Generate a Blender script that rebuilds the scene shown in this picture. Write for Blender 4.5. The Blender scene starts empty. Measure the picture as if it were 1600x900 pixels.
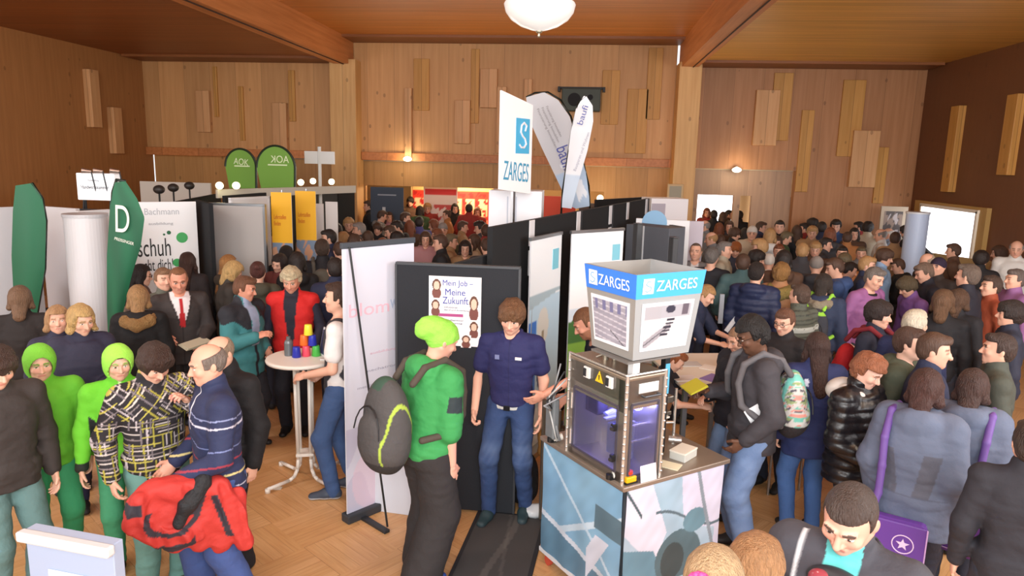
import bpy, bmesh, math, random
import numpy as np
from mathutils import Matrix, Vector
SC = bpy.context.scene; COL = SC.collection
random.seed(7); RNG = np.random.default_rng(7)
# ---------------------------------------------------------------- camera
FPX, PITCH, ROLL, YAW, CAMH = 1100.0, 10.3, 1.4, 5.6, 2.8
_p, _r, _y = map(math.radians, (PITCH, ROLL, YAW))
_f0 = np.array([0, math.cos(_p), -math.sin(_p)]); _x0 = np.array([1.0, 0, 0]); _u0 = np.cross(_x0, _f0)
_Rr = math.cos(_r)*_x0 + math.sin(_r)*_u0; _Uu = math.cos(_r)*_u0 - math.sin(_r)*_x0
_Z = np.array([[math.cos(_y), -math.sin(_y), 0], [math.sin(_y), math.cos(_y), 0], [0, 0, 1]])
FW, RT, UP = _Z@_f0, _Z@_Rr, _Z@_Uu
CP = np.array([0, 0, CAMH])
cam = bpy.data.cameras.new('camera'); camo = bpy.data.objects.new('camera', cam); COL.objects.link(camo)
cam.sensor_width = 36; cam.lens = FPX/1600*36; cam.clip_start = .05; cam.clip_end = 200
camo.matrix_world = Matrix(((RT[0], UP[0], -FW[0], 0), (RT[1], UP[1], -FW[1], 0), (RT[2], UP[2], -FW[2], CAMH), (0, 0, 0, 1)))
SC.camera = camo
def ray(px, py): return FW*FPX + RT*(px-800) - UP*(py-450)
def atz(px, py, z):
    d = ray(px, py); return CP + d*(z-CAMH)/d[2]
def aty(px, py, Y):
    d = ray(px, py); return CP + d*Y/d[1]
def atd(px, py, D):
    return CP + ray(px, py)*D/FPX
# ---------------------------------------------------------------- world, lights, exposure
SC.view_settings.view_transform = 'Standard'; SC.view_settings.look = 'None'
SC.view_settings.gamma = 1; SC.view_settings.use_curve_mapping = False
SC.view_settings.exposure = 0.17
W = bpy.data.worlds.new('world'); SC.world = W; W.use_nodes = True
W.node_tree.nodes['Background'].inputs[0].default_value = (.93, .96, 1, 1)
W.node_tree.nodes['Background'].inputs[1].default_value = 1.15
def area(name, loc, target, sx, sy, e, col=(1, 1, 1)):
    l = bpy.data.lights.new(name, 'AREA'); l.shape = 'RECTANGLE'; l.size = sx; l.size_y = sy; l.energy = e; l.color = col
    o = bpy.data.objects.new(name, l); COL.objects.link(o); o.location = loc
    o.rotation_euler = (Vector(target)-Vector(loc)).to_track_quat('-Z', 'Y').to_euler(); return o
area('gallery_window_light', (.5, -5.5, 4.4), (-.5, 10, 2.4), 10, 3, 850, (1, .985, .96))
area('side_window_light', (6.7, 4.0, 2.9), (0, 8, 4.2), 8, 2.2, 420, (.98, .98, 1))
area('left_window_light', (-10, 4.0, 3.0), (-3, 9, 3.2), 6, 2, 230, (.98, .98, 1))
area('back_stand_light', (-1.5, 15.0, 2.6), (-1.5, 9, 5.2), 7, .4, 90, (1, .9, .74))
area('camera_flash', (.25, -.3, 3.3), (-.3, 6, 1.0), .8, .8, 62, (1, .99, .97))
for _l in ((-.6, 2.6, 4.3), (4.4, 4.2, 3.9), (-4.8, 4.2, 3.9)):  # unseen point lights added overhead to brighten floor and heads, no bowls modelled
    _d = bpy.data.lights.new('overhead_fill_light', 'POINT'); _d.energy = 120; _d.color = (1, .95, .86); _d.shadow_soft_size = .35; _o = bpy.data.objects.new('overhead_fill_light', _d); COL.objects.link(_o); _o.location = _l
# ---------------------------------------------------------------- helpers
def lin(c):
    if isinstance(c, str): c = tuple(int(c[i:i+2], 16) for i in (0, 2, 4))
    c = np.asarray(c, float)/255.0
    return np.where(c <= .04045, c/12.92, ((c+.055)/1.055)**2.4)
def tag(o, label=None, cat=None, group=None, kind=None):
    if label: o['label'] = label
    if cat: o['category'] = cat
    if group: o['group'] = group
    if kind: o['kind'] = kind
    return o
def empty(name, label, cat, group=None, mat=None):
    o = bpy.data.objects.new(name, None); COL.objects.link(o); o.empty_display_size = .1
    if mat is not None: o.matrix_world = mat
    return tag(o, label, cat, group)
_M = {}
def mat(col, rough=.7, metal=0, bump=0, bscale=40, emis=0, alpha=1, trans=0, spec=.5, kind='plain', sheen=0, var=0):
    vc = col is None
    key = (None if vc else tuple(np.round(lin(col), 4)), rough, metal, bump, bscale, emis, alpha, trans, spec, kind, sheen, var)
    if key in _M: return _M[key]
    m = bpy.data.materials.new('mat_%d' % len(_M)); m.use_nodes = True; nt = m.node_tree; b = nt.nodes['Principled BSDF']
    c = (.5, .5, .5, 1) if vc else (*lin(col), 1)
    b.inputs['Base Color'].default_value = c; b.inputs['Roughness'].default_value = rough; b.inputs['Metallic'].default_value = metal
    b.inputs['Specular IOR Level'].default_value = spec
    if sheen: b.inputs['Sheen Weight'].default_value = sheen
    if trans: b.inputs['Transmission Weight'].default_value = trans; b.inputs['IOR'].default_value = 1.1
    if alpha < 1: b.inputs['Alpha'].default_value = alpha
    if emis: b.inputs['Emission Color'].default_value = c; b.inputs['Emission Strength'].default_value = emis
    N = nt.nodes.new; L = nt.links.new
    tc = N('ShaderNodeTexCoord')
    if vc:
        a = N('ShaderNodeAttribute'); a.attribute_name = 'Col'; L(a.outputs['Color'], b.inputs['Base Color'])
    elif var:
        n = N('ShaderNodeTexNoise'); n.inputs['Scale'].default_value = 8; n.inputs['Detail'].default_value = 4
        mp = N('ShaderNodeMapping'); L(tc.outputs['Object'], mp.inputs[0]); L(mp.outputs[0], n.inputs[0])
        if kind == 'hair': mp.inputs['Scale'].default_value = (9, 9, 1.6)
        mx = N('ShaderNodeMixRGB'); mx.blend_type = 'MIX'
        k = lin(col); mx.inputs[1].default_value = (*(k*(1-var)), 1); mx.inputs[2].default_value = (*np.minimum(k*(1+var), 1), 1)
        L(n.outputs[0], mx.inputs[0]); L(mx.outputs[0], b.inputs['Base Color'])
    if bump:
        n = N('ShaderNodeTexNoise'); n.inputs['Scale'].default_value = bscale; n.inputs['Detail'].default_value = 5
        bp = N('ShaderNodeBump'); bp.inputs['Strength'].default_value = bump; bp.inputs['Distance'].default_value = .02
        if kind == 'hair':
            mp = N('ShaderNodeMapping'); L(tc.outputs['Object'], mp.inputs[0]); L(mp.outputs[0], n.inputs[0]); mp.inputs['Scale'].default_value = (5, 5, .7)
        else: L(tc.outputs['Object'], n.inputs[0])
        L(n.outputs[0], bp.inputs['Height']); L(bp.outputs[0], b.inputs['Normal'])
    _M[key] = m; return m
def wood(c1, c2, axis=2, plank=.9, scale=1.0, rough=.55, knots=True, gap=.0):
    """boards: plank seams across, grain and knots along the axis"""
    m = bpy.data.materials.new('wood'); m.use_nodes = True; nt = m.node_tree; b = nt.nodes['Principled BSDF']; N = nt.nodes.new; L = nt.links.new
    b.inputs['Roughness'].default_value = rough
    tc = N('ShaderNodeTexCoord'); mp = N('ShaderNodeMapping'); L(tc.outputs['Object'], mp.inputs[0])
    s = [9*scale]*3; s[axis] = .5*scale; mp.inputs['Scale'].default_value = s
    n = N('ShaderNodeTexNoise'); n.inputs['Scale'].default_value = 1.5; n.inputs['Detail'].default_value = 6; L(mp.outputs[0], n.inputs[0])
    cr = N('ShaderNodeValToRGB'); cr.color_ramp.elements[0].color = (*lin(c1), 1); cr.color_ramp.elements[1].color = (*lin(c2), 1)
    cr.color_ramp.elements[0].position = .3; cr.color_ramp.elements[1].position = .7; L(n.outputs[0], cr.inputs[0])
    # planks: a value per plank
    sx = N('ShaderNodeSeparateXYZ'); L(tc.outputs['Object'], sx.inputs[0])
    ax = {2: 'X', 0: 'Y', 1: 'X'}[axis]
    mul = N('ShaderNodeMath'); mul.operation = 'MULTIPLY'; mul.inputs[1].default_value = 1/plank; L(sx.outputs[ax], mul.inputs[0])
    fl = N('ShaderNodeMath'); fl.operation = 'FLOOR'; L(mul.outputs[0], fl.inputs[0])
    wn = N('ShaderNodeTexWhiteNoise'); wn.noise_dimensions = '1D'; L(fl.outputs[0], wn.inputs['W'])
    hv = N('ShaderNodeMixRGB'); hv.blend_type = 'MULTIPLY'; hv.inputs[0].default_value = 1
    rr = N('ShaderNodeMapRange'); rr.inputs[3].default_value = .86; rr.inputs[4].default_value = 1.08; L(wn.outputs[0], rr.inputs[0])
    L(cr.outputs[0], hv.inputs[1]); L(rr.outputs[0], hv.inputs[2])
    fr = N('ShaderNodeMath'); fr.operation = 'FRACT'; L(mul.outputs[0], fr.inputs[0])
    lt = N('ShaderNodeMath'); lt.operation = 'LESS_THAN'; lt.inputs[1].default_value = gap if gap else .012; L(fr.outputs[0], lt.inputs[0])
    dk = N('ShaderNodeMixRGB'); dk.inputs[2].default_value = (*(lin(c1)*.45), 1); L(hv.outputs[0], dk.inputs[1])
    lm = N('ShaderNodeMath'); lm.operation = 'MULTIPLY'; lm.inputs[1].default_value = .8; L(lt.outputs[0], lm.inputs[0]); L(lm.outputs[0], dk.inputs[0])
    last = dk
    if knots:
        v = N('ShaderNodeTexVoronoi'); v.inputs['Scale'].default_value = 1.0; mk = N('ShaderNodeMapping'); L(tc.outputs['Object'], mk.inputs[0])
        ks = [3.2]*3; ks[axis] = 2.0; mk.inputs['Scale'].default_value = ks; L(mk.outputs[0], v.inputs[0])
        c2_ = N('ShaderNodeMath'); c2_.operation = 'LESS_THAN'; c2_.inputs[1].default_value = .09; L(v.outputs['Distance'], c2_.inputs[0])
        km = N('ShaderNodeMath'); km.operation = 'MULTIPLY'; km.inputs[1].default_value = .55; L(c2_.outputs[0], km.inputs[0])
        kx = N('ShaderNodeMixRGB'); kx.inputs[2].default_value = (*(lin(c1)*.4), 1); L(last.outputs[0], kx.inputs[1]); L(km.outputs[0], kx.inputs[0]); last = kx
    L(last.outputs[0], b.inputs['Base Color']); return m
def mesh_obj(name, V, Fc, m=None, parent=None, smooth=True, col=None, M=None):
    me = bpy.data.meshes.new(name)
    V = np.asarray(V, np.float32); Fc = np.asarray(Fc, np.int32)
    me.vertices.add(len(V)); me.vertices.foreach_set('co', V.ravel())
    n, k = Fc.shape; me.loops.add(n*k); me.loops.foreach_set('vertex_index', Fc.ravel())
    me.polygons.add(n); me.polygons.foreach_set('loop_start', np.arange(0, n*k, k, dtype=np.int32))
    me.polygons.foreach_set('loop_total', np.full(n, k, np.int32))
    me.polygons.foreach_set('use_smooth', np.full(n, smooth, bool))
    if col is not None:
        a = me.color_attributes.new('Col', 'FLOAT_COLOR', 'POINT')
        a.data.foreach_set('color', np.concatenate([lin(col), np.ones((len(V), 1))], 1).astype(np.float32).ravel())
    me.update(); me.validate()
    if m: me.materials.append(m)
    o = bpy.data.objects.new(name, me); COL.objects.link(o)
    if M is not None: o.matrix_world = M
    if parent: o.parent = parent
    return o
class MB:
    """collects shapes into ONE mesh"""
    def __init__(s): s.b = bmesh.new()
    def box(s, c, d, M=None, bev=0):
        r = bmesh.ops.create_cube(s.b, size=1); v = r['verts']
        for q in v: q.co = Vector((q.co.x*d[0]+c[0], q.co.y*d[1]+c[1], q.co.z*d[2]+c[2]))
        if bev:
            es = list({e for q in v for e in q.link_edges})
            rb = bmesh.ops.bevel(s.b, geom=es, offset=bev, segments=2, affect='EDGES', profile=.5); v = list({w for f in rb['faces'] for w in f.verts} | {q for q in v if q.is_valid})
        if M is not None: bmesh.ops.transform(s.b, matrix=M, verts=v)
        return s
    def cyl(s, p, q, r, r2=None, n=12, cap=True):
        p = Vector(p); q = Vector(q); d = q-p
        M = Matrix.Translation((p+q)/2) @ d.to_track_quat('Z', 'Y').to_matrix().to_4x4()
        bmesh.ops.create_cone(s.b, cap_ends=cap, segments=n, radius1=r, radius2=r if r2 is None else r2, depth=d.length, matrix=M); return s
    def sph(s, c, r, sc=(1, 1, 1), n=16):
        bmesh.ops.create_uvsphere(s.b, u_segments=n, v_segments=max(6, n//2), radius=r, matrix=Matrix.Translation(c) @ Matrix.Diagonal((*sc, 1))); return s
    def tube(s, pts, r, n=8):
        for a, b_ in zip(pts[:-1], pts[1:]): s.cyl(a, b_, r, n=n)
        for a in pts[1:-1]: s.sph(a, r*1.0, n=8)
        return s
    def prism(s, poly, z0, z1, M=None):
        """polygon in x,y extruded along z"""
        a = [s.b.verts.new((x, y, z0)) for x, y in poly]; c = [s.b.verts.new((x, y, z1)) for x, y in poly]
        n = len(poly); s.b.faces.new(a[::-1]); s.b.faces.new(c)
        for i in range(n): s.b.faces.new((a[i], a[(i+1) % n], c[(i+1) % n], c[i]))
        if M is not None: bmesh.ops.transform(s.b, matrix=M, verts=a+c)
        return s
    def lathe(s, prof, n=32, M=None):
        rows = []
        for r, z in prof: rows.append([s.b.verts.new((r*math.cos(2*math.pi*i/n), r*math.sin(2*math.pi*i/n), z)) for i in range(n)])
        for a, b_ in zip(rows[:-1], rows[1:]):
            for i in range(n): s.b.faces.new((a[i], a[(i+1) % n], b_[(i+1) % n], b_[i]))
        if M is not None: bmesh.ops.transform(s.b, matrix=M, verts=[v for r_ in rows for v in r_])
        return s
    def build(s, name, m, parent=None, M=None, smooth=False):
        bmesh.ops.recalc_face_normals(s.b, faces=s.b.faces)
        me = bpy.data.meshes.new(name); s.b.to_mesh(me); s.b.free()
        if smooth: me.polygons.foreach_set('use_smooth', [True]*len(me.polygons))
        me.materials.append(m)
        o = bpy.data.objects.new(name, me); COL.objects.link(o)
        if M is not None: o.matrix_world = M
        if parent: o.parent = parent
        return o
def frame(p0, p1, z0, lean=0):
    """x along p0->p1, y up, z towards the viewer's side; origin at p0 at height z0"""
    x = Vector((p1[0]-p0[0], p1[1]-p0[1], 0)).normalized(); y = Vector((0, 0, 1)); z = x.cross(y)
    M = Matrix(((x.x, y.x, z.x, p0[0]), (x.y, y.y, z.y, p0[1]), (x.z, y.z, z.z, z0), (0, 0, 0, 1)))
    return M @ Matrix.Rotation(math.radians(-lean), 4, 'X') if lean else M
def dist(p0, p1): return math.hypot(p1[0]-p0[0], p1[1]-p0[1])
TEXTS = []
def text(s, x, y, w, h, m, parent, z=.004, rot=0, name='lettering', sx=1, th=.001, bold=.0):
    """lettering fitted in a box w x h whose lower left corner is x,y in the parent's board frame"""
    cu = bpy.data.curves.new(name, 'FONT'); cu.body = s; cu.extrude = th; cu.size = 1; cu.offset = bold
    o = bpy.data.objects.new(name, cu); COL.objects.link(o); TEXTS.append((o, x, y, w, h, m, parent, z, rot, name, sx)); return o
def finish_texts():
    bpy.context.view_layer.update(); dg = bpy.context.evaluated_depsgraph_get()
    for (o, x, y, w, h, m, parent, z, rot, name, sx) in TEXTS:
        me = bpy.data.meshes.new_from_object(o.evaluated_get(dg)); me.name = name
        n = len(me.vertices); v = np.empty(n*3, np.float32); me.vertices.foreach_get('co', v); v = v.reshape(-1, 3)
        lo, hi = v.min(0), v.max(0); v[:, 0] = (v[:, 0]-lo[0])/(hi[0]-lo[0])*w; v[:, 1] = (v[:, 1]-lo[1])/(hi[1]-lo[1])*h
        c, s_ = math.cos(math.radians(rot)), math.sin(math.radians(rot)); vx = v[:, 0]*c-v[:, 1]*s_; vy = v[:, 0]*s_+v[:, 1]*c
        if sx < 0: vx = -vx
        if isinstance(z, tuple): v[:, 0], v[:, 1], v[:, 2] = vx+x, z[1]-v[:, 2], vy+y
        else: v[:, 0] = vx+x; v[:, 1] = vy+y; v[:, 2] += z
        me.vertices.foreach_set('co', v.ravel()); me.materials.clear(); me.materials.append(m)
        q = bpy.data.objects.new(name, me); COL.objects.link(q); q.parent = parent
        cu = o.data; bpy.data.objects.remove(o); bpy.data.curves.remove(cu)
def paint(name, x, y, w, h, n, fn, parent, z=.003, rough=.5, bend=None, M=None):
    """flat print: grid coloured by fn(u,v)->rgb 0..255, u to the right, v up"""
    nx = max(2, int(n)); ny = max(2, int(n*h/w))
    u, v = np.meshgrid(np.linspace(0, 1, nx+1), np.linspace(0, 1, ny+1)); u = u.ravel(); v = v.ravel()
    V = np.stack([x+u*w, y+v*h, np.full_like(u, z)], 1)
    if bend is not None: V = bend(V, u, v)
    i, j = np.meshgrid(np.arange(nx), np.arange(ny)); a = (j*(nx+1)+i).ravel()
    Fc = np.stack([a, a+1, a+nx+2, a+nx+1], 1)
    return mesh_obj(name, V, Fc, mat(None, rough), parent, True, fn(u, v), M=M)
def mixc(base, mask, c):
    mask = np.clip(mask, 0, 1)[:, None]; return base*(1-mask)+np.asarray(c, float)*mask
def vn(x, y, s=0):
    """cheap smooth noise 0..1"""
    a = np.sin(x*1.7+s)+np.sin(y*2.3+s*1.3+1)+np.sin((x+y)*1.1+s*.7)+np.sin((x-y*1.3)*2.9+s)*.6+np.sin(x*4.1-y*3.3+s*2)*.4
    return a/8+.5
def fill(c, n): return np.tile(np.asarray(c, float), (n, 1))
def board(name, label, cat, p0, p1, z0, z1, m, th=.03, group=None, kind=None, lean=0, framem=None):
    M = frame(p0, p1, z0, lean); w = dist(p0, p1); h = z1-z0
    o = MB().box((w/2, h/2, -th/2), (w, h, th), bev=.004).build(name, m, M=M)
    tag(o, label, cat, group, kind)
    if framem is not None:
        b = MB(); b.box((w/2, h, -th/2), (w+.03, .03, th+.01)); b.box((0, h/2, -th/2), (.03, h, th+.01)); b.box((w, h/2, -th/2), (.03, h, th+.01)); b.build('frame', framem, o)
    return o, w, h
# ---------------------------------------------------------------- organic shapes: signed distance fields, surface nets
f4 = np.float32
def nrm(v): v = np.asarray(v, float); return v/(np.linalg.norm(v)+1e-9)
def noise3(P, f, seed=0):
    x, y, z = P[:, 0]*f, P[:, 1]*f, P[:, 2]*f; s = seed
    wx = np.sin(y*.9+s*1.7)+np.sin(z*.7+s); wy = np.sin(z*1.1+s*.6)+np.sin(x*.8+2+s); wz = np.sin(x*1.05+s*2.1)+np.sin(y*.75+s)
    return (np.sin(x+wx+s)+np.sin(y*1.2+wy*1.1+s*3)+np.sin(z*1.1+wz+s*5)+.5*np.sin(2.1*x+2*wy)+.5*np.sin(2.3*z+2*wx))/4
class Shape:
    fold = 0
    def __init__(s): s.p = []; s.cut = []
    def cap(s, a, b, ra, rb=None, k=.02, mode='u', flat=None):
        a = np.asarray(a, float); b = np.asarray(b, float); rb = ra if rb is None else rb; r = max(ra, rb)
        d = b-a; L2 = max(d@d, 1e-9)
        def fn(P):
            q = P-a.astype(f4); h = np.clip(q@d.astype(f4)/L2, 0, 1); q = q-h[:, None]*d.astype(f4)
            if flat is not None:
                n, fac = flat; pr = q@np.asarray(n, f4); q = q+np.outer(pr*(fac-1), n).astype(f4)
            return np.sqrt((q*q).sum(1))-(ra+(rb-ra)*h)
        s.p.append((mode, fn, np.minimum(a, b)-r, np.maximum(a, b)+r, k)); return s
    def chain(s, pts, rs, k=.02, flat=None):
        for i in range(len(pts)-1): s.cap(pts[i], pts[i+1], rs[i], rs[i+1], k, flat=flat)
        return s
    def ell(s, c, r, R=None, k=.02, mode='u'):
        c = np.asarray(c, float); r = np.asarray(r, float); R_ = np.eye(3) if R is None else np.asarray(R)
        def fn(P):
            q = (P-c.astype(f4))@R_.astype(f4); a = np.sqrt(((q/r.astype(f4))**2).sum(1)); b = np.sqrt(((q/(r*r).astype(f4))**2).sum(1))+1e-6
            return a*(a-1)/b
        e = np.sqrt(((R_*r)**2).sum(1)); s.p.append((mode, fn, c-e, c+e, k)); return s
    def loft(s, c, R, t, a, b, yc=None, k=.03, rnd=.02, sq=2.0):
        """elliptical tube along the frame's z"""
        c = np.asarray(c, float); t = np.asarray(t, float); a = np.asarray(a, float); b = np.asarray(b, float); yc = np.zeros_like(t) if yc is None else np.asarray(yc, float)
        def fn(P):
            q = (P-c.astype(f4))@R.astype(f4); z = q[:, 2]
            A = np.interp(z, t, a); B = np.interp(z, t, b); Y = np.interp(z, t, yc)
            d = ((np.abs(q[:, 0]/A)**sq+np.abs((q[:, 1]-Y)/B)**sq)**(1/sq)-1)*np.minimum(A, B)*1.0
            cz = np.maximum(t[0]-z, z-t[-1]); h = np.clip(.5+.5*(cz-d)/rnd, 0, 1); return (d*(1-h)+cz*h+rnd*h*(1-h)).astype(f4)
        m = max(a.max(), b.max()+np.abs(yc).max()); e = []
        for x in (-1, 1):
            for y in (-1, 1):
                for z in (t[0], t[-1]): e.append(c+R@np.array([x*a.max(), y*(b.max()+np.abs(yc).max()), z]))
        e = np.array(e); s.p.append(('u', fn, e.min(0), e.max(0), k)); return s
    def fn(s, fn, lo, hi, k=.01, mode='u'): s.p.append((mode, fn, np.asarray(lo, float), np.asarray(hi, float), k)); return s
    def build(s, h, amp=0, freq=25, seed=0, extra=None):
        us = [p for p in s.p if p[0] == 'u']; lo = np.min([p[2] for p in us], 0)-2.5*h-amp; hi = np.max([p[3] for p in us], 0)+2.5*h+amp
        n = np.ceil((hi-lo)/h).astype(int)+1; Fd = np.full(n, .3, f4)
        for mode, fn, a, b, k in s.p:
            mg = k+2.5*h; i0 = np.clip(np.floor((a-mg-lo)/h).astype(int), 0, n); i1 = np.clip(np.ceil((b+mg-lo)/h).astype(int)+1, 0, n)
            if (i1 <= i0).any(): continue
            g = np.stack(np.meshgrid(*[lo[j]+h*np.arange(i0[j], i1[j]) for j in range(3)], indexing='ij'), -1).reshape(-1, 3).astype(f4)
            d = fn(g).reshape(i1-i0).astype(f4); sl = tuple(slice(i0[j], i1[j]) for j in range(3)); c = Fd[sl]
            if mode == 'u': q = np.clip(.5+.5*(c-d)/k, 0, 1); Fd[sl] = c*(1-q)+d*q-k*q*(1-q)
            elif mode == 's': d = -d; q = np.clip(.5-.5*(c-d)/k, 0, 1); Fd[sl] = c*(1-q)+d*q+k*q*(1-q)
            elif mode == 'i': Fd[sl] = np.maximum(c, d)
        near = np.abs(Fd) < (3*h+amp*1.5)
        if amp or s.cut:
            ii = np.argwhere(near); P = (lo+ii*h).astype(f4)
            v = Fd[near]
            if amp: v = v+(amp*(noise3(P, freq, seed)+s.fold*(.55-1.6*np.abs(noise3(P*np.array([1, 1, 1.5], f4), freq*.85, seed+3))))).astype(f4)
            Fd[near] = v
        if s.cut:
            g = np.stack(np.meshgrid(*[lo[j]+h*np.arange(n[j]) for j in range(3)], indexing='ij'), -1).reshape(-1, 3).astype(f4)
            for cf in s.cut: Fd = np.maximum(Fd, cf(g).reshape(n).astype(f4))
        return nets(Fd, lo, h)
def nets(Fd, lo, h):
    S = Fd < 0; n = np.array(Fd.shape)
    c8 = [S[i:n[0]-1+i, j:n[1]-1+j, k:n[2]-1+k] for i in (0, 1) for j in (0, 1) for k in (0, 1)]
    cnt = sum(c.astype(np.int8) for c in c8); act = (cnt > 0) & (cnt < 8); idx = np.full(act.shape, -1, np.int32)
    ai = np.argwhere(act); idx[act] = np.arange(len(ai)); acc = np.zeros((len(ai), 3)); w = np.zeros(len(ai))
    cs = [(i, j, k) for i in (0, 1) for j in (0, 1) for k in (0, 1)]
    vals = {c: Fd[ai[:, 0]+c[0], ai[:, 1]+c[1], ai[:, 2]+c[2]] for c in cs}
    for a in cs:
        for ax in range(3):
            if a[ax] == 0:
                b = list(a); b[ax] = 1; b = tuple(b); va, vb = vals[a], vals[b]; m = (va < 0) != (vb < 0)
                t = np.where(m, va/(va-vb+1e-12), 0); p = np.tile(np.array(a, float), (len(ai), 1)); p[:, ax] += t
                acc[m] += p[m]; w[m] += 1
    V = lo+(ai+acc/w[:, None])*h; Q = []
    for ax in range(3):
        u, v = [x for x in range(3) if x != ax]
        sl0 = [slice(None)]*3; sl1 = [slice(None)]*3; sl0[ax] = slice(0, -1); sl1[ax] = slice(1, None)
        A, B = S[tuple(sl0)], S[tuple(sl1)]; e = np.argwhere(A != B); ok = (e[:, u] > 0) & (e[:, v] > 0) & (e[:, u] < n[u]-1) & (e[:, v] < n[v]-1); e = e[ok]
        def at(du, dv):
            q = e.copy(); q[:, u] += du; q[:, v] += dv; return idx[q[:, 0], q[:, 1], q[:, 2]]
        q = np.stack([at(-1, -1), at(0, -1), at(0, 0), at(-1, 0)], 1); fl = A[e[:, 0], e[:, 1], e[:, 2]]
        if ax == 1: fl = ~fl
        q[~fl] = q[~fl][:, ::-1]; Q.append(q)
    Q = np.concatenate(Q); Q = Q[(Q >= 0).all(1)]; return V, Q
def join(parts):
    V = []; Q = []; o = 0
    for v, q in parts: V.append(v); Q.append(q+o); o += len(v)
    return np.concatenate(V), np.concatenate(Q)
def rot(ax, deg):
    c, s = math.cos(math.radians(deg)), math.sin(math.radians(deg))
    return np.array({'x': [[1, 0, 0], [0, c, -s], [0, s, c]], 'y': [[c, 0, s], [0, 1, 0], [-s, 0, c]], 'z': [[c, -s, 0], [s, c, 0], [0, 0, 1]]}[ax])
def ik(a, c, l1, l2, pole):
    d = c-a; L = np.linalg.norm(d); dn = d/L; L = min(L, .995*(l1+l2)); c = a+dn*L
    x = (l1*l1-l2*l2+L*L)/(2*L); hh = math.sqrt(max(l1*l1-x*x, 0)); p = np.asarray(pole, float); p = p-dn*(p@dn); return a+dn*x+nrm(p)*hh, c
ARM = {'hang': (.07, .03, -.53), 'fold': (-.10, .26, -.30), 'pocket': (.09, .07, -.44), 'phone': (-.12, .30, -.14), 'read': (-.10, .33, -.22), 'reach': (.02, .46, -.26),
       'low': (-.06, .2, -.42), 'back': (.06, -.12, -.48), 'chin': (-.15, .17, .02), 'out': (.12, .42, -.16)}
class Fig:
    """joints of a standing figure of height H, facing -Y, feet on z=0"""
    def __init__(f, H=1.75, lean=0, side=0, head=(0, 0, 0), arms=('hang', 'hang'), feet=((.1, 0), (-.1, 0)), fat=1.0, fem=False, twist=0, curl=(35, 35), drop=0):
        s = f.s = H/1.75; f.fat = fat*s; f.fem = fem; f.H = H
        f.pel = np.array([0, 0, .95-drop])*s; f.T = rot('z', twist)@rot('x', lean)@rot('y', side)
        if lean > 25: f.pel = f.pel+np.array([0, .12, -.02])*s
        tp = lambda x, y, t: f.pel+f.T@(np.array([x, y, t])*s)
        f.tp = tp; f.neck = tp(0, .012, .50)
        f.R = f.T@rot('x', -lean*.6)@rot('z', head[1])@rot('x', head[0])@rot('y', head[2])
        f.hc = f.neck+f.T@np.array([0, -.008, .06])*s+f.R@np.array([0, -.012, .095])*s
        f.top = f.hc+f.R@np.array([0, .01, .118])*s
        sw = .165 if fem else .185; f.sh = []; f.el = []; f.wr = []; f.hp = []; f.kn = []; f.an = []
        for i, sd in enumerate((1, -1)):
            S = tp(sd*sw, .0, .435); a = arms[i]; a = ARM[a] if isinstance(a, str) else a
            Wt = S+rot('z', twist)@np.array([sd*a[0], -a[1], a[2]])*s
            E_, Wt = ik(S, Wt, .29*s, .255*s, rot('z', twist)@np.array([sd*.55, .9, -.35]))
            f.sh.append(S); f.el.append(E_); f.wr.append(Wt)
            hp = f.pel+rot('z', twist)@np.array([sd*.088, 0, -.04])*s; A = np.array([feet[i][0], feet[i][1], .085 if len(feet[i]) < 3 else feet[i][2]])*s
            K, A = ik(hp, A, .43*s, .425*s, np.array([sd*.15, -1, 0])); f.hp.append(hp); f.kn.append(K); f.an.append(A)
        f.curl = curl
    def tq(f, P): return ((P-f.pel)@f.T)/f.s       # torso frame coordinates
    def hq(f, P): return ((P-f.hc)@f.R)/f.s        # head frame coordinates
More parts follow.
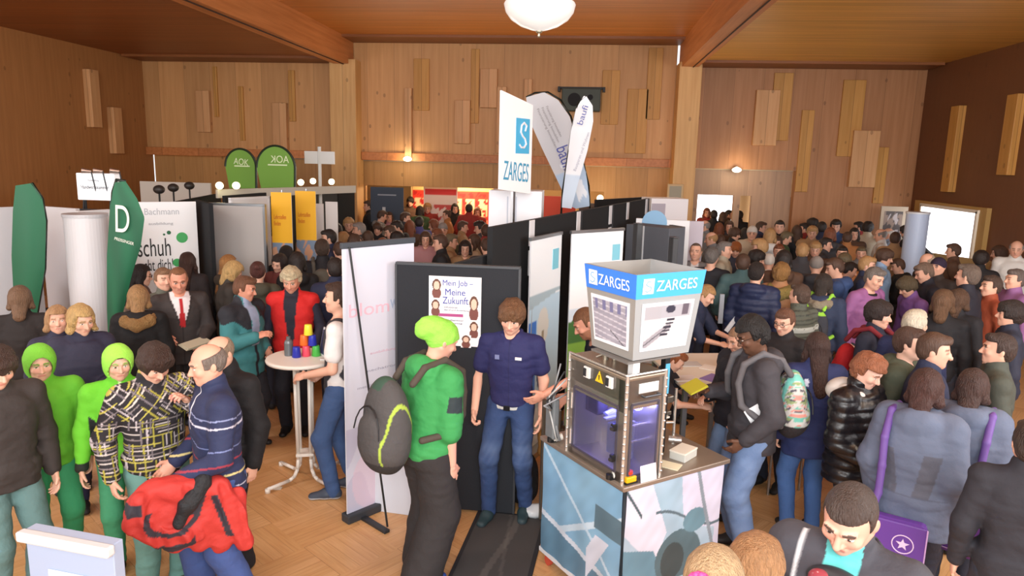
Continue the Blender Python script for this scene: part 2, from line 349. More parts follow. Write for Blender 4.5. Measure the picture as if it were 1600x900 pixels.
def head_shape(f, S, fine=True):
    s = f.s; R = f.R; c = f.hc; h = lambda x, y, z: c+R@(np.array([x, y, z])*s); w = .95 if f.fem else 1
    S.ell(h(0, .012, .028), np.array([.076*w, .094, .092])*s, R, .01)
    S.ell(h(0, -.022, -.03), np.array([.062*w, .068, .078])*s, R, .03)
    S.cap(h(0, -.062, -.088), h(0, -.055, -.086), .024*s*w, k=.03)
    S.cap(h(.03, -.03, -.075), h(.055*w, .01, -.04), .022*s, k=.025); S.cap(h(-.03, -.03, -.075), h(-.055*w, .01, -.04), .022*s, k=.025)
    S.cap(f.neck-f.T@np.array([0, 0, .05])*s, h(0, .015, -.05), .057*s*w, .052*s*w, .025)
    if fine:
        S.cap(h(0, -.083, .016), h(0, -.106, -.024), .008*s, .0125*s, .010)
        for x in (-1, 1):
            S.cap(h(x*.012, -.094, -.028), h(x*.013, -.09, -.028), .009*s, k=.006)
            S.ell(h(x*.031, -.092, .012), np.array([.017, .013, .010])*s, R, .012, 's')
            S.ell(h(x*.031, -.073, .010), np.array([.0135, .0125, .011])*s, R, .004)
            S.cap(h(x*.014, -.086, .031), h(x*.046, -.073, .031), .0085*s, k=.012)
            S.ell(h(x*.04, -.062, -.02), np.array([.022, .02, .02])*s, R, .02)
            S.ell(h(x*.079*w, .012, .0), np.array([.008, .019, .031])*s, R@rot('z', -18*x), .006)
        S.cap(h(-.019, -.083, -.052), h(.019, -.083, -.052), .0065*s, k=.008); S.cap(h(-.015, -.081, -.061), h(.015, -.081, -.061), .0075*s, k=.008)
        S.cap(h(-.02, -.099, -.0565), h(.02, -.099, -.0565), .004*s, k=.004, mode='s')
    else:
        S.cap(h(0, -.083, .016), h(0, -.106, -.024), .010*s, .0145*s, .012)
        for x in (-1, 1): S.ell(h(x*.079, .012, .0), np.array([.010, .019, .031])*s, R, .006); S.ell(h(x*.031, -.096, .012), np.array([.018, .014, .012])*s, R, .012, 's')
    return S
def hand_shape(f, i, S, curl=None, n=None):
    s = f.s*(.92 if f.fem else 1); sd = (1, -1)[i]; w = f.wr[i]; d = nrm(w-f.el[i]); cu = f.curl[i] if curl is None else curl
    n0 = np.array([-sd*1., 0, 0]) if d[2] < -.75 else np.array([-sd*.6, .0, -.8 if d[2] > -.3 else .25])
    n0 = n0-d*(n0@d); n0 = nrm(n0); t = sd*np.cross(n0, d)
    Rm = np.stack([t, n0, d], 1)
    S.ell(w+d*.052*s, np.array([.040, .0165, .052])*s, Rm, .01); S.cap(f.wr[i]-d*.05*s, w+d*.02*s, .026*s, .024*s, .012)
    for j, (o, L) in enumerate(((.030, .072), (.011, .080), (-.009, .074), (-.028, .058))):
        p = w+d*.088*s+t*o*s; a = cu*(1+.12*j)
        for q, (fr, rr) in enumerate(((.45, .0095), (.32, .0085), (.23, .0075))):
            an = math.radians(a*(.6+q*.75)); e = p+(d*math.cos(an)+n0*math.sin(an)+t*o*.8*(1-q/3))*L*fr*s; S.cap(p, e, rr*s, (rr-.0008)*s, .004); p = e
    b = w+d*.02*s+t*.028*s; m1 = b+(d*.032+t*.026+n0*.012)*s; m2 = m1+(d*.03+t*.004+n0*.016)*s
    S.cap(b, m1, .013*s, .011*s, .012); S.cap(m1, m2, .011*s, .009*s, .005); return S
def body_mesh(f, hb, hh, far=False, skin=(222, 172, 148), brow=(70, 50, 38), lip=(190, 105, 98), beard=None, eye=(60, 50, 45)):
    s = f.s; F_ = f.fat; S = Shape(); fem = f.fem
    t = np.array([-.02, .0, .10, .20, .30, .40, .46, .50])*s
    a = np.array([.138, .138, .128 if fem else .135, .137 if fem else .15, .155 if fem else .168, .158 if fem else .172, .13, .08])*F_; b = np.array([.10, .10, .09, .095, .108, .10, .08, .055])*F_
    S.loft(f.pel, f.T, t, a, b); S.ell(f.pel+np.array([0, .015, -.03])*s, np.array([.14, .095, .085])*F_, k=.03)
    for i in (0, 1):
        S.cap(f.tp((1, -1)[i]*.05, .01, .49), f.sh[i]+f.T@np.array([0, .01, .012]), .038*s, .045*s, .03)
        S.chain([f.sh[i], f.el[i], f.wr[i]], [.050*F_, .038*F_, .027*s], .02)
        S.chain([f.hp[i], f.kn[i]], [.082*F_, .052*F_], .03); S.chain([f.kn[i], (f.kn[i]*.65+f.an[i]*.35)+np.array([0, .012, 0]), f.an[i]], [.05*s, .05*s, .036*s], .02)
        S.cap(f.an[i]-np.array([0, -.02, .03])*s, f.an[i]+np.array([0, -.14, -.055])*s, .03*s, .022*s, .02)
    S.cap(f.neck-f.T@np.array([0, 0, .05])*s, f.neck+f.T@np.array([0, -.005, .05])*s, .058*s, .05*s, .03)
    parts = [S.build(hb)]
    parts.append(head_shape(f, Shape(), not far or hh < .0085).build(hh))
    for i in (0, 1): parts.append(hand_shape(f, i, Shape()).build(max(.0038, min(hh, .0065)) if not far else .0085))
    V, Q = join(parts); C = fill(skin, len(V)); q = f.hq(V); x, y, z = q.T; fr = (y < -.04) & (np.abs(z) < .12)
    C = mixc(C, (fr & (np.abs(x) < .021) & (z < -.050) & (z > -.064) & (y < -.076))*.55, lip)
    C = mixc(C, (fr & (((np.abs(x)-.035)/.014)**2+((z+.02)/.016)**2 < 1.6))*.16, (215, 120, 105))
    br = fr & (np.abs(x) > .013) & (np.abs(x) < .05) & (np.abs(z-.033+.25*(np.abs(x)-.03)**2*20) < .0058); C = mixc(C, br*.8, brow)
    if hh < .0085:
        ex = np.abs(x)-.031; e1 = fr & ((ex/.0135)**2+((z-.010)/.0062)**2 < 1) & (y < -.066); C = mixc(C, e1*.9, (232, 226, 220))
        C = mixc(C, (e1 & ((ex/.0055)**2+((z-.010)/.007)**2 < 1))*1., eye)
        C = mixc(C, (fr & (np.abs(ex) < .0145) & (np.abs(z-.0175) < .0025) & (y < -.066))*.75, brow)
    else:
        C = mixc(C, (fr & (np.abs(np.abs(x)-.031) < .014) & (np.abs(z-.010) < .008) & (y < -.06))*.6, (95, 70, 60))
    if beard is not None:
        C = mixc(C, ((np.abs(z+.075) < .06) & (y < .01) & ((z < -.03)) & (np.abs(x) < .08) & ~((np.abs(x) < .02) & (z > -.068) & (z < -.045)))*.6, beard)
    return V, Q, C
def hair_mesh(f, style, hh, seed=0):
    s = f.s; R = f.R; c = f.hc; h = lambda x, y, z: c+R@(np.array([x, y, z])*s); S = Shape(); w = .96 if f.fem else 1
    st = style; th = {'short': .013, 'crop': .006, 'mop': .026, 'long': .018, 'bob': .022, 'pony': .012, 'bun': .012, 'ring': .010, 'beanie': .014, 'slouch': .016, 'hood': .027, 'curly': .03, 'afro': .022, 'cap': .014, 'thin': .005}[st]
    base = np.array([.076*w+th, .094+th, .092+th])*s; S.ell(h(0, .012, .028), base, R, .01)
    if st in ('mop',): S.ell(h(0, -.045, .085), np.array([.068, .055, .035])*s, R, .02); S.ell(h(.05, -.03, .05), np.array([.035, .055, .045])*s, R, .02); S.ell(h(-.05, -.03, .05), np.array([.035, .055, .045])*s, R, .02); S.ell(h(0, .07, -.02), np.array([.07, .04, .06])*s, R, .02)
    if st in ('short', 'curly', 'afro', 'crop'): S.ell(h(0, .055, -.02), np.array([.066, .045, .055])*s+th*.5, R, .02)
    if st == 'curly': S.ell(h(0, -.02, .105), np.array([.07, .07, .04])*s, R, .02)
    if st == 'afro': S.ell(h(0, .02, .10), np.array([.065, .075, .05])*s, R, .02)
    if st == 'short': S.ell(h(.01, -.055, .095), np.array([.055, .035, .028])*s, R, .02)
    nz = (.005, 60)
    if st in ('long', 'bob'):
        L = -.30 if st == 'long' else -.12
        bk = c+R@(np.array([0, .055, -.02])*s); dn = f.T@np.array([0, .10 if st == 'long' else .06, L*1.0])*s
        S.cap(bk, bk+dn, .075*s, .055*s, .03, flat=(nrm(f.T@np.array([0, 1., 0])), 1.35))
        for x in (-1, 1):
            p = h(x*.066, -.005, .03); S.chain([p, h(x*.082, .0, -.07), p+f.T@(np.array([x*.03, -.03 if st == 'long' else 0., L*.9])*s)], [.028*s, .03*s, .02*s], .02)
    if st == 'pony': S.cap(h(0, .09, .03), h(0, .135, .02), .03*s, .026*s, .02); S.chain([h(0, .13, .02), h(0, .165, -.06), h(.01, .15, -.20)], [.028*s, .034*s, .012*s], .02)
    if st == 'bun': S.ell(h(0, .10, .075), np.array([.04, .035, .04])*s, R, .01)
    if st == 'slouch': S.ell(h(0, .075, .065), np.array([.085, .10, .07])*s, R, .03); S.ell(h(0, .15, .03), np.array([.06, .055, .065])*s, R, .04)
    if st == 'cap': S.ell(h(0, -.10, .062), np.array([.065, .065, .012])*s, R, .01)
    if st == 'hood':
        S.ell(h(0, .03, -.05), np.array([.088, .085, .10])*s, R, .04)
    def cut(P):
        x, y, z = (((P-c.astype(f4))@R.astype(f4))/s).T
        if st in ('beanie', 'slouch', 'cap'):
            zl = .045-(.16 if st == 'slouch' else .12)*np.clip(y+.08, 0, .16)/.16*(.75 if st != 'cap' else .4); return (zl-z)*s
        if st == 'hood':
            o = np.sqrt((x/.070)**2+((z+.022)/.104)**2)-1; return np.minimum(-o*.06, .015-y)*s
        if st == 'ring':
            a = np.maximum(np.where(z > -.01, -.035-y, .008-y), -z-.07); b = z-.064-.12*(y-.02); return np.maximum(a, b)*s
        hl = .066+.12*np.abs(x)**1.0*0
        if st == 'mop': hl = .030+.012*np.sin(x*60+seed)
        if st in ('thin',): hl = .088
        if st in ('long', 'bob', 'pony', 'bun'): hl = .070
        a = hl-z; yb = .012-.35*np.clip(z, 0, .08); lowz = {'long': -9, 'bob': -9, 'pony': -.07}.get(st, -.075)
        b = np.maximum(yb-y, lowz-z)
        if st in ('long', 'bob'): b = np.minimum(b, np.maximum(.052-np.abs(x), np.maximum(y*-1-.055, z-.09)))
        if st == 'mop': b = np.minimum(b, np.maximum(np.maximum(.045-np.abs(x), -.03-z), -y-.06))
        if st not in ('long', 'bob', 'mop'):
            ear = np.sqrt((y-.008)**2+(z+.002)**2)-.024; b = np.maximum(b, np.where(np.abs(x) > .05, -ear, -1))
        sb = np.maximum(np.maximum(.062-np.abs(x), -.02-y), -z-.01)
        return np.minimum(np.minimum(a, b), sb)*s
    S.cut.append(cut)
    am = {'short': .004, 'crop': .0015, 'mop': .007, 'long': .005, 'bob': .005, 'curly': .010, 'afro': .006, 'beanie': .002, 'slouch': .004, 'hood': .003, 'thin': .002}.get(st, .003)*s
    return S.build(hh, am, 70 if st != 'long' else 45, seed)
def jacket_mesh(f, h, e=.022, hem=.82, sleeve='long', collar=None, amp=.005, freq=26, seed=0, flare=0, vest=False, puff=False):
    s = f.s; F_ = f.fat; S = Shape(); fem = f.fem; S.fold = .9
    t = np.array([-.03, .0, .10, .20, .30, .40, .455, .485])*s
    a = (np.array([.150, .150, .136 if fem else .145, .145 if fem else .158, .160 if fem else .172, .160 if fem else .172, .128, .09]))*F_+e
    b = (np.array([.105, .105, .102, .105, .115, .104, .082, .065]))*F_+e
    if fem: b[3:5] += .012; a[0:2] += .01
    S.loft(f.pel, f.T, t, a, b, k=.03, sq=2.25)
    if hem < .94:
        zz = np.array([hem-.95, (hem-.95)*.5, .02])*s; ww = (.165 if fem else .155)*F_+e+flare*s
        S.loft(f.pel+np.array([0, .0, 0]), np.eye(3), zz, np.array([ww, (ww+.155*F_+e)/2, .152*F_+e]), np.array([.118*F_+e+flare*.6*s, .115*F_+e, .106*F_+e]), np.array([.005, .01, .0])*s, k=.05, rnd=.012, sq=2.25)
    for i in (0, 1):
        sd = (1, -1)[i]
        S.cap(f.tp(sd*.055, .008, .475), f.sh[i]+f.T@np.array([0, .008, .008]), .045*s+e*.5, .055*s+e*.6, .04)
        if vest: continue
        ext = 1.0 if sleeve == 'long' else 0
        if sleeve == 'long': S.chain([f.sh[i], f.el[i], f.wr[i]+(f.el[i]-f.wr[i])*.06], [.055*F_+e*.7, .045*F_+e*.75, .034*F_+e*.55], .03)
        elif sleeve == 'elbow': S.chain([f.sh[i], f.el[i]+(f.wr[i]-f.el[i])*.12], [.055*F_+e*.7, .052*F_+e*.7], .03)
        elif sleeve == 'short': S.cap(f.sh[i], f.sh[i]*.38+f.el[i]*.62, .056*F_+e*.7, .060*F_+e*.7, .03)
    if collar == 'stand': S.cap(f.tp(0, .012, .46), f.tp(0, -.0, .545), .075*s+e*.3, .068*s+e*.3, .025)
    if collar == 'hood':
        S.ell(f.tp(0, .105, .475), np.array([.135, .075, .085])*s, f.T@rot('x', 20), .035); S.chain([f.tp(-.085, .05, .50), f.tp(-.085, -.04, .485), f.tp(-.03, -.095, .43)], [.04*s, .034*s, .022*s], .03); S.chain([f.tp(.085, .05, .50), f.tp(.085, -.04, .485), f.tp(.03, -.095, .43)], [.04*s, .034*s, .022*s], .03)
    if collar == 'shirt':
        for x in (-1, 1): S.chain([f.tp(x*.012, .075, .53), f.tp(x*.062, .035, .525), f.tp(x*.058, -.04, .505), f.tp(x*.025, -.085, .465)], [.014*s]*4, .012)
    if amp:
        pass
    V, Q = S.build(h, amp, freq, seed)
    if puff:
        g = np.abs(np.sin((f.tq(V)[:, 2])*math.pi/.075)); n_ = V-f.tp(0, 0, .2); n_[:, 2] = 0; n_ /= np.linalg.norm(n_, axis=1)[:, None]+1e-6; V = V+n_*(g[:, None]-.5)*.012
    return V, Q
def trouser_mesh(f, h, e=.012, baggy=0, amp=.004, seed=0, top=1.0):
    s = f.s; F_ = f.fat; S = Shape(); S.fold = 1.2
    S.loft(f.pel, np.eye(3), np.array([-.12, -.05, (top-.95)])*s, np.array([.15, .158, .142])*F_+e, np.array([.105, .112, .10])*F_+e, np.array([.015, .015, .005])*s, k=.05)
    for i in (0, 1):
        k2 = f.kn[i]; an = f.an[i]; S.chain([f.hp[i], k2], [.086*F_+e, .062*F_+e+baggy*.6], .035); S.chain([k2, an+np.array([0, .008, -.02])*s], [.062*F_+e+baggy*.6, .046*F_+e+baggy], .03)
    V, Q = S.build(h, amp, 22, seed)
    # creases gather at knee and ankle
    return V, Q
def shoe_mesh(f, i, h):
    s = f.s; sd = (1, -1)[i]; an = f.an[i]; z = an[2]-.085*s; S = Shape(); o = np.array([an[0], an[1], z])
    p = lambda x, y, zz: o+np.array([sd*x, y, zz])*s
    S.cap(p(0, .035, .042), p(.0, -.05, .045), .042*s, .045*s, .02); S.cap(p(0, -.05, .04), p(.012, -.15, .026), .044*s, .038*s, .03, flat=((0, 0, 1), 1.3)); S.cap(p(0, .02, .05), p(0, .0, .105), .042*s, .042*s, .02)
    S.cut.append(lambda P: (z+.004)-P[:, 2]); return S.build(h)
_PC = {}
def origin_to(o, base):
    """move the object's origin to base (in parent space) keeping the shape in place"""
    me = o.data; n = len(me.vertices); v = np.empty(n*3, np.float32); me.vertices.foreach_get('co', v); v = v.reshape(-1, 3)-np.asarray(base, f4); me.vertices.foreach_set('co', v.ravel()); me.update()
    o.matrix_world = o.matrix_world @ Matrix.Translation(Vector([float(x) for x in base]))
SPOTS = []
def free(g):
    if g[0] < XL+.4 or g[0] > XR-.4: return -1
    if abs(g[1]-YW) < .75 and not (-4.9 < g[0] < .3 and abs(g[1]-YW) > .0) and not (2.6 < g[0] < 3.2): return -1
    if g[1] > YW and not (-5.2 < g[0] < 1.2 or 2.4 < g[0] < 4.8): return -1
    return min([math.hypot(g[0]-a, g[1]-b) for a, b in SPOTS], default=9)
def place(px, py, mk, face, H=None, at=None):
    """mk(H) gives (fig, head top); people who would stand inside one another are taller or shorter, so nearer or further along the same line of sight"""
    best = None
    for dh in ((0,) if at is not None else (0, .03, -.03, .06, -.06, .09, -.09, .12, -.12, .15, -.15)):
        tp_ = mk(H+dh)
        if at is not None: g = np.array([at[0], at[1], 0.])
        else: g = atz(px, py, tp_[2]+.012)
        th = math.atan2(-g[0], g[1])+math.radians(face); c, s_ = math.cos(th), math.sin(th)
        if at is None: g = g-np.array([c*tp_[0]-s_*tp_[1], s_*tp_[0]+c*tp_[1], 0])
        d = free(g)
        if best is None or d > best[0]+.02: best = (d, g, th, dh)
        if d > .44: best = (d, g, th, dh); break
    d, g, th, dh = best; g[2] = 0; SPOTS.append((g[0], g[1])); return Matrix.Translation((g[0], g[1], 0)) @ Matrix.Rotation(th, 4, 'Z'), g, H+dh
PEOPLE = []
def person(label, px, py, face=0, H=1.75, at=None, lean=0, side=0, head=(0, 0, 0), arms=('hang', 'hang'), feet=((.1, 0), (-.1, 0)), fat=1, fem=False, twist=0, curl=(35, 35), drop=0,
           skin=(226, 176, 152), hair='short', hc=(70, 50, 36), jc=(40, 42, 50), je=.022, hem=.84, sleeve='long', collar='stand', jamp=.005, jfreq=26, jcol=None, flare=0, vest=False, puff=False, jrough=.8,
           tc=(45, 50, 65), te=.012, baggy=0, tcol=None, sc=(30, 30, 32), sole=None, beard=None, glasses=False, group=None, q=1.0, name='person', jname='jacket', hname=None, extra=None, seed=None, inner=None, lip=(190, 105, 98), top=1.0):
    mk = lambda h_: Fig(h_, lean, side, head, arms, feet, fat, fem, twist, curl, drop); M, g, H = place(px, py, lambda h_: mk(h_).top, face, H, at); f = mk(H)
    D = float(np.linalg.norm(g[:2]-CP[:2])); seed = len(PEOPLE)*1.37+1 if seed is None else seed
    root = empty(name, label, 'person', group, M); hh = max(.0042, D*.00115)*q; hb = max(.009, D*.0022)*q; hj = max(.0070, D*.0017)*q
    brow = tuple(np.array(hc)*.7)
    V, Q, C = body_mesh(f, hb, hh, skin=skin, brow=brow, beard=beard, lip=lip)
    mesh_obj('body', V, Q, mat(None, .5, spec=.35), root, True, C)
    if hair:
        V, Q = hair_mesh(f, hair, max(hh, .005), seed)
        if len(Q):
            cloth = hair in ('beanie', 'slouch', 'hood', 'cap')
            mesh_obj(hname or {'beanie': 'beanie', 'slouch': 'beanie', 'hood': 'hood', 'cap': 'cap'}.get(hair, 'hair'), V, Q, mat(hc, .85, bump=.3, bscale=120) if cloth else mat(hc, .55, bump=1.0, bscale=34, kind='hair', var=.5), root)
        if hair == 'hood': pass
    if inner is not None:
        V, Q = jacket_mesh(f, hj, .006, .88, 'long' if not vest else 'long', 'stand', .002, 20, seed); mesh_obj('shirt', V, Q, mat(inner, .8, bump=.2), root)
    V, Q = jacket_mesh(f, hj, je, hem, sleeve, collar, jamp, jfreq, seed, flare, vest, puff)
    if jcol is not None: mesh_obj(jname, V, Q, mat(None, jrough, bump=.45, bscale=14), root, True, jcol(V, f))
    else: mesh_obj(jname, V, Q, mat(jc, jrough, bump=.45, bscale=14), root)
    V, Q = trouser_mesh(f, hj*1.1, te, baggy, .004, seed, top)
    if tcol is not None: mesh_obj('trousers', V, Q, mat(None, .85, bump=.3, bscale=30), root, True, tcol(V, f))
    else: mesh_obj('trousers', V, Q, mat(tc, .85, bump=.3, bscale=30), root)
    for i in (0, 1):
        V, Q = shoe_mesh(f, i, .008 if D < 6 else .013); z = V[:, 2]
        if sole is not None: mesh_obj('shoe', V, Q, mat(None, .6), root, True, mixc(fill(sc, len(V)), z < .024, sole))
        else: mesh_obj('shoe', V, Q, mat(sc, .6), root)
    if glasses:
        b = MB(); h = lambda x, y, z: Vector((f.hc+f.R@(np.array([x, y, z])*f.s)).tolist())
        for x in (-1, 1):
            pts = [h(x*.034+.021*math.cos(a*math.pi/6), -.099, .008+.015*math.sin(a*math.pi/6)) for a in range(13)]; b.tube(pts, .0018, 6)
            b.cyl(h(x*.055, -.097, .012), h(x*.082, .0, .012), .0016, n=6)
        b.cyl(h(-.013, -.1, .01), h(.013, -.1, .01), .0018, n=6); b.build('glasses', mat((25, 22, 22), .4), root)
    PEOPLE.append((root, f, M)); 
    if extra: extra(root, f, M)
    return root, f, M
# ---------------------------------------------------------------- the hall
YW = 16.0; XL, XR = -10.3, 7.0; ZS, ZC = 4.89, 5.34; CX0, CX1 = -5.69, -5.1; DX0, DX1 = 1.87, 2.33
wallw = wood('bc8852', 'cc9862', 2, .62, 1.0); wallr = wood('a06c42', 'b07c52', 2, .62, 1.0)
loww = wood('ae7e46', 'bd8c54', 2, .7, 1.2); ceilw = wood('aa621c', 'c0742a', 0, .14, .8, .45, knots=False, gap=.10)
beamw = wood('b06a34', 'c88048', 1, .9, 1.1, .5, knots=False); colw = wood('c8985c', 'd8ac70', 2, .9, 1.3, .55)
def struct(name, b, m, smooth=False): return tag(b.build(name, m, smooth=smooth), kind='structure')
def mat_floor():
    m = bpy.data.materials.new('parquet'); m.use_nodes = True; nt = m.node_tree; b = nt.nodes['Principled BSDF']; N = nt.nodes.new; L = nt.links.new
    tc = N('ShaderNodeTexCoord'); mp = N('ShaderNodeMapping'); mp.inputs['Rotation'].default_value = (0, 0, math.radians(38)); L(tc.outputs['Object'], mp.inputs[0])
    ck = N('ShaderNodeTexChecker'); ck.inputs['Scale'].default_value = 2.1; L(mp.outputs[0], ck.inputs[0])
    outs = []
    for r in (0, 90):
        m2 = N('ShaderNodeMapping'); m2.inputs['Rotation'].default_value = (0, 0, math.radians(38+r)); L(tc.outputs['Object'], m2.inputs[0])
        bk = N('ShaderNodeTexBrick'); bk.inputs['Scale'].default_value = 1.0; bk.inputs['Brick Width'].default_value = .476; bk.inputs['Row Height'].default_value = .0794; bk.inputs['Mortar Size'].default_value = .0012; bk.offset = 0
        bk.inputs['Color1'].default_value = (*lin('cc9c68'), 1); bk.inputs['Color2'].default_value = (*lin('d6a876'), 1); bk.inputs['Mortar'].default_value = (*lin('a87c50'), 1); L(m2.outputs[0], bk.inputs[0])
        m3 = N('ShaderNodeMapping'); m3.inputs['Scale'].default_value = (2, 26, 1); L(m2.outputs[0], m3.inputs[0]); n = N('ShaderNodeTexNoise'); n.inputs['Scale'].default_value = 2; n.inputs['Detail'].default_value = 5; L(m3.outputs[0], n.inputs[0])
        mx = N('ShaderNodeMixRGB'); mx.blend_type = 'SOFT_LIGHT'; mx.inputs[0].default_value = .5; L(bk.outputs[0], mx.inputs[1]); L(n.outputs[0], mx.inputs[2]); outs.append(mx)
    mm = N('ShaderNodeMixRGB'); L(ck.outputs['Fac'], mm.inputs[0]); L(outs[0].outputs[0], mm.inputs[1]); L(outs[1].outputs[0], mm.inputs[2]); L(mm.outputs[0], b.inputs['Base Color'])
    n = N('ShaderNodeTexNoise'); n.inputs['Scale'].default_value = 1.2; L(tc.outputs['Object'], n.inputs[0]); mr = N('ShaderNodeMapRange'); mr.inputs[3].default_value = .25; mr.inputs[4].default_value = .5; L(n.outputs[0], mr.inputs[0]); L(mr.outputs[0], b.inputs['Roughness'])
    return m
struct('floor', MB().box((-1.5, 8, -.05), (24, 26, .1)), mat_floor())
# back wall: three bays with openings; upper field stands proud of the recessed lower band
zl = 2.72; zo = 2.14
b = MB(); b.box(((XL+CX0)/2, YW+.1, (ZS+zl)/2), (CX0-XL, .2, ZS-zl)); struct('wall_back', b, wallw)
b = MB(); b.box(((CX0+DX0)/2, YW+.1, (ZC+zl)/2), (DX0-CX0, .2, ZC-zl)); struct('wall_back_middle', b, wallw)
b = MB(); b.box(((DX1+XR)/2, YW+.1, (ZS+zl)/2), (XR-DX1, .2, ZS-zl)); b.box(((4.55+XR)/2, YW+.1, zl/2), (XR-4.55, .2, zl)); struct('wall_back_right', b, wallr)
b = MB(); b.box(((XL-5.1)/2, YW+.3, zl/2), (-5.1-XL, .12, zl)); b.box(((-5.1+DX0)/2, YW+.3, (zl+zo)/2), (DX0+5.1, .12, zl-zo)); b.box((1.2, YW+.3, zo/2), (1.5, .12, zo)); struct('wall_back_lower', b, loww)
b = MB(); b.box(((2.34+4.55)/2, YW+.3, (zl+zo)/2), (4.55-2.34, .12, zl-zo)); b.box((2.44, YW+.3, zo/2), (.2, .12, zo)); b.box((4.14, YW+.3, zo/2), (.85, .12, zo)); b.box((3.4, YW+.3, zo/2), (.14, .12, zo)); struct('wall_back_doorway', b, wood('a08068', 'b08e72', 2, .6, 1.2))
for n_, (a_, b_) in enumerate(((XL, CX0), (CX0+.6, DX0))): struct('trim_%d' % (n_+1), MB().box(((a_+b_)/2, YW-.04, zl+.09), (b_-a_, .09, .18), bev=.01), beamw)
struct('wall_column_left', MB().box(((CX0+CX1)/2, YW-.15, ZS/2), (CX1-CX0, .5, ZS), bev=.01), colw)
struct('wall_column_right', MB().box(((DX0+DX1)/2, YW-.25, ZS/2), (DX1-DX0, .6, ZS), bev=.01), colw)
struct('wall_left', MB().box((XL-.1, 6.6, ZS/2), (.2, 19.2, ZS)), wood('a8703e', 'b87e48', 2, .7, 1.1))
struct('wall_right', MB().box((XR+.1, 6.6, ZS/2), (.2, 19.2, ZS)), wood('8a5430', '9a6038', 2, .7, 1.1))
bx = (-5.42, 2.08)
def boards(x0, x1, z, y0, y1, col): return MB().box(((x0+x1)/2, (y0+y1)/2, z+.06), (x1-x0, y1-y0, .12)).build('ceiling', col)
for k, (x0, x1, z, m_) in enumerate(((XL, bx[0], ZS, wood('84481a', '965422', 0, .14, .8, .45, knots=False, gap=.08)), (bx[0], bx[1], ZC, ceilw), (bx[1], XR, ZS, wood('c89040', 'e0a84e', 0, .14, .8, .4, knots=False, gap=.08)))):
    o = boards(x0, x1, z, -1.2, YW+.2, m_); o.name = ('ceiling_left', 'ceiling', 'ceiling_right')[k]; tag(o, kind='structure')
    struct('trim_%d' % (k+4), MB().box(((x0+x1)/2, YW-.42, z-.025), (x1-x0-.1, .8, .05)), wood('7c4820', '8c5428', 0, .3, .8, .5, knots=False))
for k, x in enumerate(bx):
    b = MB(); b.prism([(0, ZC+.05), (0, ZS-.03), (.12, ZS-.1), (YW-.05, ZS-.1), (YW-.05, ZC+.05)], -.17, .17, Matrix(((0, 0, 1, x), (1, 0, 0, 0), (0, 1, 0, 0), (0, 0, 0, 1))))
    b2 = struct('trim_beam_%d' % (k+1), b, beamw)
    struct('trim_beam_strip_%d' % (k+1), MB().box((x+.06, YW/2, ZS-.11), (.012, YW-.4, .02)), mat('3a2010'))
# raised timber blocks
blk = wood('c6915e', 'd2a06e', 2, .9, 1.4); blk2 = wood('b98238', 'c8924a', 2, .9, 1.4)
BL = [('middle', (634, 645, 138, 246, 0), (647, 671, 92, 173, 1), (712, 735, 157, 225, 0), (737, 748, 77, 193, 1), (752, 777, 108, 169, 0), (778, 790, 136, 240, 0), (820, 831, 124, 160, 0), (942, 965, 110, 195, 1), (981, 1008, 139, 240, 1), (1014, 1030, 75, 187, 1)),
      ('left', (309, 333, 142, 207, 0), (333, 343, 104, 183, 1), (373, 384, 135, 220, 1), (428, 452, 161, 235, 0), (451, 463, 110, 190, 1)),
      ('right', (1181, 1210, 141, 228, 0), (1210, 1230, 114, 220, 1), (1253, 1260, 172, 300, 1), (1318, 1340, 125, 245, 1), (1332, 1363, 204, 293, 0), (1372, 1378, 230, 318, 1))]
ordn = ['first', 'second', 'third', 'fourth', 'fifth', 'sixth', 'seventh', 'eighth', 'ninth', 'tenth']
for bay, *L_ in BL:
    for i, (x0, x1, y0, y1, kd) in enumerate(L_):
        a = aty(x0, y0, YW); c = aty(x1, y1, YW); d = .06 if kd else .13
        o = MB().box((0, 0, 0), (c[0]-a[0], d, a[2]-c[2]), bev=.008).build('timber_block', blk2 if kd else blk); o.location = ((a[0]+c[0])/2, YW-d/2+.01, (a[2]+c[2])/2)
        tag(o, '%s timber block on the %s bay of the back wall, %s from the left' % (('pale', 'darker')[kd], bay, ordn[i]), 'wall block', 'timber blocks on the hall walls')
for (x0, y0, y1) in ((143, 109, 199), (180, 168, 240)):
    a = aty(x0, y0, YW); t_ = (XL+.1)/a[0]; P = CP+(a-CP)*t_; a2 = CP+(aty(x0, y1, YW)-CP)*t_
    o = MB().box((0, 0, 0), (.16, .28, P[2]-a2[2]), bev=.008).build('timber_block', blk); o.location = (XL+.07, P[1], (P[2]+a2[2])/2)
    tag(o, 'pale upright timber block on the left side wall, %s' % ('nearer to the window side' if x0 < 160 else 'lower one close to the corner'), 'wall block', 'timber blocks on the hall walls')
for (y_, z_, h_) in ((14.4, 3.2, 1.6), (12.6, 3.4, 1.3)):
    o = MB().box((0, 0, 0), (.14, .3, h_), bev=.008).build('timber_block', blk2); o.location = (XR-.06, y_, z_); tag(o, 'amber upright timber block on the right side wall, %s' % ('beside the corner' if y_ > 14 else 'nearer the front'), 'wall block', 'timber blocks on the hall walls')
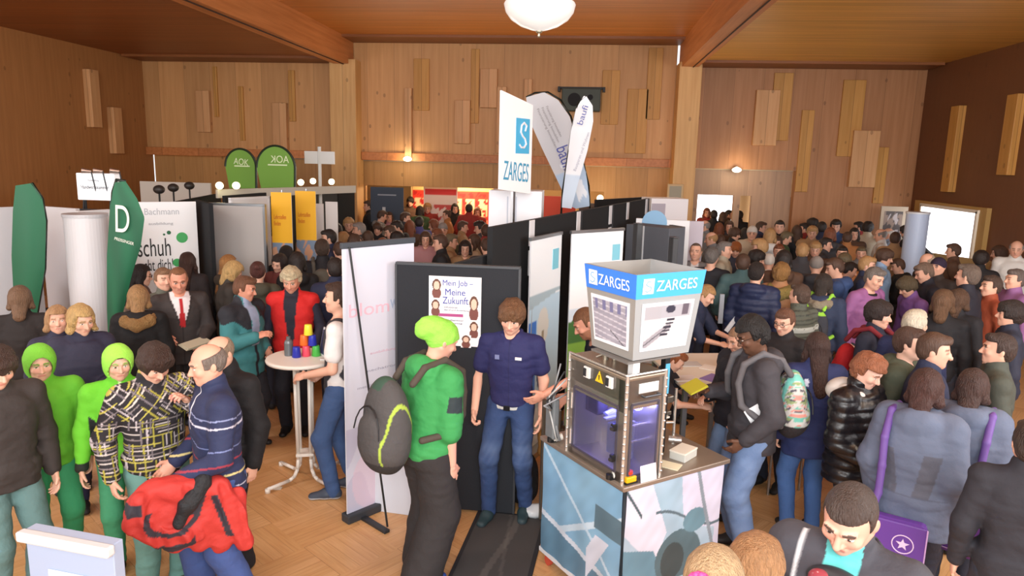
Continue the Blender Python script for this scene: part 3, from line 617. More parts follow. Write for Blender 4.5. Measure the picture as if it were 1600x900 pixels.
# wall lights
def wall_light(px, py, label):
    P = aty(px, py, YW-.12); r = empty('wall_light', label, 'lamp', 'small lights under the timber field', Matrix.Translation(P.tolist()))
    MB().cyl((0, .12, 0), (0, -.02, 0), .05, n=16).build('bracket', mat('d8d0c0', .4), r); MB().sph((0, -.02, -.02), .1, (1, .8, .55)).build('glass_shade', mat('fff4d8', emis=5), r, smooth=True)
    l = bpy.data.lights.new('wall_light_bulb', 'POINT'); l.energy = 12; l.color = (1, .85, .6); l.shadow_soft_size = .08; o = bpy.data.objects.new('bulb_light', l); COL.objects.link(o); o.location = (0, -.2, -.05); o.parent = r
wall_light(637, 247, 'small glowing wall light under the timber field, left of the tall white sign'); wall_light(1151, 264, 'small glowing wall light above the doorway on the right')
# pendant lamp
P = atz(843, 22, 4.45)
r = empty('pendant_lamp', 'white opal glass bowl lamp with a brass finial under the ceiling', 'lamp', None, Matrix.Translation((P[0], P[1], 4.45)))
R_ = .40
MB().lathe([(.015, -.19), (.10, -.17), (.22, -.13), (.33, -.06), (.39, .02), (.41, .10), (.40, .12)], 40).build('glass_bowl', mat('f6f6f2', .25, emis=.35), r, smooth=True)
MB().lathe([(0, -.26), (.012, -.255), (.02, -.235), (.012, -.215), (.035, -.20), (.04, -.185), (0, -.18)], 16).build('finial', mat('c8c0a8', .3, .8), r, smooth=True)
MB().cyl((0, 0, -.18), (0, 0, ZC-4.45), .012).cyl((0, 0, ZC-4.45-.03), (0, 0, ZC-4.45), .08, n=24).build('rod', mat('c8c0a8', .3, .8), r)
# loudspeaker bracket / box on the wall
a = aty(874, 138, YW); c = aty(942, 177, YW); w = c[0]-a[0]; hgt = a[2]-c[2]
r = empty('wall_loudspeaker', 'dark loudspeaker box on a black wall bracket behind the white feather flags', 'loudspeaker', None, Matrix.Translation(((a[0]+c[0])/2, YW, c[2])))
MB().box((0, -.16, hgt/2), (w*.86, .28, hgt*.92), bev=.02).build('cabinet', mat('3c443c', .6), r)
MB().cyl((-w*.15, -.31, hgt*.5), (-w*.15, -.29, hgt*.5), .14, n=24).cyl((w*.2, -.31, hgt*.6), (w*.2, -.29, hgt*.6), .06, n=20).build('speaker_cone', mat('15161a', .8), r)
MB().box((0, -.1, hgt), (w, .05, .05)).box((-w/2, -.1, hgt-.03), (.05, .2, .1)).box((w/2, -.1, hgt-.03), (.05, .2, .1)).build('bracket', mat('202224', .6), r)
# rooms beyond the openings
struct('floor_beyond', MB().box((-1.5, 20.4, -.06), (14, 7.2, .1)), mat('b09070', .5))
struct('wall_beyond', MB().box((-1.5, 20.6, 1.5), (14, .1, 3)), mat('c9a87c', .8)); struct('ceiling_beyond', MB().box((-1.5, 18.4, 2.75), (14, 4.4, .1)), mat('d8cbb0', .8))
for x in (-8.4, 5.4): struct('wall_beyond_side_%d' % (1 if x < 0 else 2), MB().box((x, 18.4, 1.4), (.1, 4.4, 2.8)), mat('c9a87c', .8))
def ptlight(name, loc, e, col=(1, .8, .5), r=.15):
    l = bpy.data.lights.new(name, 'POINT'); l.energy = e; l.color = col; l.shadow_soft_size = r; o = bpy.data.objects.new(name, l); COL.objects.link(o); o.location = loc
ptlight('foyer_light', (-3.2, 17.8, 2.3), 90); ptlight('foyer_light', (-1.6, 18.2, 2.3), 60); ptlight('foyer_light', (1.0, 17.8, 2.3), 40)
# bright windows seen through the right doorway
def window(n, p0, p1, z0, z1, e=2.2):
    M = frame(p0, p1, z0); w = dist(p0, p1); h = z1-z0; r = MB().box((w/2, h, 0), (w+.08, .06, .06)).box((w/2, 0, 0), (w+.08, .06, .06)).box((0, h/2, 0), (.06, h, .06)).box((w, h/2, 0), (.06, h, .06)).build('window_%d' % n, mat('e8e0d0', .5), M=M)
    tag(r, kind='structure'); MB().box((w/2, h/2, -.01), (w, h, .01)).build('pane', mat('f4f8ff', .2, emis=e), r)
window(1, (3.0, 20.4), (4.3, 20.4), .9, 2.3); window(2, (4.7, 20.4), (5.25, 20.4), .4, 2.3)
# red shop stand in the foyer
r = empty('red_stand', 'red and white display stand under warm lights in the foyer opening', 'display stand', None, frame((-4.55, 18.6), (-1.55, 18.6), 0))
MB().box((1.5, 1.1, -.05), (3.1, 2.2, .08)).build('back_panel', mat('e8c890', .6), r)
def fst(u, v):
    C = fill((232, 60, 44), len(u)); k = np.floor(u*9); C = mixc(C, (np.abs(u*9-k-.5) < .34) & (v > .25) & (v < .8), (244, 214, 170)); C = mixc(C, (vn(u*60, v*26) > .60), (190, 30, 30)); C = mixc(C, v > .9, (255, 210, 140)); return C
paint('graphics', 0, .2, 3.1, 1.95, 90, fst, r, .0, .6)
MB().box((1.5, .45, .5), (2.2, .9, .5), bev=.02).build('counter', mat('c83830', .6), r)
r = empty('red_banner', 'red roll-up banner in front of the foyer stand', 'banner', None, frame((-2.2, 17.0), (-1.85, 17.0), 0)); MB().box((.2, 1.0, 0), (.4, 2.0, .015)).build('cloth', mat('b8282a', .6), r); MB().box((.2, .03, 0), (.46, .06, .15)).build('foot', mat('888888', .4, .8), r)
r = empty('blue_banner', 'dark blue-grey roll-up banner with a pale stripe in the foyer opening', 'banner', None, frame((-4.72, 15.4), (-4.05, 15.4), 0)); MB().box((.37, 1.07, 0), (.75, 2.14, .015)).build('cloth', mat('3c4a5c', .6), r); MB().box((.3, .95, .012), (.07, 1.5, .006)).build('stripe', mat('c8ccd0', .6), r); MB().box((.37, .03, 0), (.8, .06, .18)).build('foot', mat('888888', .4, .8), r); MB().box((.37, 1.97, .012), (.42, .03, .004)).build('header_line', mat('98a2ae', .6), r)
r = empty('photo_banner', 'white and red banner with photographs beside the foyer stand', 'banner', None, frame((-3.95, 17.3), (-3.15, 17.3), 0)); MB().box((.42, 1.05, 0), (.85, 2.1, .015)).build('cloth', mat('e6dcd6', .6), r)
paint('print', .03, .1, .79, 1.95, 30, lambda u, v: mixc(mixc(fill((228, 214, 208), len(u)), v > .93, (200, 40, 40)), (vn(u*9, v*16, 2) > .52) & (v < .8), (196, 70, 66)), r, .012)
# ---------------------------------------------------------------- left booths
white = mat('eceef0', .6); black = mat('1c1e22', .9, bump=.2, bscale=90); alu = mat('b8bcc0', .35, .9); grey = mat('b4b2b0', .8); dark = mat('24272c', .7)
def pb(name, label, cat, px0, py0, px1, py1, z, z0, m, th=.03, group=None, framem=None, kind=None):
    """upright board whose top edge runs through two pixels at height z"""
    a, c = atz(px0, py0, z), atz(px1, py1, z); return board(name, label, cat, a, c, z0, z, m, th, group, kind, framem=framem)
def pc(D0, px0, px1, py0, py1, D1=None):
    """upright rectangle between pixels at a ground distance: returns p0,p1,z0,z1"""
    D1 = D1 or D0; A = aty(px0, py0, D0); B = aty(px1, py0, D1); z1 = A[2]; z0 = aty(px0, py1, D0)[2]; return A, B, max(z0, 0), z1
# black partition behind the left stands
pb('black_partition', 'long black exhibition wall behind the white job banner on the left', 'partition wall', 232, 323, 345, 302, 2.1, 0, black, .05)
pb('black_partition', 'black exhibition wall between the job banner and the grey partition', 'partition wall', 304, 312, 326, 318, 2.2, 0, black, .05)
pb('black_partition', 'black exhibition wall running on behind the yellow posters', 'partition wall', 352, 306, 552, 290, 2.2, 0, black, .05)
pb('white_partition', 'white wall panel left of the green letter flag', 'partition wall', 122, 330, 172, 327, 2.15, 0, mat('dcdde0', .7), .05)
_a, _c = aty(218, 283, 13), aty(328, 282, 13); board('white_partition', 'tall white board standing behind the left stands under the timber wall', 'partition wall', _a, _c, 0, _a[2], mat('d4cec4', .8), .05)
o, w, h = pb('job_banner', 'white job banner with green dots and black words on the left stand', 'banner', 176, 316, 306, 315, 2.2, 0, mat('eef1f4', .6), .04)
blackm = mat('16181c', .6); gr = mat('3aa85a', .5)
text('schuh', w*.25, h*.70, w*.40, h*.10, blackm, o); text('sucht dich!', w*.22, h*.62, w*.45, h*.065, blackm, o); text('Bachmann', w*.36, h*.93, w*.42, h*.035, mat('b8bcc4'), o); text('ausbildung', w*.40, h*.87, w*.3, h*.018, mat('a0a4ac'), o)
for (u, v, rr) in ((.80, .80, .072), (.72, .66, .055), (.64, .83, .026), (.58, .82, .014)): MB().cyl((w*u, h*v, .001), (w*u, h*v, .006), w*rr, n=32).build('green_dot', gr if rr > .03 else mat('2c6a48'), o)
o, w, h = pb('grey_partition', 'plain grey partition wall in an aluminium frame beside the yellow posters', 'partition wall', 320, 318, 412, 321, 2.15, 0, mat('bab6b4', .85), .04, framem=alu)
pb('white_partition', 'white framed wall panel behind the grey partition', 'partition wall', 362, 311, 420, 308, 2.2, 0, mat('e4e4e4', .7), .04, framem=white)
pb('white_counter_front', 'white stand wall with small spotlights below the two green arched flags', 'partition wall', 340, 296, 556, 290, 2.27, 2.14, mat('c8c4b8', .7), .05)
for i, (x0, x1, y0) in enumerate(((423, 455, 300), (461, 493, 298))):
    a, c = aty(x0, y0, 9.0+.4*i), aty(x1, y0, 9.0+.4*i); zt_ = a[2]; zz = zt_-1.05; o = board('poster_banner', 'yellow topped hanging poster, %s of the two by the grey partition' % ('left' if i == 0 else 'right'), 'poster', a, c, zz, zt_, white, .01, 'yellow topped posters')[0]
    w = dist(a, c); h = zt_-zz; MB().cyl((w/2, -zz, -.03), (w/2, h+.03, -.03), .012).build('stand_pole', alu, o)
    paint('print', 0, 0, w, h, 30, lambda u, v: mixc(mixc(fill((120, 140, 165), len(u)), vn(u*7, v*12, i) > .52, (200, 150, 120)), v > .36, (236, 178, 34)), o, .004); text('Lehrstellen\nfinden', w*.12, h*.58, w*.6, h*.14, mat('c86420'), o, .008)
for i, (x0, x1, y0) in enumerate(((492, 503, 318), (510, 525, 315))): board('paper_poster', 'narrow white poster panel, %s of the two beside the signpost pole' % ('left one' if i == 0 else 'right one'), 'poster', aty(x0-2, y0, 9.9), aty(x1+2, y0, 9.9), 0, aty(x0, y0, 9.9)[2], mat('d8d4d2'), .02, 'small white posters')
pb('black_partition', 'black exhibition wall with open side at the end of the left stands', 'partition wall', 528, 292, 554, 291, 2.2, 0, mat('0e0f12', .95), .05)
# arched green flags
def arch_flag(px, pytop, pybot, pw, label, flip, D=11.8):
    a, c, z0, z1 = pc(D, px-pw/2, px+pw/2, pytop, pybot); w = dist(a, c); h = z1-z0; r = empty('arched_flag', label, 'flag', 'green arched flags', frame(a, c, z0))
    n = 24; pts = [(w/2-w/2*math.cos(math.pi*i/n), h-.5*w*1.1+.5*w*1.1*math.sin(math.pi*i/n)) for i in range(n+1)]
    poly = [(w*.1, 0)]+pts+[(w*.98, 0)]; MB().prism(poly[::-1], -.006, .006).build('flag_cloth', mat('6c9c34', .6), r); MB().tube([(x, y, 0) for x, y in poly[1:]]+[(w*.98, 0, 0)], .02, 6).build('flag_pole', mat('1a2a18', .5), r)
    tx = mat('dce8c0'); text('AOK', w*(.85 if flip else .28), h*.62, w*.48, h*.16, tx, r, .01, 0 if flip else -6, sx=-1 if flip else 1); MB().box((w*.55, h*.57, .01), (w*.5, .02, .004)).build('underline', tx, r)
arch_flag(375, 232, 294, 48, 'smaller green arched flag on the left stand wall', False); arch_flag(430, 227, 296, 60, 'larger green arched flag with mirrored lettering on the left stand wall', True, 11.5)
for i, (x, y) in enumerate(((343, 290), (369, 290), (470, 285), (489, 283), (518, 284))):
    P = atz(x, y, 2.33); r = empty('stand_spotlight', 'small bright spotlight on the left stand wall, %s from the left' % ordn[i], 'lamp', 'spotlights on the left stand wall', Matrix.Translation(P.tolist()))
    MB().cyl((0, .12, -.04), (0, 0, 0), .012).build('arm', mat('303030'), r); MB().sph((0, 0, 0), .055).build('lamp_head', mat('fff0b8', emis=6), r, smooth=True)
# signpost
a = aty(499, 240, 12.3); r = empty('signpost', 'white signpost with two blank boards on a thin pole above the stands', 'signpost', None, Matrix.Translation((a[0], a[1], 0)))
MB().cyl((0, 0, 0), (0, 0, a[2]+.12), .03).build('pole', mat('d8d8d6', .5), r); zt = a[2]
for s_, wd in ((-1, .24), (1, .27)): MB().box((s_*wd/2+s_*.02, -.03, zt-.07), (wd, .03, .22), bev=.004).build('sign_board', mat('dfe0e0', .6), r)
# lit sign, lamps, round column, green letter flag
a, c, z0, z1 = pc(8.4, 118, 178, 270, 312); r = empty('lit_sign', 'white lit sign box on the stand roof at far left', 'sign', None, frame(a, c, z0)); w = dist(a, c); h = z1-z0
MB().box((w/2, h/2, -.06), (w, h, .12), bev=.01).build('sign_box', mat('f2f4f6', .5, emis=.35), r); text('Handwerkskammer', w*.12, h*.42, w*.72, h*.14, mat('6a7078'), r, .004); text('Ausbildung', w*.3, h*.68, w*.3, h*.1, mat('9aa0a8'), r, .004)
MB().box((w*.5, -h*.38, -.02), (w*1.05, .03, .03)).cyl((w*.1, -h*.75, 0), (w*.1, 0, -.04), .01).cyl((w*.8, -h*.75, 0), (w*.8, 0, -.04), .01).cyl((w*.1, -z0, -.06), (w*.1, 0, -.06), .02).cyl((w*.9, -z0, -.06), (w*.9, 0, -.06), .02).build('bracket', mat('222428'), r)
for i, x in enumerate((250, 272, 297)):
    P = atz(x, 323-(x-232)*.186, 2.1); q = empty('dark_spotlight', "small dark spotlight on the black wall behind the job banner, %s from left" % ordn[i], 'lamp', 'dark spotlights', Matrix.Translation(P.tolist())); MB().cyl((0, 0, -.02), (0, 0, .16), .012).build('stem', mat('202020'), q); MB().sph((0, 0, .2), .075, (1, 1, .8)).build('lamp_head', mat('2c2826', .5), q, smooth=True)
for i, x in enumerate((139, 157, 183)):
    P = aty(x, 268, 8.35); q = empty('clip_spotlight', 'chrome clip spotlight above the lit sign, %s from the left' % ordn[i], 'lamp', 'clip spotlights', Matrix.Translation(P.tolist())); MB().cyl((-.06, -.05, .01), (.03, 0, 0), .035, .02).build('lamp_head', mat('e0d8d0', .25, .9), q); MB().cyl((.03, 0, 0), (.03, .06, -.26), .008).build('arm', mat('404448'), q)
P = aty(148, 328, 7); x_, y_ = atz(148, 332, 2.15)[:2]; r = empty('round_column_banner', 'tall white cylindrical display column at far left beside the green flag', 'display column', None, Matrix.Translation((x_, y_-.15, 0)))
MB().cyl((0, 0, 0), (0, 0, 2.12), .20, n=40).build('column_body', mat('d6d7dc', .5), r, smooth=False); MB().cyl((0, 0, 2.12), (0, 0, 2.15), .21, n=40).build('column_cap', mat('c0c2c8', .4), r)
def feather(name, label, pts, D, colm, pole, group=None, D2=None, cat='flag'):
    """leaf shaped cloth flag: outline pixels at distance D (D2 for the lower end)"""
    ys = [p[1] for p in pts]; y0, y1 = min(ys), max(ys); W3 = [aty(x, y, D+((D2 or D)-D)*(y-y0)/(y1-y0)) for x, y in pts]; o0 = W3[-1]
    a0 = np.array([min(p[0] for p in W3), W3[0][1], 0]); lo = min(p[2] for p in W3)
    return W3
def flag_mesh(name, label, edgeL, edgeR, D, fn, polepts, floor_px=None, group=None, bulge=.05, rows=60):
    """cloth between two pixel polylines (left and right edge) at distance D; fn(u,v) colours it"""
    L_ = np.array(edgeL, float); R2 = np.array(edgeR, float)
    tl = np.linspace(0, 1, rows+1)
    def samp(E): 
        s_ = np.concatenate([[0], np.cumsum(np.hypot(*np.diff(E, axis=0).T))]); s_ /= s_[-1]; return np.stack([np.interp(tl, s_, E[:, 0]), np.interp(tl, s_, E[:, 1])], 1)
    A, B = samp(L_), samp(R2); nc = 24; V = []; U = []; Vv = []
    for i in range(rows+1):
        for j in range(nc+1):
            u = j/nc; px, py = A[i]*(1-u)+B[i]*u; V.append(aty(px, py, D-bulge*math.sin(math.pi*u)*math.sin(math.pi*tl[i]))); U.append(u); Vv.append(1-tl[i])
    V = np.array(V); fz = 0; base = aty(*(floor_px or polepts[-1]), D); M = Matrix.Translation((base[0], base[1], 0)); V = V-np.array([base[0], base[1], 0])
    i, j = np.meshgrid(np.arange(rows), np.arange(nc), indexing='ij'); a = (i*(nc+1)+j).ravel(); Fc = np.stack([a, a+nc+1, a+nc+2, a+1], 1)
    r = empty(name, label, 'flag', group, M); o = mesh_obj('flag_cloth', V, Fc, mat(None, .6), r, True, fn(np.array(U), np.array(Vv)))
    pp = [aty(x, y, D+.012)-np.array([base[0], base[1], 0]) for x, y in polepts]; e = pp[-1].copy()
    b = MB().tube([p.tolist() for p in pp], .014, 8); b.cyl(e.tolist(), (0, 0, .02), .016); b.build('flag_pole', mat('16201c', .4), r, smooth=True)
    MB().box((0, 0, .012), (.5, .05, .024)).box((0, 0, .012), (.05, .5, .024)).cyl((0, 0, 0), (0, 0, .1), .03).build('cross_foot', mat('3a3e44', .4, .7), r)
    return r, M
g = (20, 92, 62)
r, M = flag_mesh('feather_flag', 'dark green feather flag with a white letter D', [(178, 285), (172, 320), (167, 400), (167, 480), (170, 560)], [(196, 283), (214, 310), (226, 340), (220, 385), (206, 430), (192, 490), (186, 560)], 6.45,
          lambda u, v: fill(g, len(u))*(1+.06*np.sin(u*9+v*14))[:, None], [(196, 283), (182, 281), (176, 300), (171, 400), (172, 560)], (176, 620), 'green feather flags')
P = aty(187, 361, 6.45); Mi = (M.inverted() @ Vector(P.tolist())); mw = mat('dfe6dc', .6)
text('D', Mi.x, Mi.z, .14, .26, mw, r, ('up', Mi.y-.06), -4); text('PREISSINGER', Mi.x-.02, Mi.z-.08, .2, .03, mw, r, ('up', Mi.y-.06), -14)
r2, M2 = flag_mesh('feather_flag', 'dark green feather flag further left beyond the white wall panel', [(24, 290), (20, 330), (18, 400), (22, 480), (34, 540)], [(50, 286), (66, 310), (72, 345), (70, 420), (58, 490), (50, 540)], 6.4, lambda u, v: fill(g, len(u)), [(50, 286), (66, 310), (72, 345), (70, 420), (58, 490), (54, 545)], (58, 620), 'green feather flags')
pb('white_partition', 'white wall panel at the far left edge behind the second green flag', 'partition wall', 60, 322, 118, 326, 2.15, 0, mat('cfd0d4', .7), .05)
pb('white_partition', 'pale wall panel at the left end of the hall', 'partition wall', -30, 325, 56, 322, 2.2, 0, mat('b8bac0', .7), .05)
# small sign stand bottom left, near the camera
a = atz(122, 842, 1.05); c = atz(176, 852, 1.05); d_ = np.array([c[0]-a[0], c[1]-a[1]]); a2 = a[:2]-d_*1.6
o, w, h = board('info_stand', 'blue-white info stand with a pale top rail at the bottom left corner', 'sign stand', a2, c, .02, 1.05, mat('a8b8d4', .5), .06)
MB().box((w/2, h-.02, .02), (w+.02, .05, .05), bev=.01).build('top_rail', mat('d8dce0', .3), o); MB().box((w*.55, h-.24, .004), (w*.62, .12, .006), bev=.003).build('name_plate', white, o); text('KARRIERE', w*.34, h-.265, w*.5, .045, mat('b04050'), o, .01)
MB().box((w/2, -.01, 0), (w+.05, .02, .35)).build('foot', mat('888c90', .4, .7), o)
# ---------------------------------------------------------------- centre booths
steel = mat('b4ada6', .32, .85, bump=.03, bscale=6); steel2 = mat('d4d4d2', .25, .8); zbl = mat('3c8ee0', .5); zb2 = mat('4ab4e8', .45); wht = mat('e2e4ea', .5); blk_ = mat('15171a', .5)
o, w, h = pb('black_pinboard', 'large black pinboard holding the white job poster behind the man in the blue shirt', 'pinboard', 620, 412, 811, 420, 2.0, .02, mat('23262c', .9, bump=.15, bscale=120), .04)
b = MB(); b.box((w/2, h+.004, -.02), (w+.02, .018, .05)); b.box((-.006, h/2, -.02), (.016, h, .05)); b.box((w+.006, h/2, -.02), (.016, h, .05)); b.build('frame', mat('484a4e', .5, .5), o)
PB = o
# job poster, a thing of its own pinned to the board
p0, p1 = atz(672, 431, 1.93), atz(753, 434, 1.93); o = MB().box((.19, -.27, .002), (.405, .54, .003)).build('job_poster', mat('f2f0f2', .5), M=PB.matrix_world @ Matrix.Translation((.265, 1.90, .003)))
tag(o, 'white job poster with blue headline and small portraits pinned to the black board', 'poster'); bl = mat('34409c', .6)
text('Mein Job –', .095, -.085, .235, .058, bl, o, .005); text('Meine', .115, -.145, .155, .05, bl, o, .005); text('Zukunft', .095, -.212, .20, .055, bl, o, .005)
for s_, x, y, ww in (('Infobörse', .11, -.245, .10), ('Beruf und Ausbildung', .11, -.268, .19), ('Kolbermoor', .13, -.345, .13), ('Samstag', .13, -.37, .12)): text(s_, x, y, ww, .013, mat('5a5c78'), o, .005)
MB().box((.16, -.30, .0045), (.19, .022, .003)).build('pink_bar', mat('b04c86', .6), o)
def portrait(u, v, hc=(96, 58, 42)):
    C = fill((242, 240, 242), len(u)); C = mixc(C, ((u-.5)/.42)**2+((v-.25)/.3)**2 < 1, (120, 70, 62)); C = mixc(C, ((u-.5)/.4)**2+((v-.68)/.3)**2 < 1, hc); C = mixc(C, ((u-.5)/.27)**2+((v-.64)/.22)**2 < 1, (232, 190, 168)); return C
for i, (x, y, ww, hh) in enumerate(((.005, -.17, .085, .15), (.0, -.31, .08, .13), (.295, -.33, .085, .19), (.30, -.47, .08, .13), (.24, -.55, .08, .1))): paint('portrait', x, y, ww, hh, 18, portrait, o, .0045+.0003*i)
# second black panel meeting it at right
pb('black_partition', 'short black exhibition wall between the pinboard and the long black wall', 'partition wall', 716, 411, 771, 396, 2.0, 0, black, .04)
# long black wall
Pn, Pf = atz(770, 355, 2.25), atz(1015, 310, 2.25)
o, w, h = board('black_partition', 'long black exhibition wall running from the white sign tower towards the back', 'partition wall', Pn, Pf, 0, 2.25, mat('17191c', .9, bump=.1, bscale=90), .05)
for i, px in enumerate((831, 904, 954, 981, 1010)):
    best = min(np.linspace(0, 1, 400), key=lambda t: abs(((lambda v: 800+FPX*(v@RT)/(v@FW))(Pn*(1-t)+Pf*t-CP))-px)); x = best*w
    for k, (z_, hh) in enumerate(((h-.12, .2), (h-.40, .2))):
        if i in (3, 4) and k == 1: continue
        MB().box((x, z_, .006), (.13, hh+.04, .008), bev=.002).build('paper_label', mat('dcdce0', .6), o)
    if i in (1, 2, 4): MB().box((x+.12, h/2, .003), (.03, h, .012)).build('wall_post', mat('2c2e32', .5), o)
# end panel turning towards the viewer on the left of the long wall
# white tower with the sign
A, B, z0, z1 = pc(7.7, 764, 847, 297, 420); z0 = 0
o, w, h = board('white_tower', 'white cabinet tower standing behind the long black wall', 'display tower', A, B, 0, z1, mat('dfe3ea', .5), .45)
MB().box((w*.52, h*.55, .002), (.012, h*.85, .006)).box((w*.36, h*.55, .002), (.012, h*.85, .006)).build('seam', mat('b4bccb', .5), o)
A, B, z0, z1 = pc(7.6, 781, 833, 150, 298); A0 = aty(784, 141, 7.0); B0 = aty(833, 161, 7.5); z0 = aty(783, 296, 7.0)[2]
M = frame(A0, B0, z0); w = dist(A0, B0); h1 = A0[2]-z0; h2 = B0[2]-z0
o = MB().prism([(0, 0), (w, -.06), (w*1.0, h2-.02), (0, h1)], -.02, 0).build('brand_sign', mat('f6f7f9', .5, emis=0), M=M); tag(o, 'tall white sign with a blue emblem above the white tower', 'sign')
MB().box((w*.68, h1*.56, .003), (w*.44, h1*.37, .004)).build('emblem', mat('4fb0dc', .5), o)
q = [(.56, .47), (.62, .44), (.72, .44), (.78, .48), (.74, .53), (.66, .56), (.6, .6), (.62, .67), (.7, .7), (.78, .67), (.74, .61)]; MB().tube([(w*x, h1*(y+.0), .008) for x, y in q], .011, 6).build('emblem_line', wht, o)
text('ZARGES', w*.09, h1*.10, w*.80, h1*.20, mat('4a9cc0', .5), o, .004, -4); MB().box((w*.5, -.25, -.03), (.04, .9, .03)).build('mast', alu, o)
# feather flags
fl = lambda u, v: mixc(mixc(fill((206, 208, 214), len(u)), (v < .33), (176, 200, 226)), (vn(u*5, v*9, 3) > .6) & (v < .4), (232, 238, 246))
r, M = flag_mesh('feather_flag', 'broad white feather flag leaning behind the white sign', [(822, 152), (826, 185), (846, 230), (870, 280), (890, 322), (900, 326)], [(850, 144), (872, 156), (890, 182), (903, 225), (916, 270), (922, 322)], 10.7, fl, [(822, 152), (836, 145), (856, 144), (876, 156), (892, 182), (908, 240), (920, 290), (922, 330)], (921, 420), 'white feather flags', .04)
P = M.inverted() @ Vector(aty(880, 222, 10.6).tolist()); bl2 = mat('4a55a4', .6); text('baufi', P.x-.1, P.z-.1, .34, .18, bl2, r, ('up', P.y-.06), -68)
for k in range(3): P = M.inverted() @ Vector(aty(838+k*7, 172-k*2, 10.6).tolist()); text('Finanzierung Immobilien', P.x, P.z, .62-.07*k, .045, mat('807f86'), r, ('up', P.y-.06), -62)
def fl2(u, v): C = fill((238, 243, 249), len(u)); C = mixc(C, v < .3, (205, 222, 240)); return C
r, M = flag_mesh('feather_flag', 'slender white feather flag crossing in front of the broad one', [(912, 150), (900, 170), (892, 205), (886, 250), (880, 300), (877, 324)], [(916, 150), (926, 165), (927, 190), (918, 235), (905, 280), (893, 326)], 10.1, fl2, [(916, 150), (904, 160), (895, 195), (887, 245), (879, 300), (877, 330)], (877, 420), 'white feather flags', .03)
P = M.inverted() @ Vector(aty(910, 196, 10).tolist()); text('baufi', P.x, P.z, .26, .08, mat('5c68b4'), r, ('up', P.y-.05), 74); P = M.inverted() @ Vector(aty(901, 268, 10).tolist()); text('Bausparen und Wohnen', P.x, P.z, .55, .05, mat('a4a8bc'), r, ('up', P.y-.05), 72)
# roll-up with faint print
a, c = atz(534, 380, 2.18), atz(646, 371, 2.18)
def roll(u, v):
    C = fill((204, 206, 220), len(u)); n_ = vn(u*4, v*6, 1)
    C = mixc(C, (v < .34)*.5, (196, 196, 214)); C = mixc(C, ((v < .34) & (n_ > .55))*.5, (172, 170, 196)); C = mixc(C, ((u-.3)**2/.05+(v-.12)**2/.012 < 1)*.5, (222, 190, 206)); return C
r = empty('rollup_banner', 'tall white roll-up banner with faint pink lettering and a diagonal black pole', 'roll-up banner', None, frame(a, c, 0)); w = dist(a, c)
MB().box((w/2, 1.09, 0), (w, 2.12, .008)).build('banner_cloth', wht, r); paint('print', 0, .04, w, 2.11, 60, roll, r, .006)
for (x, y, ww, hh, ro, cc, s_) in ((.05, 1.62, .40, .10, 0, 'dcb4c4', 'blom'), (.46, 1.64, .22, .11, 0, 'a8b4cc', 'wick'), (.25, 1.30, .4, .025, 0, 'd0b0c0', 'ausbildung zum'), (.2, 1.17, .45, .022, 0, 'a8a8b8', 'mechatroniker'), (.12, 1.05, .52, .022, 0, 'a8a8b8', 'metallbau und technik'), (.25, .84, .4, .02, 0, 'c0b0bc', 'komm ins team'), (.22, .76, .42, .02, 0, 'b4b4c4', 'bewirb dich jetzt')): text(s_, x*w/.72, y, ww*w/.72, hh, mat(cc), r, .008, ro)
MB().box((w/2, 2.16, 0), (w+.02, .045, .03), bev=.005).build('top_rail', mat('3a4048', .5), r)
MB().box((w/2, .035, -.0), (w+.04, .07, .10), bev=.01).build('base_box', mat('30343a', .5), r); MB().cyl((.05, 2.15, .02), (.16, .02, .30), .008).build('support_pole', mat('16181a', .4), r)
MB().box((.12, .012, .18), (.05, .024, .34), bev=.004).box((w-.1, .012, .18), (.05, .024, .34), bev=.004).build('foot', mat('26282c', .5), r)
a = atz(583, 803, 0); c = atz(648, 812, 0); board('low_white_panel', 'low pale panel on the floor between the roll-up banner and the pinboard', 'panel', a+np.array([0, .05, 0]), c+np.array([0, .05, 0]), 0, .42, mat('d2d6e0', .6), .03)
# roll-ups on the long wall
def ladder(u, v):
    C = fill((186, 214, 232), len(u)); C = mixc(C, v > .72, (236, 243, 248)); C = mixc(C, (v > .68) & (v < .74) & (v > .68+.05*u), (168, 190, 200)); C = mixc(C, (v < .62) & (v > .28) & (u < .24), (70, 120, 200)); C = mixc(C, (v < .2), (216, 230, 240))
    C = mixc(C, (((u-.45)/.18)**2+((v-.58)/.09)**2 < 1), (214, 214, 208)); C = mixc(C, (((u-.45)/.16)**2+((v-.36)/.09)**2 < 1)*.8, (58, 66, 100)); C = mixc(C, (((u-.45)/.06)**2+((v-.36)/.04)**2 < 1)*.8, (150, 60, 60)); C = mixc(C, (np.abs(u-.45) < .03) & (v > .35) & (v < .56), (150, 140, 120)); return C
a, c = atz(829, 374, 2.1), atz(877, 364, 2.1); r = empty('rollup_banner', 'roll-up banner with a blue workshop photograph leaning on the long black wall', 'roll-up banner', None, frame(a, c, 0)); w = dist(a, c)
MB().box((w/2, 1.05, 0), (w, 2.1, .012)).build('banner_cloth', wht, r); paint('print', 0, .03, w, 2.07, 40, ladder, r, .008); MB().box((w*.80, 1.86, .01), (w*.2, .2, .004)).build('emblem', mat('7cc8dc', .5), r); MB().box((w/2, 2.1, 0), (w+.02, .03, .03)).build('top_rail', alu, r); MB().box((w/2, .03, 0), (w+.04, .06, .2)).build('base_box', alu, r); MB().cyl((-.03, 0, .05), (.1, 2.08, -.02), .008).build('support_pole', alu, r)
a, c = atz(893, 363, 2.1), atz(974, 358, 2.1); r = empty('rollup_banner', 'white roll-up banner with a green meadow strip behind the display machine', 'roll-up banner', None, frame(a, c, 0)); w = dist(a, c)
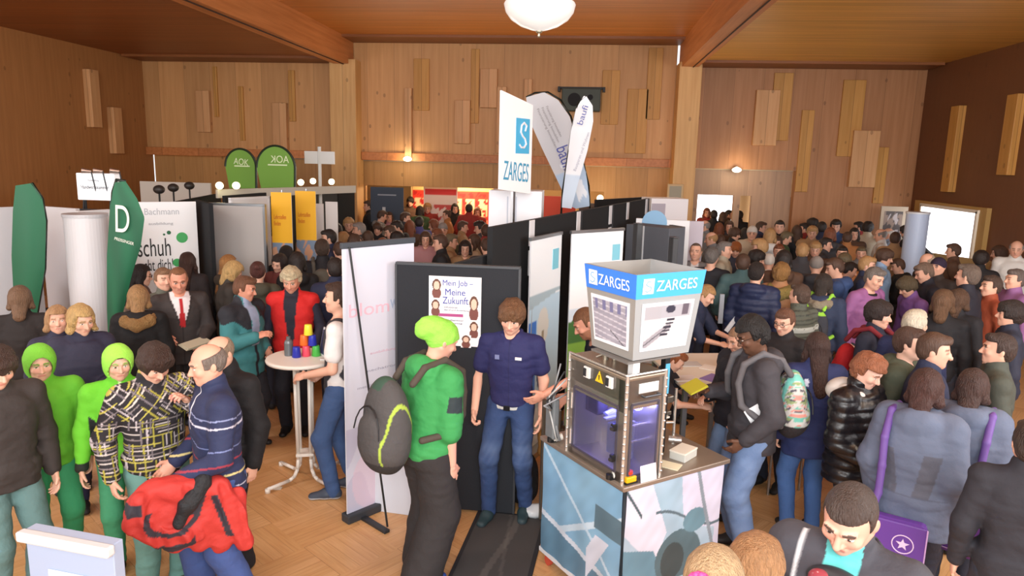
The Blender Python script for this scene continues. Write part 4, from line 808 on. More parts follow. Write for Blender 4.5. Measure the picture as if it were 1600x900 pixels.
MB().box((w/2, 1.05, 0), (w, 2.1, .012)).build('banner_cloth', wht, r); paint('print', 0, .03, w, 2.07, 40, lambda u, v: mixc(mixc(mixc(fill((244, 247, 250), len(u)), (v < .62)*.5, (190, 214, 236)), (v < .52+.05*vn(u*6, v)), (72, 116, 60)), v < .44, (128, 176, 72)), r, .008)
MB().box((w*.86, 1.86, .012), (w*.15, .17, .004)).build('emblem', mat('86cce0', .5), r); MB().box((w/2, 2.1, 0), (w+.02, .03, .03)).build('top_rail', alu, r); MB().box((w/2, .03, 0), (w+.04, .06, .2)).build('base_box', alu, r)
# grey boxes and white panels further along
def hb(name, label, cat, px0, py0, px1, py1, z, z0, m, th, **k): return pb(name, label, cat, px0, py0, px1, py1, z, z0, m, th, **k)
o, w, h = hb('grey_display_case', 'grey display case with two doors standing before the long black wall', 'display case', 979, 350, 1046, 357, 2.0, 1.45, mat('60646c', .6), .35); MB().box((w*.42, h/2, .004), (.02, h, .01)).build('door_gap', mat('c8ccd0', .4), o); MB().box((w/2, -.04, -.1), (w+.05, .06, .45)).box((.03, -.76, -.1), (.04, 1.4, .04)).box((w-.03, -.76, -.1), (.04, 1.4, .04)).build('stand_frame', alu, o)
o, w, h = hb('white_wall_panel', 'white stand panel with a blue round emblem behind the grey display case', 'partition wall', 994, 341, 1078, 345, 2.05, 0, mat('eceef2', .6), .05); MB().cyl((w*.35, h-.05, .001), (w*.35, h-.05, .006), .17, n=32).build('emblem', mat('8cb8dc'), o)
hb('beige_panel', 'small beige panel with a dark top edge beside the grey display case', 'panel', 1047, 353, 1065, 356, 1.98, 1.2, mat('b4ac98', .7), .04, framem=mat('505050'))
hb('paper_display', 'pale mauve paper wall behind the suited man', 'partition wall', 1064, 345, 1100, 346, 2.0, 0, mat('c4bcc8', .7), .04)
o, w, h = hb('white_counter_wall', 'white rounded display wall at the far end of the long black wall', 'partition wall', 1018, 310, 1076, 311, 2.25, 0, mat('e8e4e8', .6), .5); MB().box((w*.2, h-.38, .006), (w*.36, .6, .01)).build('grey_inset', mat('b0a8b4', .7), o)
hb('black_partition', 'black wall segment closing the booth row below the lintel', 'partition wall', 932, 312, 1006, 308, 2.18, 0, black, .04)
a = aty(900, 318, 14.2); r = board('shop_sign', 'long dark sign with small pale lettering under a warm glow at the back', 'sign', aty(905, 312, 14.0), aty(1018, 312, 14.0), 1.7, 2.0, mat('6c6258', .6), .04)[0]; MB().cyl((.1, -1.7, -.02), (.1, 0, -.02), .02).cyl((1.2, -1.7, -.02), (1.2, 0, -.02), .02).build('post', alu, r); text('SCHREINEREI', .25, .1, .9, .12, mat('2a2420'), r)
ptlight('lintel_glow', (.35, 15.4, 2.14), 14, (1, .78, .42), .1); r = empty('stand_spotlight', 'bright warm spotlight glowing on the lintel behind the sign', 'lamp', None, Matrix.Translation((.35, 15.3, 2.04))); MB().sph((0, 0, 0), .07).build('lamp_head', mat('fff0c0', emis=6), r, smooth=True); MB().cyl((0, 0, 0), (0, .05, -2.0), .015).build('arm', mat('303030'), r)
a = 0; board('red_low_wall', 'red low stand wall behind the broad white feather flag', 'partition wall', aty(846, 306, 12.3), aty(900, 308, 12.3), 0, aty(846, 306, 12.3)[2], mat('d84828', .6), .04)
# fire plan frame on the column
P = aty(1055, 300, YW-.56); o = MB().box((0, 0, 0), (.34, .03, .34), bev=.01).build('notice_frame', mat('c8a878', .5)); o.location = P; tag(o, 'small wooden framed notice on the right timber column', 'picture frame'); q = MB().box((0, -.018, 0), (.25, .01, .25)).build('notice_sheet', mat('9a927c', .5), o)
# ---------------------------------------------------------------- display machine on its cart
TH = math.radians(36.5); MC = Matrix(((math.cos(TH), -math.sin(TH), 0, .30), (math.sin(TH), math.cos(TH), 0, 3.85), (0, 0, 1, 0), (0, 0, 0, 1)))
cart = empty('display_cart', 'steel topped trade fair cart wrapped in a blue printed cloth', 'cart', None, MC)
MB().box((.435, .44, .935), (.88, .89, .03), bev=.006).build('table_top', mat('a09488', .35, .6, bump=.05, bscale=5), cart)
for x in (.06, .82):
    for y in (.06, .82):
        lg = MB().box((x, y, .50), (.035, .035, .84)).build('leg', alu, cart); MB().cyl((x, y, .10), (x, y, .055), .02, n=12).cyl((x-.012, y, .035), (x+.012, y, .035), .035, n=20).build('castor', mat('c8523e', .5), lg)
MB().box((.43, .84, .12), (.8, .03, .03)).box((.43, .04, .12), (.8, .03, .03)).box((.04, .44, .12), (.03, .8, .03)).box((.84, .44, .12), (.03, .8, .03)).build('lower_frame', alu, cart)
def skirt(side):
    def f_(u, v):
        x = u*5+(0 if side else 7); y = v*5; C = fill((150, 184, 206), len(u))
        def poly(pts, c, a=1.0):
            nonlocal C; ins = np.ones(len(u), bool)
            for i in range(len(pts)):
                (x0, y0), (x1, y1) = pts[i], pts[(i+1) % len(pts)]; ins &= ((x1-x0)*(v-y0)-(y1-y0)*(u-x0)) >= 0
            C = mixc(C, ins*a, c)
        if side == 0:   # right face
            C = mixc(C, vn(u*3, v*4, 2)*.5, (208, 216, 234)); poly([(.0, .62), (.30, .30), (.42, .55), (.25, 1), (0, 1)], (214, 218, 238)); poly([(.55, 1), (.60, .55), (1, .45), (1, 1)], (206, 208, 232)); poly([(.9, .0), (1, .0), (1, .55), (.95, .5)], (206, 208, 232))
            poly([(.22, .80), (.50, .88), (.56, .64), (.34, .62)], (132, 158, 192)); poly([(0, .0), (.5, .0), (.3, .42), (.0, .5)], (104, 146, 168)); C = mixc(C, ((u-.56)/.24)**2+((v-.30)/.24)**2 < 1, (84, 112, 124)); C = mixc(C, ((u-.50)/.12)**2+((v-.28)/.16)**2 < 1, (62, 78, 84))
            poly([(.04, .52), (.10, .57), (.24, .24), (.18, .18)], (70, 88, 92)); C = mixc(C, (np.abs(v-(.62+.12*np.sin(u*5))) < .012) & (u > .3), (88, 110, 124)); C = mixc(C, (np.abs(v-(.98-1.5*u)) < .02) & (u < .16), (66, 88, 98)); C = mixc(C, ((u-.72)/.13)**2+((v-.58)/.1)**2 < 1, (104, 142, 160)); C = mixc(C, (v < .12) & (u > .3)*1, (176, 206, 224)); C = mixc(C, np.abs(u-.72-.3*(1-v)) < .018, (132, 146, 160))
        else:
            C = fill((120, 168, 206), len(u)); C = mixc(C, vn(u*4, v*3, 4)*.6, (156, 200, 222)); C = mixc(C, (np.abs(v-.15-.6*u) < .03), (196, 220, 238)); C = mixc(C, (np.abs(v-.98+.8*u) < .02), (190, 218, 240)); C = mixc(C, (v < .35-.2*u), (96, 134, 160)); C = mixc(C, (v < .38-.2*u) & (v > .33-.2*u), (206, 220, 236)); C = mixc(C, (u > .7) & (v > .55) & (v < .75), (92, 120, 136)); C = mixc(C, (u > .62) & (v < .5) & (np.abs(u-.5-.6*v) < .08), (210, 220, 238))
        n_ = vn(u*14, v*11, 5)-.5; return np.clip(C*(1+.12*n_)[:, None], 0, 255)
    return f_
wav = lambda V, u, v: np.stack([V[:, 0], V[:, 1], V[:, 2]+.004*np.sin(u*23)*(1-v)+.003*np.sin(v*9+u*6)], 1)
Mr = Matrix(((1, 0, 0, .04), (0, 0, -1, .015), (0, 1, 0, .13), (0, 0, 0, 1))); Ml = Matrix(((0, 0, -1, .015), (-1, 0, 0, .86), (0, 1, 0, .13), (0, 0, 0, 1)))
for nm, Mx, wd, sd in (('cloth_right', Mr, .80, 0), ('cloth_left', Ml, .84, 1)):
    q = paint('printed_cloth', 0, 0, wd, .79, 130, skirt(sd), cart, .0, .45, wav); q.matrix_local = Mx
    e = MB().box((wd/2, -.012, 0), (wd+.02, .03, .012)).build('hem_rail', mat('dcdfe4', .4), q)
# steel box
mach = empty('display_machine', 'stainless steel glove box with violet lit windows on the cart', 'machine', None, MC @ Matrix.Translation((.02, .04, .95)))
bw, bd, bh = .285, .56, .63
b = MB(); t = .018
for (c_, d_) in (((bw/2, bd/2, .01), (bw, bd, .02)), ((bw/2, bd/2, bh-.07), (bw, bd, .14)), ((bw/2, bd-t/2, bh/2), (bw, t, bh)), ((bw-t/2, bd/2, bh/2), (t, bd, bh))): b.box(c_, d_)
# front (right face, y=0) frame round a window; left face (x=0) frame round a window
b.box((.02, .008, bh/2), (.04, .016, bh)).box((bw-.02, .008, bh/2), (.04, .016, bh)).box((bw/2, .008, .02), (bw, .016, .04)).box((bw/2, .008, bh-.09), (bw, .016, .18))
b.box((.008, .035, bh/2), (.016, .07, bh)).box((.008, bd-.03, bh/2), (.016, .06, bh)).box((.008, bd/2, .03), (.016, bd, .06)).box((.008, bd/2, bh-.10), (.016, bd, .20)); b.build('housing', steel, mach)
MB().box((bw/2, bd/2, bh+.006), (bw+.02, bd+.02, .025), bev=.008).build('lid', mat('9c8c7c', .35, .6, bump=.05, bscale=5), mach)
b = MB(); [b.cyl((x, y, 0), (x, y, bh+.03), .012) for x, y in ((-.004, -.004), (bw, -.004), (-.004, bd))]; b.tube([(-.004, -.006, bh+.03), (bw, -.006, bh+.03)], .008).tube([(-.006, 0, bh+.03), (-.006, bd, bh+.03)], .008); b.build('edge_profile', steel2, mach)
rv = MB().sph((0, 0, 0), .010, n=8).build('rivet', steel2, mach, smooth=True).data
first = True
for (x, y, zz) in [(-.012, -.012, z_) for z_ in np.linspace(.03, bh-.02, 14)]+[(bw+.002, -.012, z_) for z_ in np.linspace(.03, bh-.02, 12)]+[(-.012, bd-.01, z_) for z_ in np.linspace(.03, bh-.02, 10)]:
    if first: q = [o_ for o_ in bpy.data.objects if o_.data == rv][0]; first = False
    else: q = bpy.data.objects.new('rivet', rv); COL.objects.link(q); q.parent = mach
    q.location = (x, y, zz)
MB().box((bw/2, .004, .26), (bw-.08, .004, .44)).build('front_window', mat('a0a6f4', .08, trans=.9, alpha=.22), mach); MB().box((.004, bd/2, .25), (.004, bd-.13, .40)).build('side_window', mat('a0a6f4', .08, trans=.9, alpha=.22), mach)
b = MB(); x0, x1, z0_, z1_ = .04, bw-.04, .04, .48
for c_, d_ in (((bw/2, -.004, z0_), (x1-x0, .008, .012)), ((bw/2, -.004, z1_), (x1-x0, .008, .012)), ((x0, -.004, .26), (.012, .008, .44)), ((x1, -.004, .26), (.012, .008, .44))): b.box(c_, d_)
for c_, d_ in (((-.004, bd/2, .055), (.008, bd-.13, .012)), ((-.004, bd/2, .455), (.008, bd-.13, .012)), ((-.004, .07, .25), (.008, .012, .40)), ((-.004, bd-.06, .25), (.008, .012, .40))): b.box(c_, d_)
b.build('window_seal', mat('46424e', .5), mach)
MB().box((.20, .30, .14), (.10, .10, .2), bev=.01).cyl((.20, .16, .06), (.20, .16, .30), .012).cyl((.10, .30, .30), (.26, .30, .34), .03).box((.16, .25, .31), (.22, .03, .012)).build('inner_mechanism', mat('9094a4', .4, .6), mach); MB().box((.10, .40, .38), (.08, .13, .16), bev=.006).build('dark_panel', mat('2c2438', .5), mach); MB().box((.17, .10, .30), (.2, .006, .01)).box((.17, .10, .2), (.2, .006, .01)).build('inner_rail', steel2, mach)
tube = MB().box((bw/2+.03, bd*.55, .475), (.2, .3, .012)).build('violet_lamp', mat('6c66ff', emis=5), mach)
for (x, y, z) in ((.2, .15, .42), (.12, .33, .42)):
    l = bpy.data.lights.new('machine_lamp', 'POINT'); l.energy = 3.6; l.color = (.42, .40, 1); l.shadow_soft_size = .04; lo = bpy.data.objects.new('machine_lamp_light', l); COL.objects.link(lo); lo.parent = mach; lo.location = (x, y, z)
hd = MB().tube([(.10, -.012, .53), (.10, -.04, .53), (.22, -.04, .53), (.22, -.012, .53)], .007).build('front_handle', mat('4a4c50', .35, .7), mach); MB().box((.16, -.003, .57), (.15, .006, .06), bev=.002).build('handle_plate', mat('dcdedd', .35, .3), mach)
for y in (.15, .37): s_ = MB().box((-.008, y, .58), (.016, .06, .07), bev=.004).build('switch_plate', mat('dcdcda', .4), mach); MB().box((-.018, y+.012, .58), (.008, .025, .05), bev=.002).build('switch', mat('24262a', .5), s_)
Mw = Matrix(((0, 0, -1, -.004), (-1, 0, 0, .29), (0, 1, 0, .55), (0, 0, 0, 1))); wq = MB().prism([(0, 0), (.075, 0), (.0375, .07)], 0, .003).build('warning_label', mat('f0c020', .5), mach); wq.matrix_local = Mw; MB().prism([(.034, .015), (.041, .015), (.043, .045), (.032, .045)], .003, .004).build('warning_mark', blk_, wq)
for z in (.14, .33): MB().box((-.02, .075, z), (.03, .03, .045), bev=.006).cyl((-.03, .075, z), (-.05, .06, z), .012).build('latch', blk_, mach)
for z in (.12, .36): MB().cyl((-.012, bd-.05, z-.05), (-.012, bd-.05, z+.05), .010).build('hinge', steel2, mach)
b = MB(); b.cyl((.12, .36, bh+.015), (.12, .36, bh+.05), .02).cyl((.16, .32, bh+.02), (.16, .32, bh+.06), .014).tube([(.08, .40, bh+.03), (.12, .36, bh+.055), (.18, .30, bh+.05), (.2, .38, bh+.03)], .008); b.build('roof_fitting', mat('b0a898', .3, .8), mach)
# lantern sign
lan = empty('lantern_sign', 'four sided grey lantern sign with blue bands and framed photographs above the machine', 'sign', None, MC @ Matrix.Translation((.02, .01, 1.70)))
LX, LY, LZ = .50, .45, .50; tp = .055
def quadface(P0, P1, P2, P3, u0, u1, v0, v1, off):
    """a thin slab on the tilted face P0(bl) P1(br) P2(tr) P3(tl)"""
    P0, P1, P2, P3 = map(lambda p: np.array(p, float), (P0, P1, P2, P3)); n = nrm(np.cross(P1-P0, P3-P0)); g = lambda u, v: (P0*(1-u)+P1*u)*(1-v)+(P3*(1-u)+P2*u)*v; return [g(u, v)+n*off for u, v in ((u0, v0), (u1, v0), (u1, v1), (u0, v1))], n
def slab(name, Q, n, th, m, parent):
    V = np.array([*Q, *[q_-n*th for q_ in Q]]); return mesh_obj(name, V, [[0, 1, 2, 3], [7, 6, 5, 4], [0, 4, 5, 1], [1, 5, 6, 2], [2, 6, 7, 3], [3, 7, 4, 0]], m, parent, False)
bt = [(.015, .015), (LX-tp, .015), (LX-tp, LY-tp), (.015, LY-tp)]; tpz = [(-.025, -.025), (LX, -.025), (LX, LY), (-.025, LY)]; gm = mat('8e8c88', .5); gm2 = mat('9a9ea0', .5)
faces = {'right': (0, 1), 'left': (3, 0), 'back': (2, 3), 'side': (1, 2)}
def photoL(u, v): C = fill((168, 166, 180), len(u)); C = mixc(C, vn(u*4, v*7, 1)*.7, (126, 124, 140)); C = mixc(C, (np.abs(np.sin(v*22+u*3)) > .93), (196, 194, 206)); C = mixc(C, (v > .75) & (np.abs(np.sin(u*14)) > .8), (112, 112, 150)); C = mixc(C, (np.abs(v-.35+u*.7-.3) < .015) & (u > .5), (60, 58, 66)); return C
def photoR(u, v):
    C = fill((214, 212, 216), len(u)); C = mixc(C, ((v > .68)*.8), (150, 150, 160)); C = mixc(C, (u < .35)*.4, (160, 158, 162)); C = mixc(C, (u > .55) & (v < .5), (238, 238, 242))
    C = mixc(C, (np.abs(v-.05-.75*u) < .10) & (u < .6)*1, (150, 148, 156)); C = mixc(C, (np.abs(v-.05-.75*u) < .02) & (u < .6), (90, 88, 96)); 
    for k in range(5): C = mixc(C, (np.abs(u-.47-.03*k) < .09) & (np.abs(v-.28-.09*k) < .022), (44, 44, 58))
    C = mixc(C, (u > .82) & (v > .72) & (u < .95), (92, 84, 96)); C = mixc(C, ((u-.55)**2+(v-.9)**2 < .01), (48, 48, 66)); return C
for nm, (i, j) in faces.items():
    P0 = (*bt[i], 0); P1 = (*bt[j], 0); P2 = (*tpz[j], LZ); P3 = (*tpz[i], LZ)
    Q, n = quadface(P0, P1, P2, P3, 0, 1, 0, 1, 0); pn = slab('lantern_panel', Q, n, .012, gm if nm in ('left', 'back') else gm2, lan)
    Q, n = quadface(P0, P1, P2, P3, 0, 1, .72, 1, .002); bd_ = slab('blue_band', Q, n, .0018, mat('3a7ee2', .45) if nm == 'left' else mat('42a8ea', .45), pn)
    if nm in ('left', 'right'):
        Q, n = quadface(P0, P1, P2, P3, .10, .90, .10, .66, .006); slab('picture_frame', Q, n, .005, wht, pn)
        Q, n = quadface(P0, P1, P2, P3, .14, .86, .14, .62, .0075); fn_ = photoL if nm == 'left' else photoR; nn = 50
        u, v = np.meshgrid(np.linspace(0, 1, nn+1), np.linspace(0, 1, nn+1)); u = u.ravel(); v = v.ravel(); Qa = np.array(Q); Vv = (Qa[0]*(1-u)[:, None]+Qa[1]*u[:, None])*(1-v)[:, None]+(Qa[3]*(1-u)[:, None]+Qa[2]*u[:, None])*v[:, None]
        ii, jj = np.meshgrid(np.arange(nn), np.arange(nn)); a_ = (jj*(nn+1)+ii).ravel(); mesh_obj('photograph', Vv, np.stack([a_, a_+1, a_+nn+2, a_+nn+1], 1), mat(None, .4), pn, True, fn_(u, v))
        # band lettering: a small board frame on the tilted band
        Q, n = quadface(P0, P1, P2, P3, 0, 1, .72, 1, .004); q0, q1, q3 = Q[0], Q[1], Q[3]; wb = np.linalg.norm(q1-q0); hb_ = np.linalg.norm(q3-q0); X = nrm(q1-q0); Y = nrm(np.cross(n, X)); fr = bpy.data.objects.new('emblem', None); bpy.data.objects.remove(fr)
        Mb = Matrix(((X[0], Y[0], n[0], q0[0]), (X[1], Y[1], n[1], q0[1]), (X[2], Y[2], n[2], q0[2]), (0, 0, 0, 1)))
        em = MB().box((wb*.16, hb_*.5, .001), (hb_*.56, hb_*.62, .002)).build('emblem', mat('eef4fa', .5), pn); em.matrix_local = Mb
        qs = [(-.25, -.2), (-.1, -.28), (.15, -.2), (.2, -.05), (-.05, .02), (-.2, .1), (-.1, .25), (.15, .25)]; MB().tube([(wb*.16+x*hb_*.7, hb_*.5+y*hb_*.8, .0035) for x, y in qs], .0022, 5).build('emblem_line', mat('5aa0dc'), em)
        text('ZARGES', wb*.28, hb_*.27, wb*.62, hb_*.44, mat('f2f8ff', .5), em, .002, th=.0006)
MB().box((LX*.35, LY*.4, -.01), (LX*.8, LY*.75, .012)).build('base_plate', mat('6a6866', .5), lan)
MB().box((LX*.13, LY*.13, -.07), (.05, .045, .13)).build('post', mat('e4e6e8', .35, .2), lan)
MB().box((.22, .22, .36), (.38, .34, .02)).sph((.2, .3, .40), .06, (1, 1, .6)).sph((.29, .26, .40), .045).box((.12, .3, .39), (.08, .05, .04)).build('loose_parts', mat('c8c0a8', .5, bump=.5, bscale=50), lan)
# black aluminium profiles
prof = empty('black_mast_frame', 'pair of black aluminium masts rising behind the machine', 'frame', None, MC @ Matrix.Translation((.53, .38, .95)))
for k, (x, y, zt, z0_) in enumerate(((.02, -.08, 1.40, 0), (-.10, .12, 1.47, 0))):
    mm = MB().box((x, y, (zt+z0_)/2), (.042, .042, zt-z0_), bev=.003).box((x-.0215, y, (zt+z0_)/2), (.002, .008, zt-z0_)).build('mast', blk_, prof); MB().box((x, y, zt+.004), (.044, .044, .008), bev=.003).build('end_cap', mat('2c2e34', .5), mm)
MB().box((-.04, .02, .1), (.03, .22, .03)).build('cross_bar', blk_, prof)
st = MB().box((.02, -.103, .50), (.036, .004, .20)).build('blue_sticker', mat('5cb4dc', .5), prof); 
# things on the cart
r = empty('emergency_stop', 'yellow emergency stop box with a red button on the cart corner', 'switch box', None, MC @ Matrix.Translation((.075, .045, .95))); MB().box((0, 0, .025), (.075, .055, .035), bev=.006).build('box', mat('f0b818', .45), r); MB().cyl((0, 0, .042), (0, 0, .055), .012).cyl((0, 0, .055), (0, 0, .072), .021).build('button', mat('d83c28', .4), r); MB().box((0, 0, .004), (.085, .06, .01)).build('base', blk_, r)
for k, (x, y, lb) in enumerate(((.02, .13, 'white knob with black clamp beside the yellow emergency stop box'), (.02, .76, 'white knob with black clamp on the left corner of the cart'))):
    r = empty('clamp_knob', lb, 'knob', 'clamp knobs on the cart', MC @ Matrix.Translation((x, y, .95))); MB().cyl((0, 0, .02), (.06, -.02, .03), .022).build('knob', mat('e6e4dc', .4), r, smooth=False); MB().cyl((-.02, .005, .0), (-.02, .005, .03), .02).box((0, 0, .004), (.06, .04, .008)).build('clamp', blk_, r)
r = empty('white_box', 'white card box standing on the right half of the cart', 'box', None, MC @ Matrix.Translation((.62, .16, .95)) @ Matrix.Rotation(.3, 4, 'Z')); MB().box((0, 0, .025), (.16, .11, .05), bev=.004).build('box_body', mat('c8cac4', .6), r); MB().box((0, 0, .054), (.165, .115, .012), bev=.004).build('lid', mat('e6e2d6', .6), r)
r = empty('leaflet', 'cream folded leaflet lying between the machine and the white box', 'leaflet', None, MC @ Matrix.Translation((.45, .10, .951))); MB().box((0, 0, .003), (.10, .13, .005), M=Matrix.Rotation(.5, 4, 'Z')).build('sheet', mat('e8e4c8', .7), r)
r = empty('acrylic_sign', 'small white acrylic sign leaning on the machine front', 'sign', None, MC @ Matrix.Translation((.19, -.0, .95))); MB().box((0, 0, .05), (.12, .004, .10), M=Matrix.Rotation(-.15, 4, 'X')).build('plate', mat('eef0fa', .3), r)
r = empty('steel_fixture', 'steel clamping fixture with rods standing behind the machine', 'fixture', None, MC @ Matrix.Translation((.70, .52, .95)))
MB().cyl((.08, -.1, 0), (.08, -.1, .36), .010).cyl((.08, -.1, .12), (-.02, -.06, .12), .010).cyl((0, -.14, .03), (.06, -.2, .03), .022).build('rod', steel2, r); MB().box((-.02, 0, .17), (.22, .12, .03), bev=.006).box((-.02, 0, .27), (.24, .13, .05), bev=.008).box((-.02, .02, .08), (.16, .12, .16), bev=.01).sph((-.03, -.02, .31), .04).build('fixture_body', mat('8a8278', .35, .7), r); MB().box((0, -.07, .155), (.1, .03, .012)).build('plate', mat('d8d4cc', .5), r)
# tubes and cables left of the machine
r = empty('cable_bundle', 'bundle of clear hoses and cables hanging on the left side of the machine', 'cable bundle', None, MC @ Matrix.Translation((.05, .66, .95)))
for k in range(5):
    a0 = random.uniform(-.02, .05); pts = [(random.uniform(-.03, .03), .02+random.uniform(0, .06), .55-.05*k), (-.06-.02*k, .06, .40-.03*k), (-.05+a0, .10, .22), (a0-.02, .05, .02)]; MB().tube(pts, .006, 6).build('hose', mat(['8c9094', '3c4044', 'b8bcbc', '24262a'][k % 4], .4), r, smooth=True)
MB().box((-.03, .12, .16), (.05, .10, .28), bev=.012).build('grey_case', mat('70767a', .5), r)
# left vertical rail, white post
r = empty('steel_trolley_frame', 'upright steel tube trolley behind the left end of the cart', 'trolley', None, Matrix.Translation((-.14, 5.10, 0)))
MB().tube([(-.09, 0, .05), (-.09, 0, 1.02)], .018).tube([(.02, .12, .05), (.02, .12, .9)], .018).tube([(-.09, 0, .5), (.02, .12, .5)], .012).build('tube_frame', mat('8c8478', .3, .8), r); MB().box((-.02, .04, .045), (.42, .12, .03), M=Matrix.Rotation(-.7, 4, 'Z'), bev=.006).build('foot_rail', mat('9c948c', .35, .8), r); MB().box((.0, .03, .28), (.07, .05, .5), bev=.01).build('beige_post', mat('c4b088', .6), r); MB().box((.0, .0, .52), (.075, .055, .06), bev=.004).build('yellow_tape', mat('e8d030', .5), r)
# bags on the floor
def blob(name, label, cat, loc, prims, m, h=.012, amp=.006, group=None, freq=25, colf=None, parts=None, rz=0):
    S = Shape()
    for p in prims: (S.cap if p[0] == 'c' else S.ell)(*p[1:])
    V, Q = S.build(h, amp, freq, len(label)); M = Matrix.Translation(loc) @ Matrix.Rotation(math.radians(rz), 4, 'Z'); r = empty(name, label, cat, group, M); mesh_obj('bag_body', V, Q, m, r, True, None if colf is None else colf(V)); return r
r = blob('black_bag', 'black trolley backpack on the floor behind the man in the blue shirt', 'bag', (-.42, 5.42, 0), [('e', (0, 0, .24), (.15, .10, .24)), ('e', (.03, -.05, .18), (.12, .09, .16))], mat('1a1b1f', .7, bump=.4, bscale=60)); MB().tube([(-.06, .03, .42), (-.06, .03, .88)], .008).build('handle_tube', alu, r); MB().box((-.03, .03, .89), (.10, .02, .02), bev=.005).build('grip', blk_, r)
r = blob('plastic_bag', 'crumpled white plastic bag on the floor beside the black trolley backpack', 'bag', (-.30, 5.2, 0), [('e', (0, 0, .05), (.10, .07, .05)), ('e', (.05, .02, .06), (.05, .05, .05))], mat('cfd4d8', .35), .009, .01, freq=50)
tag(blob('orange_bag', 'orange-brown paper bag held low behind the man in the blue shirt', 'bag', (-.22, 5.35, .45), [('e', (0, 0, .2), (.07, .05, .2)), ('e', (.03, 0, .05), (.1, .05, .07))], mat('a8743c', .7), .012, .004), None)
# rubber mat
o = MB().box((0, 0, .006), (.56, 1.6, .012), bev=.004).build('rubber_mat', mat('26262a', .9), M=Matrix.Translation((-.52, 4.42, 0)) @ Matrix.Rotation(math.radians(-4), 4, 'Z')); tag(o, 'black rubber floor mat in front of the man in the blue shirt', 'floor mat')
def matp(u, v): C = fill((62, 60, 60), len(u)); C = mixc(C, vn(u*3, v*6, 3)*.4, (78, 74, 72)); C = mixc(C, (np.abs(u-.5+.12*np.sin(v*5)) < .05)*.30, (128, 122, 116)); C = mixc(C, (np.abs(u-.62+.25*(v-.5)) < .025)*.25, (120, 116, 110)); return C
paint('ribbed_top', -.25, -.77, .50, 1.54, 40, matp, o, .0135, .9)
# ---------------------------------------------------------------- bistro table and what stands on it
TX, TY = -2.33, 5.6
r = empty('bistro_table', 'round white high bistro table on bent white tube legs', 'table', None, Matrix.Translation((TX, TY, 0))); wt = mat('f0ece4', .4)
MB().lathe([(0, 1.07), (.28, 1.07), (.30, 1.075), (.305, 1.09), (.30, 1.102), (.28, 1.105), (0, 1.105)], 48).build('tabletop', wt, r, smooth=True)
for k in range(4):
    a = math.radians(45+90*k+12); c_, s_ = math.cos(a), math.sin(a); MB().tube([(c_*.085, s_*.085, 1.07), (c_*.075, s_*.075, .20), (c_*.085, s_*.085, .11), (c_*.12, s_*.12, .055), (c_*.17, s_*.17, .035), (c_*.38, s_*.38, .03)], .0155, 10).cyl((c_*.38, s_*.38, .0), (c_*.38, s_*.38, .035), .022, n=12).build('leg', wt, r, smooth=True)
[MB().box((0, 0, z_), (.15, .15, .025), Matrix.Rotation(.3, 4, 'Z'), bev=.004).build('cross_brace', wt, r) for z_ in (.94, .24)]
def cup(x, y, z, col, label, up=False, s_=1.0):
    prof = [(.0, 0), (.036, 0), (.038, .003), (.030, .085), (.028, .09), (0, .09)] if not up else [(0, .09), (.036, .09), (.038, .087), (.030, .005), (.028, 0), (0, 0)]
    prof = [(a_*s_, b_*s_) for a_, b_ in prof]; o = MB().lathe(prof, 24).build('plastic_cup', mat(col, .4), M=Matrix.Translation((TX+x, TY+y, 1.106+z))); tag(o, label, 'cup', 'stacking cups on the bistro table'); o.data.polygons.foreach_set('use_smooth', [True]*len(o.data.polygons)); return o
cup(-.045, -.02, .0, '2430a8', 'dark blue upturned cup in front on the bistro table', s_=1.0); cup(.02, .03, 0, 'f05068', 'pink upturned cup in the middle of the cup pyramid', s_=1.0); cup(.10, .05, 0, '4cb84c', 'green upturned cup at the right of the pyramid')
cup(-.0, .04, .092, 'f07028', 'orange upturned cup in the second row of the pyramid'); cup(.07, .05, .092, '2c34b0', 'dark blue upturned cup in the second row beside the orange one'); cup(.04, .04, .184, 'f0e040', 'yellow upturned cup on the very top of the pyramid')
o = MB().lathe([(0, 0), (.036, 0), (.037, .005), (.037, .11), (.030, .13), (.018, .14), (.018, .165), (0, .166)], 24).build('grey_bottle', mat('6e7478', .35, .3), M=Matrix.Translation((TX-.13, TY+.02, 1.106))); tag(o, 'grey metal drinking bottle left of the cups', 'bottle')
r = empty('photo_stand', 'white framed blue picture stand leaning on the bistro table', 'picture stand', None, Matrix.Translation((TX+.17, TY+.03, 1.106)) @ Matrix.Rotation(math.radians(-52), 4, 'Z') @ Matrix.Rotation(math.radians(-12), 4, 'X')); MB().box((0, 0, .12), (.22, .012, .24), bev=.003).build('frame', mat('dfe2e8', .4), r); MB().box((0, -.0075, .12), (.19, .003, .20)).build('picture', mat('38406c', .4), r)
o = MB().box((0, 0, .008), (.07, .04, .016), bev=.004).build('white_pad', mat('e0e0dc', .5), M=Matrix.Translation((TX+.22, TY-.07, 1.106))); tag(o, 'small white pad near the right rim of the bistro table', 'note pad')
o = MB().box((0, 0, .0015), (.12, .055, .002)).build('paper_scrap', mat('e4dcd0', .8), M=Matrix.Translation(atz(429, 763, 0)) @ Matrix.Rotation(.1, 4, 'Z')); tag(o, 'small white paper scrap lying on the parquet near the bistro table', 'paper')
